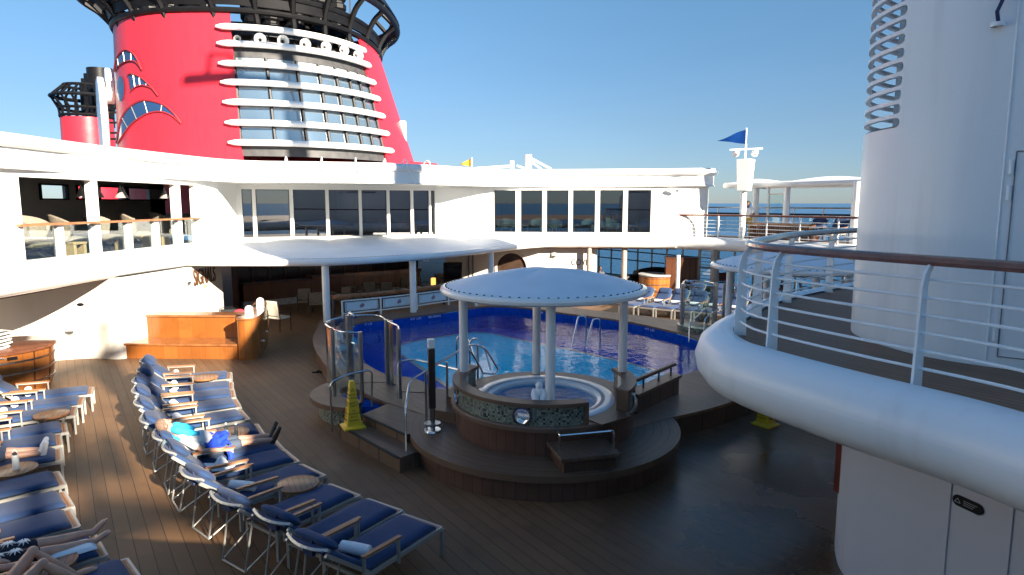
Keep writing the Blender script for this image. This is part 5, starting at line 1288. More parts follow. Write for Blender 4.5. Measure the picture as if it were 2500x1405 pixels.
# upper shell with rounded slots wrapped round the tip
sa, sb_ = s_at((4.38, 7.5)), s_at((6.5, 10.0))
def shell(mb, s0, s1, z0, z1, n=10):
    mb.sweep([tpa(s0 + (s1 - s0) * k / n).to_2d() for k in range(n + 1)], [(0, z0), (0, z1)], caps=False)
shell(mb, 0, sa, ZL, TT, 30); shell(mb, sb_, lens[-1], ZL, TT, 24)
pitch_, hs = .152, .054; NS = 24
ss = [sa + (sb_ - sa) * (.5 - .5 * math.cos(math.pi * k / 60)) for k in range(61)]
def hgt(s_):
    d = min(s_ - sa, sb_ - s_); r = hs
    return 0 if d <= 0 else (r if d >= r else math.sqrt(max(0, r * r - (r - d) ** 2)))
for k in range(NS + 1):
    zc0 = ZL + .02 + hs + (k - 1) * pitch_; zc1 = zc0 + pitch_
    for a, b in zip(ss, ss[1:]):
        pa, pb = tpa(a), tpa(b)
        la, lb = (zc0 + hgt(a), zc0 + hgt(b)) if k > 0 else (ZL, ZL)
        ua, ub = (zc1 - hgt(a), zc1 - hgt(b)) if k < NS else (TT, TT)
        mb.add([(pa.x, pa.y, la), (pb.x, pb.y, lb), (pb.x, pb.y, ub), (pa.x, pa.y, ua)], [(0, 1, 2, 3)], True)
mb.build("shell", tower_white, tw, solid=.055, angle=30)
mb = MB(); c0_, c1_ = tpa(sa + .42), tpa(sb_ - .35)
mb.box((4.66, 8.15, 7.4), (.05, .3, 4.0), R(-32)); mb.build("inner_stiffener", tower_white, tw)
MB().add([(p.x, p.y, 5.42) for p in TP], [tuple(range(len(TP)))]).build("inner_deck", tower_white, tw)
wallp = [tpa(sa + .12), Vector((5.4, 7.6, 0)), tpa(sb_ + .05)]
mb = MB().add([(p.x, p.y, TT) for p in TP[::-1]], [tuple(range(len(TP)))]); mb.build("roof", tower_white, tw)
MB().prism([(7.2, 6.2), (14.4, 5.0), (14.4, 11.8), (7.2, 10.2)], 5.5, 12.2).build("core", tower_white, tw)
# door in the tower's side
dr0, dr1 = s_at((5.3, 6.25)) - .45, 0
d0 = tpa(s_at((5.3, 6.25)) - .02); 
def tw_px(x, z): 
    best = min((abs(1250 + 1600 * tpa(s).x / (tpa(s).y * _c - (z - EYE) * _s) - x), s) for s in [lens[-1] * .75 * k / 900 for k in range(900)] if tpa(s).y < 8.2); return best[1]
sd = tw_px(2462, 4.2)
def tout(s_, z, o=.045):
    a, c = tpa(max(0, s_ - .05)), tpa(s_ + .05); t = (c - a).normalized(); nn = Vector((t.y, -t.x, 0)); p = tpa(s_)
    if nn.dot(Vector((-p.x + 9, 8 - p.y, 0))) > 0: nn = -nn
    return p + nn * o + Vector((0, 0, z))
door = []
zlo, zhi = 3.02, 5.05
ed = MB(); 
for z0, z1 in ((zlo, zhi),): ed.tube([tout(sd, z, .036) for z in (zlo, zhi)], .006, 5)
for z in (zlo, zhi): ed.tube([tout(sd - .8 * k / 8, z, .036) for k in range(9)], .006, 5)
dd = ed.build("door_gap", mat('seam_grey', (.16, .17, .19), .6), tw)
mb = MB()
for z in (3.25, 4.65, 4.9): mb.tube([tout(sd + .03, z + k, .045) for k in (-.07, .07)], .022, 8)
mb.build("hinge", tower_white, tw)
mb = MB(); mb.tube([tout(sd + .09, z, .033) for z in (2.95, 9)], .01, 5); mb.build("weld_seam", tower_white, tw)
cbl = thing("cable_bracket", "dark cable and bracket high on the white tower", "bracket", (5.2, 6.3, 7))
p0 = tpa(tw_px(2460, 7.2)); z_ = D(2460, 62, p0.y).z
mb = MB(); o_ = Vector((-.04, -.06, 0)); mb.tube([p0 + o_ + Vector((.0, 0, z_ + .02)), p0 + o_ * 1.6 + Vector((-.02, 0, z_ + .1)), p0 + o_ * 1.6 + Vector((.02, 0, z_ + .2)), p0 + o_ * 1.3 + Vector((.03, 0, z_ + .4))], .018, 6); mb.build("cable", navy_dk, cbl)
mb = MB(); mb.lathe([(.06, 0), (.06, .04), (0, .04)], p0 + o_ + Vector((0, 0, z_ - .03)), 12); mb.build("base", tower_white, cbl); MB().ball(p0 + o_ * 2 + Vector((.03, 0, z_ + .42)), .07).build("lamp", grey_dk, cbl)
# mast on the tower; unseen raked block added behind, shaped to shade the deck
mb = MB(); mb.tube([(11.2, 8.6, TT), (11.0, 8.6, 20), (10.7, 8.7, 28)], [.75, .6, .4], 12); mb.build("mast", tower_white, tw)
mb = MB(); mb.bar((5.0, 8.2, 24.9), (10.8, 8.7, 25.1), .35, .45); mb.bar((7.6, 8.5, 26.8), (10.8, 8.7, 26.8), .2, .25); mb.tube([(8.0, 8.5, 24.9), (7.8, 8.5, 27.6)], .14, 6); mb.tube([(6.2, 8.3, 25.2), (6.4, 8.3, 26.2), (7.4, 8.4, 26.2), (7.6, 8.4, 25.2)], .12, 6); mb.build("radar_arm", tower_white, tw)
mb = MB(); pr_ = [(3.7, 2.92), (3.75, 5.2), (4.9, 6.4), (8.0, 10.4), (9.4, 12), (20, 12), (20, 2.92)]
K = len(pr_); mb.add([(x, -.7, z) for x, z in pr_] + [(x + 3.6, -5.17, z) for x, z in pr_], [tuple(range(K)), tuple(range(2 * K - 1, K - 1, -1))] + [(k, (k + 1) % K, K + (k + 1) % K, K + k) for k in range(K)]); mb.tube([(6.8, -4.5, 2.9), (6.8, -4.5, 7.7)], .2, 10); mb.build("shade_block", tower_white, tw)
mb = MB(); random.seed(11)  # unseen loose bars added to streak the left loungers with shade
for k in range(9):
    a = Vector((15.5 + random.uniform(0, 8), -22, 11.5 + random.uniform(0, 7))); b_ = a + Vector((random.uniform(-4, 4), 0, random.uniform(-3, 3))); mb.tube([a, b_], random.uniform(.14, .3), 6)
for x in (16, 19, 22): mb.tube([(x, -22, 2.9), (x, -22, 19)], .12, 6)
for p_, q_, r_ in (((15.8, 14.5), (19.6, 15.3), .3), ((16.2, 15.6), (19.4, 16.3), .28), ((17.6, 13.6), (18.5, 17.4), .22), ((18.9, 13.8), (17.2, 17.2), .16), ((16, 15.1), (19.5, 14.2), .2)): mb.tube([(p_[0], -22, p_[1]), (q_[0], -22, q_[1])], r_, 8)
mb.build("shade_bars", tower_white, tw)
# house below the platform
hs_ = thing("lower_house", "white pool deck house wall under the right platform", "wall", (4.5, 6, 0))
HP = cr3([(5.8, 10.5), (4.6, 8.7), (4.22, 7.95), (4.12, 7.45), (4.22, 7.0), (4.5, 6.1), (4.9, 4.8), (5.4, 3.5)], 6)
MB().sweep([(p.x, p.y) for p in HP[::-1]], [(0, 0), (0, 2.22)], caps=False).build("wall", house_shaded, hs_, solid=.06)
def hp_px(x, z): return min(HP, key=lambda p: abs(1250 + 1600 * p.x / (p.y * _c - (z - EYE) * _s) - x) + (9999 if p.y > 7.6 else 0))
for x in (2305, 2492):
    p = hp_px(x, 1.2); MB().tube([(p.x - .035, p.y - .01, 0), (p.x - .035, p.y - .01, 2.2)], .012, 5).build("panel_seam", house_shaded, hs_)
MB().box((4.28, 8.15, 1.5), (.07, .16, 1.4), R(10)).build("red_board", red_trim, hs_)
p = hp_px(2352, 1.3); i = HP.index(p); t = (HP[i + 1] - HP[i - 1]).normalized(); n2 = Vector((t.y, -t.x, 0)); n2 = n2 if n2.x < 0 else -n2
wsn = thing("wall_sign", "dark oval sign with a small triangle mark on the lower right wall", "sign", (p.x, p.y, 1.3))
zz = D(2341, 1231, p.y).z; c = Vector((p.x, p.y, zz)) + n2 * .04; Mx = facing(c, n2.x, n2.y)
ol = [(.1 + .055 * math.cos(a), .055 * math.sin(a)) for a in [math.pi * (k / 10 - .5) for k in range(11)]] + [(-.1 + .055 * math.cos(a), .055 * math.sin(a)) for a in [math.pi * (k / 10 + .5) for k in range(11)]]
mb = MB(); mb.prism(ol, 0, .012); mb.v = [Mx @ v for v in mb.v]; mb.build("plate", black, wsn, .003)
mb = MB()
for q, r_ in (((-.13, -.02), (-.07, -.02)), ((-.07, -.02), (-.1, .025)), ((-.1, .025), (-.13, -.02))): mb.bar((*q, .013), (*r_, .013), .007, .002)
for k in range(3): mb.bar((-.04, .02 - k * .02, .013), (.1 - k * .02, .02 - k * .02, .013), .006, .002)
mb.v = [Mx @ v for v in mb.v]; mb.build("mark", mat("sign_grey", (.25, .27, .3), .5), wsn)

# ================================================================ far upper deck on the right
ud = thing("upper_deck", "far upper deck slab with rounded white edge on the right", "deck edge", (11, 30, 2.6))
UE = cr3([(7.75, 31.75), (8.1, 31.55), (9.0, 30.9), (10.2, 29.7), (11.9, 27.2), (13.3, 25.0), (15.2, 21.5)], 6)
MB().sweep(UE, [(-.5, 2.36)] + [(.28 * math.cos(R(a)), 2.66 + .3 * math.sin(R(a))) for a in range(-90, 91, 15)] + [(-.3, 2.97)]).build("bulge", white_gloss, ud, angle=60)
WL = lambda t, o=0.0: Vector((8.84 + A_.x * t + B_.x * o, 37.8 + A_.y * t + B_.y * o, 0))
fl = [p for p in UE] + [WL(-22), WL(6), Vector((7.9, 40, 0))]
MB().add([(p.x, p.y, 2.9) for p in fl], [tuple(range(len(fl)))]).build("floor", deck_far, ud)
MB().add([(p.x, p.y, 2.45) for p in fl], [tuple(range(len(fl)))]).build("soffit", ceil_m, ud)
ur = thing("deck_railing", "white railing with brown handrail along the far upper deck edge", "railing", (10, 30, 2.95))
U2 = [p for p in inset(UE, -.12)]
UR = [p for p in inset(UE, .0)]
for h in (3.08, 3.25, 3.42, 3.59, 3.76): MB().tube([(p.x, p.y, h) for p in UR], .016, 6).build("bar", white_gloss, ur)
MB().tube([(p.x, p.y, 4.0) for p in UR], .045, 8).build("handrail", wood_rail, ur)
for (x, y) in ((8.05, 31.6), (9.6, 30.3), (10.9, 28.7), (11.9, 27.2), (12.7, 25.9), (13.5, 24.6), (14.4, 23)):
    p = min(UR, key=lambda q: (q.to_2d() - Vector((x, y))).length); MB().tube([(p.x, p.y, 2.95), (p.x, p.y, 3.8), (p.x - .02, p.y - .02, 3.97)], .035, 8).build("post", white_gloss, ur)
orl = thing("outer_railing", "outer glass railing along the ship side beyond the far upper deck", "railing", (12, 33, 2.9))
MB().tube([WL(-22) + Vector((0, 0, 4.33)), WL(6) + Vector((0, 0, 4.33))], .04, 8).build("top_rail", steel_dk, orl)
MB().tube([WL(-22) + Vector((0, 0, 4.03)), WL(6) + Vector((0, 0, 4.03))], .045, 8).build("handrail", black, orl)
for k in range(19): p = WL(-21 + k * 1.45); MB().tube([p + Vector((0, 0, 2.9)), p + Vector((0, 0, 4.36))], .04, 6).build("post", white_gloss, orl)
a, b_ = WL(-22), WL(6); MB().bar((a.x, a.y, 3.55), (b_.x, b_.y, 3.55), .015, .9).build("glass_panel", clear_glass, orl)
# upper awning far right
ua = thing("upper_awning", "white wavy awning on posts over the far upper deck", "awning", (12, 31, 5.4))
UA = [Vector((10.3, 32.0, 0)), Vector((11.6, 30.2, 0)), Vector((13.4, 27.3, 0)), Vector((15.6, 23.5, 0))]
UB = [p + Vector((2.6, 1.9, 0)) for p in UA]
ua_f, ua_b = cr(UA, 8), cr(UB, 8); KU = len(ua_f) - 1
def uaf(u, v):
    i = min(int(u * KU), KU - 1); f = u * KU - i; q = ua_f[i].lerp(ua_f[i + 1], f).lerp(ua_b[i].lerp(ua_b[i + 1], f), v)
    return (q.x, q.y, 5.47 + (.18 + .08 * math.sin(u * math.pi * 4.6 - .3)) * math.sin(v * math.pi))
MB().grid(uaf, 60, 10).build("fabric", fabric_w, ua)
loop = ua_f + [ua_b[-1]] + ua_b[::-1]
MB().tube([(p.x, p.y, 5.4) for p in loop], .14, 10, True).build("rim", white_gloss, ua)
for x, Yy, rr in ((1840, 31.0, .14), (1915, 29.6, .13), (2085, 26.0, .17)):
    X = (x - 1250) / 1600 * Yy; MB().tube([(X, Yy, 2.9), (X, Yy, 4.6)], rr * 1.15, 12).build("post", white_gloss, ua); MB().tube([(X, Yy, 4.6), (X, Yy, 5.4)], rr, 12).build("post", white_gloss, ua)
gs = thing("glass_screen", "tall pale glass screen panel between the upper awning posts", "screen", tuple(D(1893, 580, 30.4)))
a, b_ = D(1872, 580, 30.8), D(1913, 580, 30.0); MB().bar((a.x, a.y, 3.95), (b_.x, b_.y, 3.95), .02, 2.0).build("pane", screen_glass, gs)
for q in (a, b_): MB().tube([(q.x, q.y, 2.9), (q.x, q.y, 5.4)], .05, 6).build("post", white_gloss, gs)
MB().tube([(a.x, a.y, 4.97), (b_.x, b_.y, 4.97)], .04, 6).build("top_bar", white_gloss, gs)
# speaker mast with flag
mp = Vector((10.55, 30.15, 2.9))
ms = thing("speaker_mast", "white mast with a tapered speaker box and two floodlights", "mast", tuple(mp))
def mz(y): return D(1810, y, mp.y).z
MB().tube([mp, (mp.x, mp.y, mz(425))], .14, 12).build("pole", white_gloss, ms); MB().tube([(mp.x, mp.y, mz(425)), (mp.x, mp.y, mz(352))], .05, 8).build("upper_pole", white_gloss, ms)
z0, z1 = mz(467), mz(390); mb = MB()
vq = ((-.36, -.16), (.02, -.46), (.34, -.1), (0, .2)); vb = [(x - .02, y, z0) for x, y in vq] + [(x * 1.28 - .02, y * 1.28, z1) for x, y in vq]
mb.add([Vector(v) + Vector((mp.x, mp.y, 0)) for v in vb], [(3, 2, 1, 0), (4, 5, 6, 7), (0, 1, 5, 4), (1, 2, 6, 5), (2, 3, 7, 6), (3, 0, 4, 7)]); mb.build("speaker_box", white_gloss, ms, .02)
zc = mz(367); MB().tube([(mp.x - .75, mp.y - .1, zc), (mp.x + .8, mp.y + .1, zc + .08)], .035, 6).build("crossarm", white_gloss, ms)
for sx_ in (-.45, .4):
    c = Vector((mp.x + sx_, mp.y - .15, zc - .12)); mb = MB(); mb.lathe([(0, .12), (.1, .12), (.15, -.1), (.16, -.14), (0, -.1)], n=14); Mx = Matrix.Translation(c) @ Matrix.Rotation(R(70), 4, 'X'); mb.v = [Mx @ v for v in mb.v]; mb.build("floodlight", white_gloss, ms)
fg = thing("flag", "dark blue triangular pennant flying from the speaker mast", "flag", (mp.x, mp.y, mz(352)))
a, b_, t2 = Vector((mp.x, mp.y, mz(317))), Vector((mp.x, mp.y, mz(352))), D(1750, 344, mp.y - .5)
MB().grid(lambda u, v: a.lerp(b_, v).lerp(t2, u) + Vector((0, .07 * math.sin(u * 8), .03 * math.sin(u * 6) * (1 - v))), 14, 5).build("cloth", flag_b, fg, solid=.012)
MB().tube([(mp.x, mp.y, mz(352)), (mp.x, mp.y, mz(313))], .03, 6).build("pole", white_gloss, fg)
for o_, p_ in ((ms, Vector((6.8, -4.5, 7.6))), (fg, Vector((6.8, -4.5, mz(352) + 4.7)))):     # the mast's unseen twin, known by its flag shadow, set on the added block
    c_ = copy_tree(o_, tw); c_.location = p_ - tw.location; c_.rotation_euler = (0, 0, R(-75))
    for k in ('label', 'category', 'group'):
        if k in c_: del c_[k]
# slatted planter bench
sb2 = thing("slatted_bench", "brown slatted wooden bench box on the far upper deck", "bench", (11.8, 29.6, 2.9))
a, b_ = Vector((11.15, 30.6, 0)), Vector((12.95, 28.3, 0)); t = (b_ - a).normalized()
MB().bar((a.x, a.y, 3.62), (b_.x, b_.y, 3.62), .5, .1).build("top", teak_hi, sb2); MB().bar((a.x, a.y, 3.0), (b_.x, b_.y, 3.0), .44, .12).build("base", teak_hi, sb2)
mb = MB()
for k in range(26): q = a.lerp(b_, (k + .5) / 26); mb.box((q.x, q.y, 3.3), (.06, .42, .52), math.atan2(t.y, t.x))
mb.build("slat_side", wood_rail, sb2); mb = MB().bar((a.x, a.y, 3.3), (b_.x, b_.y, 3.3), .3, .5); mb.build("liner", dark, sb2)
fp = thing("flower_pot", "small orange pot beside the slatted bench on the upper deck", "pot", tuple(b_ + Vector((-.05, -.3, 2.9)))); MB().lathe([(0, 0), (.14, 0), (.19, .32), (.16, .32), (.13, .05)], b_ + Vector((-.05, -.35, 2.9)), 16).build("body", mat("terracotta", (.6, .2, .06), .6), fp)
# ---- lower deck right: windbreak, columns, barrel, cabinet
wb = thing("glass_windbreak", "tall framed glass windbreak along the ship side, sea behind", "windbreak", (9, 37, 0))
for k in range(27): p = WL(-22 + k * 1.15); MB().tube([p, p + Vector((0, 0, 2.4))], .06, 6).build("post", alu if k % 9 else white_gloss, wb)
for z in (1.1, 1.62, .1): MB().tube([WL(-22) + Vector((0, 0, z)), WL(8) + Vector((0, 0, z))], .04, 6).build("rail", alu, wb)
a, b_ = WL(-22), WL(8); MB().bar((a.x, a.y, 1.2), (b_.x, b_.y, 1.2), .015, 2.3).build("glass_panel", clear_glass, wb)
lv = thing("louvre_screen", "pale horizontal louvre screen beside the wooden cabinet", "louvre", (11, 33, 0))
a, b_ = D(1708, 660, 32.6), D(1738, 660, 32.0)
for q in (a, b_): MB().tube([(q.x, q.y, 0), (q.x, q.y, 2.4)], .05, 6).build("post", white_gloss, lv)
mb = MB()
for k in range(11): mb.bar((a.x, a.y, .5 + k * .17), (b_.x, b_.y, .5 + k * .17), .1, .03)
mb.build("blade", white_gloss, lv)
def col(x, y, r, m_, label, z1=2.4, Y=None):
    p = G(x, y); t = thing("deck_column", label, "column", tuple(p)); MB().tube([p, (p.x, p.y, z1)], r, 12).build("shaft", m_, t); MB().lathe([(r * 1.5, 0), (r * 1.5, .03), (r, .05)], p, 16).build("base_plate", m_, t)
col(1522, 722, .14, mat("tan_column", (.3, .26, .22), .5), "tan column in front of the glass windbreak"); col(1437, 722, .12, MATS["tan_column"], "tan column beside the grey wall lettering"); col(1652, 762, .085, white_gloss, "slim white column right of the barrel counter"); col(1742, 735, .2, MATS["tan_column"], "tan column behind the second canopy rim")
bc = thing("barrel_counter", "round barrel shaped wooden counter with brass hoops and pale top", "counter", (6.6, 29.6, 0))
bcx = G(1600, 722)
MB().lathe([(.74, 0), (.8, .3), (.83, .6), (.84, .98)], bcx, 40).build("body", plank("barrel_staves", (.3, .09, .018), (.46, .18, .045), (.1, .03, .01), .12, 'ang', ctr=(bcx.x, bcx.y), rough=.25, gw=.03, coat=.5), bc)
MB().lathe([(0, 1.0), (.82, 1.0), (.86, 1.04), (.86, 1.09), (.8, 1.1), (0, 1.06)], bcx, 40).build("top", mat("pale_top", (.6, .62, .62), .3), bc)
for z in (.3, .62, .92): MB().lathe([(.845, z - .015), (.86, z), (.845, z + .015)], bcx, 40).build("hoop", steel, bc)
cb = thing("wood_cabinet", "tall dark wooden cabinet behind the barrel counter", "cabinet", (8.3, 32, 0))
cc = D(1662, 660, 32.0); MB().box((cc.x, cc.y, .95), (1.5, .8, 1.9), R(-8)).build("body", wood_dark, cb); MB().box((cc.x, cc.y, 1.92), (1.56, .86, .06), R(-8)).build("top", wood_dark, cb)
mb = MB()
for z in (.5, 1.0, 1.5): mb.box((cc.x + .65, cc.y - .45, z), (.3, .03, .03), R(-8))
mb.build("handle", steel, cb)
# dark loungey sofas
sf = thing("lounge_sofa", "", "sofa", (0, 0, 0), 0, "dark sofas in the shade by the windbreak")
MB().box((0, 0, .3), (1.2, .8, .3)).build("seat", grey_dk, sf, .05, world=False); MB().box((0, .36, .65), (1.2, .2, .55)).build("backrest", grey_dk, sf, .06, world=False)
for s_ in (-1, 1): MB().box((s_ * .58, 0, .5), (.16, .8, .4)).build("armrest", grey_dk, sf, .05, world=False)
for k, (x, y, a, l) in enumerate([(1452, 712, 20, "dark sofa under the seated figure, farthest left"), (1500, 718, -150, "dark sofa in front of the seated figure"), (1550, 715, 30, "dark sofa between the tan column and the barrel counter")]): place(sf, k, G(x, y), R(a), l)
ps = thing("dark_parasol", "folded dark canvas sheet behind the barrel counter", "cover", (6, 32, 0))
c = D(1590, 662, 33); MB().grid(lambda u, v: (c.x - .9 + 1.8 * u, c.y + .3 * v, c.z + .12 * u + .25 * math.sin(u * 3.0) * (.5 + .5 * v) - .5 * v), 14, 4).build("canvas", black, ps, solid=.04); MB().tube([(c.x, c.y, 0), (c.x, c.y, c.z)], .04, 6).build("pole", black, ps)
rc = chair("cafe_chair", "", iron, mat("red_wood_seat", (.25, .06, .03), .5), MATS["red_wood_seat"], .46, .52, "red cafe chairs beyond the far canopy")
for k, (x, y, a, l) in enumerate([(1868, 725, 40, "red cafe chair beyond the far canopy, left one"), (1905, 730, 200, "red cafe chair beyond the far canopy, middle one"), (1968, 738, 60, "red cafe chair beyond the far canopy, right one"), (1770, 712, 10, "red cafe chair left of the far canopy column")]): place(rc, k, G(x, y), R(a), l)
# ================================================================ loungers
def make_lounger(name, label, group, B_deg=41, sag=0.0, seed=0):
    t = thing(name, label, "sun lounger", (0, 0, 0), 0, group)
    H, B = Vector((0, 1.2, .36)), R(B_deg); rn_ = random.Random(seed)
    wr_ = [(rn_.uniform(0, 2), rn_.uniform(-.3, .3), rn_.uniform(-.010, .006), rn_.uniform(.05, .16)) for _ in range(26)]
    bd = Vector((0, math.cos(B), math.sin(B))); bn_ = Vector((0, -math.sin(B), math.cos(B)))
    def pad(u, v):
        l = u * 1.98; x = (v - .5) * .6
        return l, x
    mb = MB()
    prof = []
    for k in range(31):
        l = 2.0 * k / 30
        if l < 1.2: c = Vector((0, .02 + l, .40)); nn = Vector((0, 0, 1))
        else: c = H + Vector((0, .02, .045)) + bd * (l - 1.2); nn = bn_
        e = min(1, (min(l, 2.0 - l) / .05 + .25)); seam = 1 - .35 * math.exp(-((l - 1.2) / .03) ** 2) - .2 * math.exp(-((l - 1.62) / .025) ** 2)
        prof.append((c, nn, .062 * min(1, e) * seam))
    xs_ = [-.3, -.295, -.27, -.2, -.1, 0, .1, .2, .27, .295, .3]
    ed = [0, .55, .9, 1, 1.03, 1.05, 1.03, 1, .9, .55, 0]
    vs = []
    for jj, (c, nn, h) in enumerate(prof): vs += [c + Vector((x, 0, 0)) + nn * (h * e + (sum(a * math.exp(-(((2.0 * jj / 30 - l0) / w0) ** 2 + ((x - x0) / (w0 * 1.3)) ** 2)) for l0, x0, a, w0 in wr_) if .1 < e else 0)) for x, e in zip(xs_, ed)]
    for c, nn, h in prof: vs += [c + Vector((x, 0, 0)) - nn * .012 for x in xs_]
    W = len(xs_); n_ = len(prof); fs = []
    for j in range(n_ - 1):
        for i in range(W - 1):
            fs.append((j * W + i, j * W + i + 1, (j + 1) * W + i + 1, (j + 1) * W + i)); o = n_ * W
            fs.append((o + j * W + i + 1, o + j * W + i, o + (j + 1) * W + i, o + (j + 1) * W + i + 1))
    for j in (0, n_ - 1):
        for i in range(W - 1): fs.append((j * W + i, n_ * W + j * W + i, n_ * W + j * W + i + 1, j * W + i + 1))
    mb.add(vs, fs, True); mt = mb.build("mattress", navy, t, angle=60, world=False)
    top = H + bd * .74
    mb = MB(); q = top + bn_ * .12 + bd * -.03
    mb.grid(lambda u, v: q + Vector(((u - .5) * .6, 0, 0)) + (bd * math.cos(v * 2 * math.pi) * .15 + bn_ * math.sin(v * 2 * math.pi) * .06) * (1.0001 - abs(2 * u - 1) ** 7), 24, 14)
    mb.build("pillow", navy, t, world=False)
    MB().box(top + bd * .03 + bn_ * .03, (.16, .05, .2)).build("strap", navy_dk, t, world=False)
    mb = MB()
    for s_ in (-1, 1):
        mb.bar((s_ * .33, -.06, .36), (s_ * .33, 1.32, .36), .03, .05)
        mb.bar((s_ * .32, 1.2, .37), H + Vector((s_ * .32, 0, .01)) + bd * .8, .03, .045, bn_)
    mb.bar((-.33, -.06, .36), (.33, -.06, .36), .03, .05); mb.bar((-.33, 1.3, .34), (.33, 1.3, .34), .03, .04)
    cv = [H + bd * (.8 + .05 * math.cos(u * math.pi / 2)) + Vector((u * .33, 0, 0)) + bn_ * (.06 * (u * u)) for u in [-1 + k / 4 for k in range(9)]]
    for a, b in zip(cv, cv[1:]): mb.bar(a, b, .03, .06, bd)
    mb.build("frame", alu, t, world=False)
    mb = MB()
    for y in (-.03, .0): mb.bar((-.31, y + .005, .375), (.31, y + .005, .375), .05, .02)
    mb.build("foot_slat", teak_arm, t, world=False)
    for s_ in (-1, 1):
        for y in (-.06, 1.3): MB().bar((s_ * .33, y, 0), (s_ * .33, y, .36), .035, .05, (1, 0, 0)).build("leg", alu, t, world=False)
        mb = MB(); mb.bar((s_ * .36, .78, .3), (s_ * .36, .78, .6), .025, .04, (1, 0, 0)); mb.bar((s_ * .36, .76, .6), (s_ * .36, 1.36, .62), .03, .025); mb.bar((s_ * .36, 1.33, .36), (s_ * .36, 1.33, .62), .025, .04, (1, 0, 0))
        ar = mb.build("armrest", alu, t, world=False)
        MB().bar((s_ * .36, .74, .625), (s_ * .36, 1.36, .645), .055, .022).build("arm_top", teak_arm, ar, world=False)
    mb = MB(); a = H + bd * .5 - bn_ * .03
    for s_ in (-1, 1): mb.tube([a + Vector((s_ * .27, 0, 0)), Vector((s_ * .25, 1.72, .03))], .013, 6); mb.tube([Vector((s_ * .3, 1.2, .33)), Vector((s_ * .25, 1.72, .03))], .011, 6)
    mb.tube([Vector((-.25, 1.72, .03)), Vector((.25, 1.72, .03))], .013, 6)
    mb.build("support_strut", alu, t, world=False)
    MB().add([H + Vector((x, 0, .015)) + bd * l - bn_ * .012 for x, l in ((-.3, 0), (.3, 0), (.3, .78), (-.3, .78))], [(0, 1, 2, 3)]).build("sling", navy_dk, t, world=False)
    return t
def make_towel(group):
    t = thing("rolled_towel", "", "towel", (0, 0, 0), 0, group)
    mb = MB(); pts = []
    for k in range(40): a = k * .5; r = .012 + .058 * k / 39; pts.append((r * math.cos(a), r * math.sin(a)))
    mb.tube([(-.19, 0, 0), (-.185, 0, 0), (0, 0, 0), (.185, 0, 0), (.19, 0, 0)], [.055, .068, .072, .068, .055], 14)
    mb.build("roll", towel, t, world=False)
    mb = MB()
    for s_ in (-1, 1): mb.tube([(s_ * .192, .5 * x, .5 * z) for x, z in [(2 * a, 2 * b) for a, b in pts[6:]]], .003, 4)
    mb.build("roll_edge", towel, t, world=False)
    return t
PRS = [make_lounger("sun_lounger", "", "blue sun loungers on the pool deck", b_, 0, i_) for i_, b_ in enumerate((41, 43, 39))]; used_ = [0, 0, 0]; jr_ = random.Random(2)
TW = make_towel("rolled white towels on the loungers")
count = [0, 0]
def lounger(foot, head_dir, label, z=0.0, group=None):
    rz = math.atan2(head_dir.y, head_dir.x) - math.pi / 2 + jr_.uniform(-.025, .025)
    k_ = count[0] % 3; o = place(PRS[k_], used_[k_], (foot.x, foot.y, z), rz, label); count[0] += 1; used_[k_] = 1
    if group: o['group'] = group
    return Matrix.Translation((foot.x, foot.y, z)) @ Matrix.Rotation(rz, 4, 'Z')
def towel_at(M, lp, label, rz=0.0):
    p = M @ Vector(lp); o = place(TW, count[1], p, M.to_euler().z + rz, label); count[1] += 1
    return o
feet = [(557, 916), (562, 941), (566, 960), (575, 983), (592, 1012), (629, 1047), (674, 1085), (704, 1112), (757, 1147), (834, 1196), (932, 1233), (1024, 1272)]
heads = [(352, 886), (345, 908), (337, 936), (332, 965), (342, 992), (364, 1032), (404, 1058), (422, 1111), (480, 1165), (560, 1230), (660, 1285), (771, 1333)]
ordn = ["first", "second", "third", "fourth", "fifth", "sixth", "seventh", "eighth", "ninth", "tenth", "eleventh", "twelfth"]
extra = ["beside it", "behind the round table", "with a rolled towel", "with a rolled towel", "with a rolled towel", "beside the man lying down", "under the lying man", "with a crumpled towel", "behind a round table", "before a round table", "with no towel", "nearest the camera"]
# smooth the row so neighbours stay side by side
Fp = [G(*p, .40) for p in feet]; Hd = []
for f, h in zip(Fp, heads): Hd.append((G(*h, .86) - f).to_2d().normalized())
angs = [math.atan2(v.y, v.x) for v in Hd]; angs = [a if a > 0 else a + 2 * math.pi for a in angs]
sm = [sum(angs[max(0, i - 1):i + 2]) / len(angs[max(0, i - 1):i + 2]) for i in range(12)]
ML = []
for i in range(12):
    ML.append(lounger(Fp[i], Vector((math.cos(sm[i]), math.sin(sm[i]))), "blue lounger, %s of the middle row from the bench, %s" % (ordn[i], extra[i])))
for i, w_ in ((0, "first"), (1, "second"), (2, "third"), (3, "fourth"), (4, "fifth"), (5, "sixth")):
    towel_at(ML[i], (.02, 1.13, .53), "rolled white towel on the %s lounger of the middle row from the bench" % w_, .15)
towel_at(ML[8], (-.05, 1.12, .53), "rolled white towel on the ninth lounger of the middle row from the bench", .5)
towel_at(ML[11], (.0, 1.12, .53), "rolled white towel on the middle row lounger nearest the camera", .25)
ct = thing("crumpled_towel", "crumpled white towel on the eighth lounger of the middle row", "towel", tuple(ML[7] @ Vector((0, 1.12, .46))))
mb = MB(); random.seed(3)
cc_ = ML[7] @ Vector((0, 1.12, .48))
mb.grid(lambda u, v: cc_ + Vector(((u - .5) * .5, (v - .5) * .3, .1 * math.sin(u * 9 + v * 3) * math.sin(v * math.pi) * math.sin(u * math.pi) + .1 * math.sin(v * math.pi) * math.sin(u * math.pi))), 24, 14); mb.build("cloth", towel, ct, solid=.02)
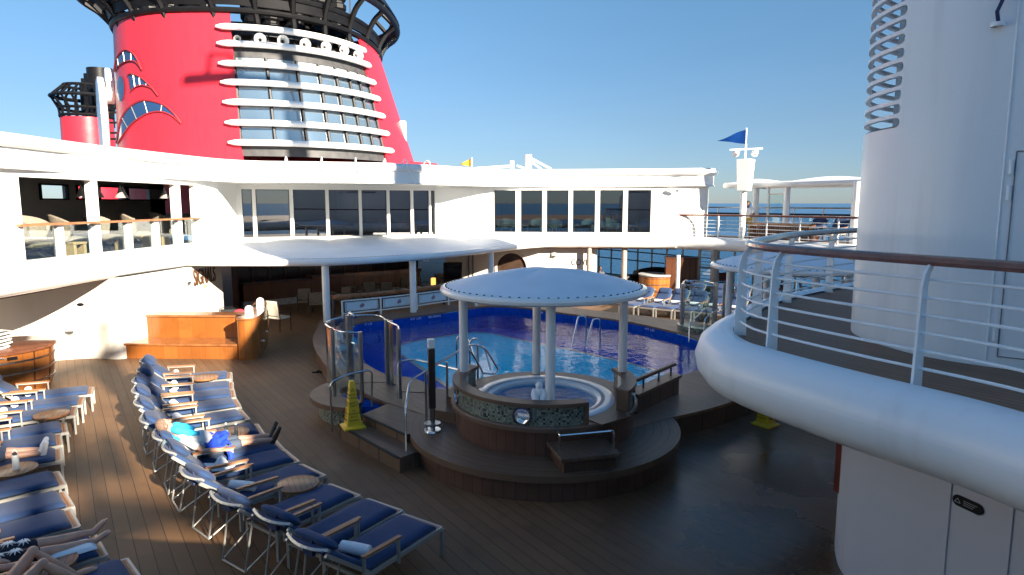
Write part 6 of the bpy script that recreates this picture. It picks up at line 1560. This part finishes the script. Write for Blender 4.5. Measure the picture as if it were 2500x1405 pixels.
row1 = [(218, 955), (195, 980), (176, 1005), (153, 1045), (140, 1075), (139, 1112), (140, 1170), (156, 1221), (170, 1268), (233, 1335), (315, 1396)]
ex1 = ["beside the cabinet", "with a rolled towel", "behind the small round table", "before the small round table", "holding a pair of white shoes' wearer beside it", "under white shoes", "empty below the flask", "empty with blue mattress", "empty mattress", "under palm print shorts", "at the very bottom edge"]
ex1[4] = "empty"
a1_ = [150, 152, 154, 156, 160, 163, 168, 172, 176, 183, 190]
# heads of this row lie to the left, out of frame; direction follows the mattress edges
def slope_dir(p, q, z): a, b = G(*p, z), G(*q, z); return (b - a).to_2d().normalized()
d_top = slope_dir((205, 963), (80, 978), .36); d_mid = slope_dir((147, 1057), (0, 1081), .36); d_low = slope_dir((149, 1186), (0, 1222), .36); d_bot = slope_dir((167, 1240), (0, 1285), .36)
keys = [d_top, d_top, d_top, d_mid, d_mid, d_mid, d_low, d_bot, d_bot, d_bot, d_bot]
MM = []
for i, p in enumerate(row1):
    MM.append(lounger(G(*p, .38), keys[i], "blue lounger, %s of the left row from the cabinet, %s" % (ordn[i], ex1[i])))
for i in range(3): towel_at(MM[i], (.0, 1.1, .53), "rolled white towel on the %s lounger of the left row from the cabinet" % ordn[i], .1)
# loungers beyond the pool
far = [(4.72, 26.55), (5.42, 26.1), (6.05, 25.7), (6.7, 25.3), (7.35, 24.9), (8.0, 24.4)]
fr_l = ["blue lounger beyond the pool in front of the barrel counter, leftmost", "blue lounger beyond the pool, second from the left, before the barrel counter", "blue lounger beyond the pool just left of the far glass shower", "blue lounger seen through the far glass shower, left one", "blue lounger seen through the far glass shower, right one", "blue lounger beyond the pool right of the far glass shower"]
for i, (x, y) in enumerate(far):
    M = lounger(Vector((x, y, 0)), Vector((.62, .78)), fr_l[i], 0, "blue loungers beyond the pool"); towel_at(M, (0, 1.1, .53), "rolled white towel on a lounger beyond the pool, %s from the left" % ordn[i])
for i, (x, y) in enumerate([(7.3, 28.0), (8.1, 27.4), (8.9, 26.7), (9.8, 25.8)]):
    M = lounger(Vector((x, y, 0)), Vector((.62, .78)), "blue lounger of the back row beyond the pool, %s from the left" % ordn[i], 0, "blue loungers beyond the pool")
for i, (x, y, rz) in enumerate([(12.3, 27.9, 40), (12.9, 27.2, 40), (14.1, 26.0, 35)]):
    lounger(Vector((x, y, 0)), Vector((math.cos(R(rz)), math.sin(R(rz)))), "blue lounger on the far upper deck by the slatted bench, %s from the left" % ordn[i], 2.9, "blue loungers on the upper deck")
# side tables
st_ = thing("side_table", "", "table", (0, 0, 0), 0, "round teak side tables")
MB().lathe([(0, .5), (.28, .5), (.295, .49), (.295, .475), (.28, .465), (0, .465)], n=36).build("tabletop", teak_tbl, st_, world=False)
MB().lathe([(.285, .502), (.3, .5), (.303, .48), (.295, .463)], n=36).build("rim", teak_arm, st_, world=False)
for s_ in (-1, 1):
    MB().tube([(s_ * .2, -.2, 0), (s_ * .2, .18, .46)], .014, 6).build("leg", alu, st_, world=False); MB().tube([(s_ * .18, .2, 0), (s_ * .18, -.18, .46)], .014, 6).build("leg", alu, st_, world=False)
tabs = [(500, 920, "round teak side table beside the first lounger of the middle row"), (565, 1055, "round teak side table with two bottles behind the lying man"), (727, 1180, "slatted round teak side table between the ninth and tenth middle loungers"), (126, 1010, "round teak side table by the third and fourth loungers of the left row"), (35, 1145, "round teak side table carrying the white flask"), (114, 1374, "slatted round teak side table at the bottom left by the bent knees")]
for k, (x, y, l) in enumerate(tabs): place(st_, k, G(x, y, .5) - Vector((0, 0, .5)), R(20 * k), l)
# bottles and flask
bgl = glass_mat("bottle_glass", (.75, .85, .9), .06)
for (x, y, l, m2) in ((553, 1066, "clear plastic bottle on the side table, nearer the lying man's head", MATS["bottle_glass"]), (577, 1067, "clear plastic bottle with dark drink on the side table", grey_dk)):
    c = G(x, y, .5); t = thing("water_bottle", l, "bottle", tuple(c), 0, "bottles on the side table")
    MB().lathe([(0, 0), (.033, 0), (.034, .02), (.034, .15), (.03, .18), (.014, .21), (.014, .225)], c, 14).build("body", MATS["bottle_glass"], t); MB().lathe([(.016, .222), (.016, .245), (0, .245)], c, 12).build("cap", white_gloss, t); MB().lathe([(.031, .005), (.031, .11), (0, .11)], c, 14).build("drink", m2 if m2 is grey_dk else mat("water_fill", (.5, .6, .65), .1), t)
c = G(40, 1146, .5); t = thing("steel_flask", "white drinking flask with a loop lid on the side table", "flask", tuple(c))
MB().lathe([(0, 0), (.042, 0), (.045, .01), (.045, .19), (.035, .225), (.028, .23), (0, .23)], c, 20).build("body", bottle_w, t); MB().lathe([(.03, .228), (.03, .265), (0, .265)], c, 14).build("lid", grey_dk, t)
mb = MB(); mb.tube([c + Vector((.035 * math.cos(a), 0, .262 + .045 * math.sin(a))) for a in [math.pi * k / 10 for k in range(11)]], .008, 6); mb.build("handle", white_gloss, t)
# towel cabinet
tc = thing("towel_cabinet", "rounded varnished wooden towel cabinet with metal bands on the left", "cabinet", (-12.5, 15.7, 0))
TCX = (-12.62, 15.72, 0)
cab_m = plank("cabinet_staves", (.3, .09, .018), (.46, .18, .045), (.1, .03, .01), .24, 'ang', ctr=TCX[:2], rough=.22, gw=.02, coat=.5)
MB().lathe([(1.05, 0), (1.12, .3), (1.16, .7), (1.17, 1.04)], TCX, 48).build("body", cab_m, tc)
MB().lathe([(0, 1.1), (1.2, 1.1), (1.23, 1.08), (1.23, 1.04), (1.15, 1.03)], TCX, 48).build("top", wood_rail, tc)
for z, r in ((.28, 1.125), (.56, 1.155), (.84, 1.172)): MB().lathe([(r, z - .025), (r + .012, z - .02), (r + .012, z + .02), (r, z + .025)], TCX, 48).build("band", steel_dk, tc)
a = R(-38); q = Vector((TCX[0] + 1.18 * math.cos(a), TCX[1] + 1.18 * math.sin(a), .95)); MB().box(q, (.03, .2, .07), a).build("label_plate", black, tc)
a = R(-50); q = Vector((TCX[0] + 1.2 * math.cos(a), TCX[1] + 1.2 * math.sin(a), .98)); MB().box(q, (.04, .22, .03), a).build("latch", steel, tc)
for a in (R(-60), R(10), R(-15)): MB().bar((TCX[0] + 1.1 * math.cos(a), TCX[1] + 1.1 * math.sin(a), .05), (TCX[0] + 1.185 * math.cos(a), TCX[1] + 1.185 * math.sin(a), 1.03), .03, .015).build("door_edge", wood_dark, tc)
fs_ = thing("towel_stack", "", "towel", (0, 0, 0), 0, "folded white towels stacked on the cabinet")
mb = MB(); mb.grid(lambda u, v: (.28 * math.cos(v * 2 * math.pi) * (1 - .1 * abs(2 * u - 1) ** 8), (u - .5) * .6, .045 + .045 * math.sin(v * 2 * math.pi)), 10, 16); mb.build("folded_cloth", towel, fs_, world=False)
k = 0
for col_ in range(2):
    for lv_ in range(5):
        p = Vector((-12.45 - .62 * col_ + .02 * lv_, 15.35 + .05 * (lv_ % 2) + .1 * col_, 1.1 + .088 * lv_))
        place(fs_, k, p, R(70 + 4 * (lv_ % 3)), "folded white towel, %s from the bottom in the %s stack on the towel cabinet" % (ordn[lv_], ["right", "left"][col_])); k += 1

# ================================================================ people
def limb(mb, pts, rr, n=12):
    P = [Vector(p) for p in pts]; mb.tube(P, rr, n)
    for p, r in zip(P, rr): mb.ball(p, r * .99, n=12)
def remeshed(mb, name, m, parent, vox, smooth=6):
    o = mb.build(name, m, parent, world=False)
    d = o.modifiers.new("a", 'REMESH'); d.mode = 'VOXEL'; d.voxel_size = vox; d.use_smooth_shade = True
    d = o.modifiers.new("b", 'SMOOTH'); d.factor = .5; d.iterations = smooth
    bpy.context.view_layer.update()
    me = bpy.data.meshes.new_from_object(o.evaluated_get(bpy.context.evaluated_depsgraph_get()))
    o.modifiers.clear(); old = o.data; o.data = me; bpy.data.meshes.remove(old); me.name = name
    for p in me.polygons: p.use_smooth = True
    if not me.materials: me.materials.append(m)
    return o
def hand(mb, w_, d, n_, thumb):
    d, n_ = Vector(d).normalized(), Vector(n_).normalized(); s_ = d.cross(n_).normalized() * thumb
    limb(mb, [w_, w_ + d * .04, w_ + d * .085], [.026, .034, .03], 10); limb(mb, [w_ + d * .045 - s_ * .02, w_ + d * .085 - s_ * .022], [.018, .016], 8)
    for i, (o_, L_) in enumerate(((.028, .07), (.009, .08), (-.01, .074), (-.028, .058))):
        b_ = w_ + d * .09 + s_ * o_; limb(mb, [b_, b_ + d * L_ * .5 - n_ * .008 * (1 + i * .3), b_ + d * L_ * .9 - n_ * (.028 + .006 * i)], [.0105, .0098, .0085], 8)
    b_ = w_ + d * .03 + s_ * .03; limb(mb, [b_, b_ + d * .03 + s_ * .025 - n_ * .006, b_ + d * .06 + s_ * .032 - n_ * .018], [.014, .012, .0095], 8)
def person(label, loc, rz, J, skin_m, hair, shirt=None, shorts=None, shoes=None, long_legs=None, belly=0.0, vox=.0095, face=True, short_len=.75):
    t = thing("person", label, "person", loc, rz)
    V = {k: Vector(v) for k, v in J.items()}
    mb = MB(); lat = (V['shR'] - V['shL']).normalized(); mid = (V['pel'] + V['chest']) / 2
    def torso(mb, e=0.0):
        for o_ in (-.08, 0, .08): limb(mb, [V['pel'] + lat * o_, mid + lat * o_ * .85, V['chest'] + lat * o_ * 1.15], [.112 + e, .104 + e, .11 + e])
        limb(mb, [V['shL'], V['chest'] * .75 + V['neck'] * .25, V['shR']], [.058 + e, .085 + e, .058 + e])
        if belly: mb.ball(mid * .7 + V['pel'] * .3 + V.get('front', Vector((0, -.3, .5))).normalized() * belly * .55, .17 + e, (1.05, 1, 1), 16)
    torso(mb)
    limb(mb, [V['chest'], V['neck'], V['head']], [.07, .056, .062])
    f = Vector(J['face']).normalized(); u = V['head'] - V['neck']; u = (u - f * u.dot(f)).normalized(); x = u.cross(f).normalized()
    Mh = Matrix((x, f, u)).transposed()
    c = V['head'] + u * .03
    mb.ball(c, .1, (.78, .95, 1.15), 20, Mh); mb.ball(c + f * .035 - u * .065, .06, (.85, .85, .8), 14, Mh)
    limb(mb, [c + f * .09 + u * .015, c + f * .108 - u * .018], [.011, .016], 8)
    for s_ in (-1, 1): mb.ball(c + x * s_ * .079 - f * .005 - u * .005, .026, (.35, .7, 1.1), 10, Mh)
    mb.ball(c + f * .088 - u * .058, .016, (1.6, .5, .5), 10, Mh)
    for s_, S_ in ((-1, 'L'), (1, 'R')):
        limb(mb, [V['sh' + S_], V['sh' + S_].lerp(V['el' + S_], .5), V['el' + S_], V['el' + S_].lerp(V['wr' + S_], .35), V['wr' + S_]], [.054, .047, .04, .041, .027])
        dd = V.get('hd' + S_, V['wr' + S_] - V['el' + S_]); nn = V.get('hn' + S_, Vector((0, 0, 1)))
        hand(mb, V['wr' + S_], dd, nn - dd.normalized() * nn.dot(dd.normalized()), s_ * V.get('th', Vector((1, 0, 0))).x)
        hp, kn, an, to = (V[k_ + S_] for k_ in ('hip', 'knee', 'ank', 'toe'))
        back = V.get('calf', Vector((0, 0, -1)))
        limb(mb, [hp, hp.lerp(kn, .5), kn, kn.lerp(an, .3) + back * .012, kn.lerp(an, .65), an], [.092, .077, .057, .056, .044, .036])
        heel = an - (to - an).normalized() * .05 + (an - kn).normalized() * .035
        limb(mb, [an, heel], [.036, .034]); fd = (to - heel); limb(mb, [heel, heel + fd * .5 + (an - heel) * .25, heel + fd * .85], [.034, .04, .034])
        sd = fd.cross(an - kn).normalized()
        if shoes is None:
            for q_, (o_, L_) in enumerate(((.028, .05), (.011, .046), (-.004, .042), (-.017, .036), (-.029, .03))):
                b_ = heel + fd * .86 + sd * o_ * (1 if s_ > 0 else -1); limb(mb, [b_, b_ + fd.normalized() * L_], [.014 if q_ == 0 else .011, .011 if q_ == 0 else .009], 8)
    body = remeshed(mb, "body", skin_m, t, vox, 3)
    if hair:
        mb = MB(); mb.ball(c + u * .018 - f * .016, .105, (.82, .93, 1.08), 20, Mh)
        keep = [(i, v) for i, v in enumerate(mb.v)]
        fs2 = [fc for fc in mb.f if (lambda ctr: (ctr - c).dot(f) < .035 + .5 * max(0, (ctr - c).dot(u) - .05) and (ctr - c).dot(u) > -.07)(sum((mb.v[i] for i in fc), Vector()) / len(fc))]
        mb.f = fs2; mb.sm = [True] * len(fs2); mb.build("hair", hair, t, world=False, solid=.008)
    if face:
        mb = MB()
        for s_ in (-1, 1): mb.ball(c + f * .087 + x * s_ * .032 + u * .018, .0085, (1.4, .6, .8), 8, Mh)
        mb.build("eyes", hair_k, t, world=False)
        mb = MB(); mb.ball(c + f * .094 - u * .058, .012, (1.7, .5, .4), 8, Mh); mb.build("mouth", pinkred, t, world=False)
    if shirt:
        mb = MB(); torso(mb, .013)
        for S_ in 'LR': limb(mb, [V['sh' + S_], V['sh' + S_].lerp(V['el' + S_], .62)], [.07, .066])
        remeshed(mb, "shirt", shirt, t, .014, 4)
    if shorts:
        mb = MB()
        for o_ in (-.08, 0, .08): limb(mb, [V['pel'] + lat * o_, V['pel'].lerp(mid, .35) + lat * o_], [.128, .122])
        for S_ in 'LR':
            hp, kn, an = (V[k_ + S_] for k_ in ('hip', 'knee', 'ank'))
            if long_legs: limb(mb, [hp, kn, an.lerp(kn, .12)], [.108, .08, .062])
            else: limb(mb, [hp, hp.lerp(kn, short_len)], [.108, .095])
        sh_o = remeshed(mb, "trousers" if long_legs else "shorts", shorts, t, .013, 4)
    if shoes:
        for S_ in 'LR':
            kn, an, to = (V[k_ + S_] for k_ in ('knee', 'ank', 'toe')); heel = an - (to - an).normalized() * .05 + (an - kn).normalized() * .035; fd = to - heel
            mb = MB(); limb(mb, [an.lerp(heel, .3), heel], [.045, .047]); limb(mb, [heel, heel + fd * .5 + (an - heel) * .2, heel + fd * 1.05], [.047, .05, .042]); remeshed(mb, "shoe", shoes, t, .011, 3)
    return t
def lying(lean=0.0, knees=.6, feet=.52, ax=.27):
    return dict(pel=(0, 1.1, .56), chest=(0, 1.43, .80), neck=(0, 1.58, .97), head=(0, 1.67, 1.05), face=(.15, -.75, .6), front=(0, -.5, .85),
                shL=(-.19, 1.46, .86), shR=(.19, 1.46, .86), elL=(-.33, 1.22, .7), elR=(.33, 1.22, .7), wrL=(-ax, .98, .66), wrR=(ax + .05, .98, .66),
                hipL=(-.1, 1.04, .55), hipR=(.1, 1.04, .55), kneeL=(-.12, .62, knees), kneeR=(.12, .62, knees), ankL=(-.1, .2, feet), ankR=(.11, .2, feet), toeL=(-.13, .12, feet + .17), toeR=(.15, .12, feet + .17), calf=(0, 0, -1))
def at(M): return tuple(M.translation), M.to_euler().z
J = lying(); J.update(ankL=(-.09, .08, .53), ankR=(.06, .08, .56), toeL=(-.12, -.03, .7), toeR=(.1, -.03, .73), kneeL=(-.1, .52, .58), kneeR=(.11, .52, .58), wrR=(.1, 1.0, .72), elR=(.3, 1.2, .7), wrL=(-.36, .9, .62), elL=(-.36, 1.2, .66), hdL=(0, -1, -.3))
# local +x is on the man's left-hand side as the lounger is turned
l_, r_ = at(ML[6])
man = person("man in pale grey shirt and slate shorts lying asleep on a middle row lounger", l_, r_, J, skin, hair_m, tee_grey, short_g, shoe_br, belly=.13)
M = ML[6]
ctw = thing("neck_towel", "cyan cloth draped round the lying man's shoulders", "towel", tuple(M @ Vector((0, 1.5, .95))))
mb = MB(); mb.tube([M @ Vector(p) for p in ((-.12, 1.22, .88), (-.17, 1.38, .94), (-.12, 1.53, 1.0), (0, 1.6, 1.0), (.12, 1.53, 1.0), (.17, 1.38, .94), (.15, 1.24, .88))], [.03, .055, .06, .05, .06, .055, .03], 10); mb.tube([M @ Vector(p) for p in ((-.24, 1.52, .84), (-.2, 1.62, .9), (0, 1.66, .93), (.2, 1.62, .9))], .05, 10); mb.build("cloth", cyan, ctw)
rb = thing("blue_cloth", "royal blue cloth lying across the man's lap", "cloth", tuple(M @ Vector((0, .95, .7))))
def lap(u, v):
    x = (u - .5) * .62; y = .78 + .34 * v + .04 * math.sin(u * 9); z = .735 - .55 * max(0, abs(x) - .16) ** 1.2 * 1.4 + .02 * math.sin(u * 21 + v * 6) + .02 * math.sin(v * 13)
    return M @ Vector((x, y, z))
MB().grid(lap, 26, 14).build("cloth", royal, rb, solid=.02)
mb = MB(); mb.tube([M @ Vector(p) for p in ((-.3, .82, .62), (-.37, .8, .5), (-.39, .82, .3))], [.06, .05, .04], 8); mb.build("hanging_corner", royal, rb)
l_, r_ = at(MM[5]); J = lying(); J.update(kneeL=(-.11, .62, .56), kneeR=(.11, .62, .56), ankL=(-.1, .2, .49), ankR=(.1, .22, .5), toeL=(-.14, .13, .66), toeR=(.2, .13, .62))
person("person in white shoes lying on a left row lounger, legs in view", l_, r_, J, skin, hair_m, shirt_w, short_g, shoe_w)
l_, r_ = at(MM[9]); J = lying(); J.update(kneeL=(-.12, .5, .56), kneeR=(.12, .5, .57), ankL=(-.1, .03, .5), ankR=(.14, .0, .52), toeL=(-.13, -.13, .58), toeR=(.2, -.17, .6), hipL=(-.1, .98, .55), hipR=(.1, .98, .55), pel=(0, 1.06, .56))
psn = person("person in black shorts with white palm print and bare feet on a left lounger", l_, r_, J, skin, hair_k, None, mat("black_swim_cloth", (.012, .012, .02), .8, obj=True), None)
# palm print on the shorts
random.seed(5)
for (cx, cy, cz) in ((-.13, .78, .675), (.13, .82, .675), (-.16, .95, .69), (.1, .68, .66)):
    mb = MB()
    for k in range(9):
        a = 2 * math.pi * k / 9 + .2
        mb.tube([Vector((cx, cy, cz)), Vector((cx + .04 * math.cos(a), cy + .04 * math.sin(a), cz + .004)), Vector((cx + .075 * math.cos(a), cy + .075 * math.sin(a), cz - .02))], [.004, .011, .002], 6)
    mb.tube([Vector((cx, cy, cz)), Vector((cx + .03, cy + .12, cz))], .006, 5)
    mb.build("palm_print", white_gloss, psn, world=False)
tf = thing("folded_towel", "folded white towel under the bare feet at the lounger end", "towel", tuple(MM[9] @ Vector((.2, .2, .47))))
mb = MB(); MX = MM[9]; mb.grid(lambda u, v: MX @ Vector((-.26 + .3 * u, .02 + .48 * v, .468 + .05 * (1 - abs(2 * u - 1) ** 6) * (1 - abs(2 * v - 1) ** 6))), 16, 16); mb.build("cloth", towel, tf, solid=.015)
l_, r_ = at(MM[10]); J = lying(); J.update(kneeL=(-.15, .80, .86), kneeR=(.13, .84, .9), ankL=(-.14, .46, .5), ankR=(.13, .5, .5), toeL=(-.16, .25, .47), toeR=(.16, .28, .47), calf=(0, .7, -.7), wrL=(-.3, .9, .62), wrR=(.34, .85, .66), elR=(.37, 1.12, .72), pel=(0, 1.16, .55), hipL=(-.1, 1.14, .54), hipR=(.1, 1.14, .54))
person("person with bent bare knees on the lounger at the bottom left corner", l_, r_, J, skin, hair_k, None, short_g, None, short_len=.3)
# crew member at the far upper rail
cw = dict(pel=(0, 0, .95), chest=(0, -.03, 1.33), neck=(0, -.04, 1.5), head=(0, -.06, 1.6), face=(-.3, -1, -.15), shL=(-.19, -.03, 1.4), shR=(.19, -.03, 1.4), elL=(-.27, -.16, 1.16), elR=(.27, -.1, 1.15), wrL=(-.22, -.4, 1.1), wrR=(.2, -.32, 1.1),
          hipL=(-.1, 0, .9), hipR=(.1, 0, .9), kneeL=(-.11, -.02, .5), kneeR=(.11, -.02, .5), ankL=(-.11, .02, .09), ankR=(.11, .02, .09), toeL=(-.13, -.16, .04), toeR=(.13, -.16, .04), front=(0, -1, 0), calf=(0, 1, 0))
person("crew member in white shirt and mustard trousers standing at the speaker mast", (10.95, 30.6, 2.9), R(-25), cw, skin_dk, hair_k, shirt_w, gold, black, True)
sit = dict(pel=(0, 0, .1), chest=(0, .02, .48), neck=(0, .01, .66), head=(0, -.01, .76), face=(0, -1, -.1), shL=(-.19, .02, .56), shR=(.19, .02, .56), elL=(-.27, -.06, .32), elR=(.27, -.06, .32), wrL=(-.18, -.28, .2), wrR=(.18, -.28, .2),
           hipL=(-.1, -.04, .1), hipR=(.1, -.04, .1), kneeL=(-.12, -.45, .13), kneeR=(.12, -.45, .13), ankL=(-.12, -.5, -.28), ankR=(.12, -.5, -.28), toeL=(-.13, -.66, -.34), toeR=(.13, -.66, -.34), front=(0, -1, 0), calf=(0, 1, 0))
lg = person("seated person in white shirt and dark cap behind the near glass shower", (-4.82, 17.9, .46), R(100), sit, skin, hair_k, shirt_w, paleblue, None)
mb = MB(); mb.lathe([(.1, 0), (.108, .03), (.09, .085), (0, .11)], (0, -.005, .83), 18, .9, 1.0); mb.grid(lambda u, v: ((u - .5) * .15, -.09 - .08 * v * (1 - (2 * u - 1) ** 2 * .4), .84 - .01 * v), 8, 4); mb.build("cap", navy_dk, lg, world=False)
q = G(1464, 712); person("person in dark clothes sitting in shade by the glass windbreak", (q.x, q.y, .42), R(20), sit, skin_dk, hair_k, grey_dk, grey_dk, black, True, face=False)
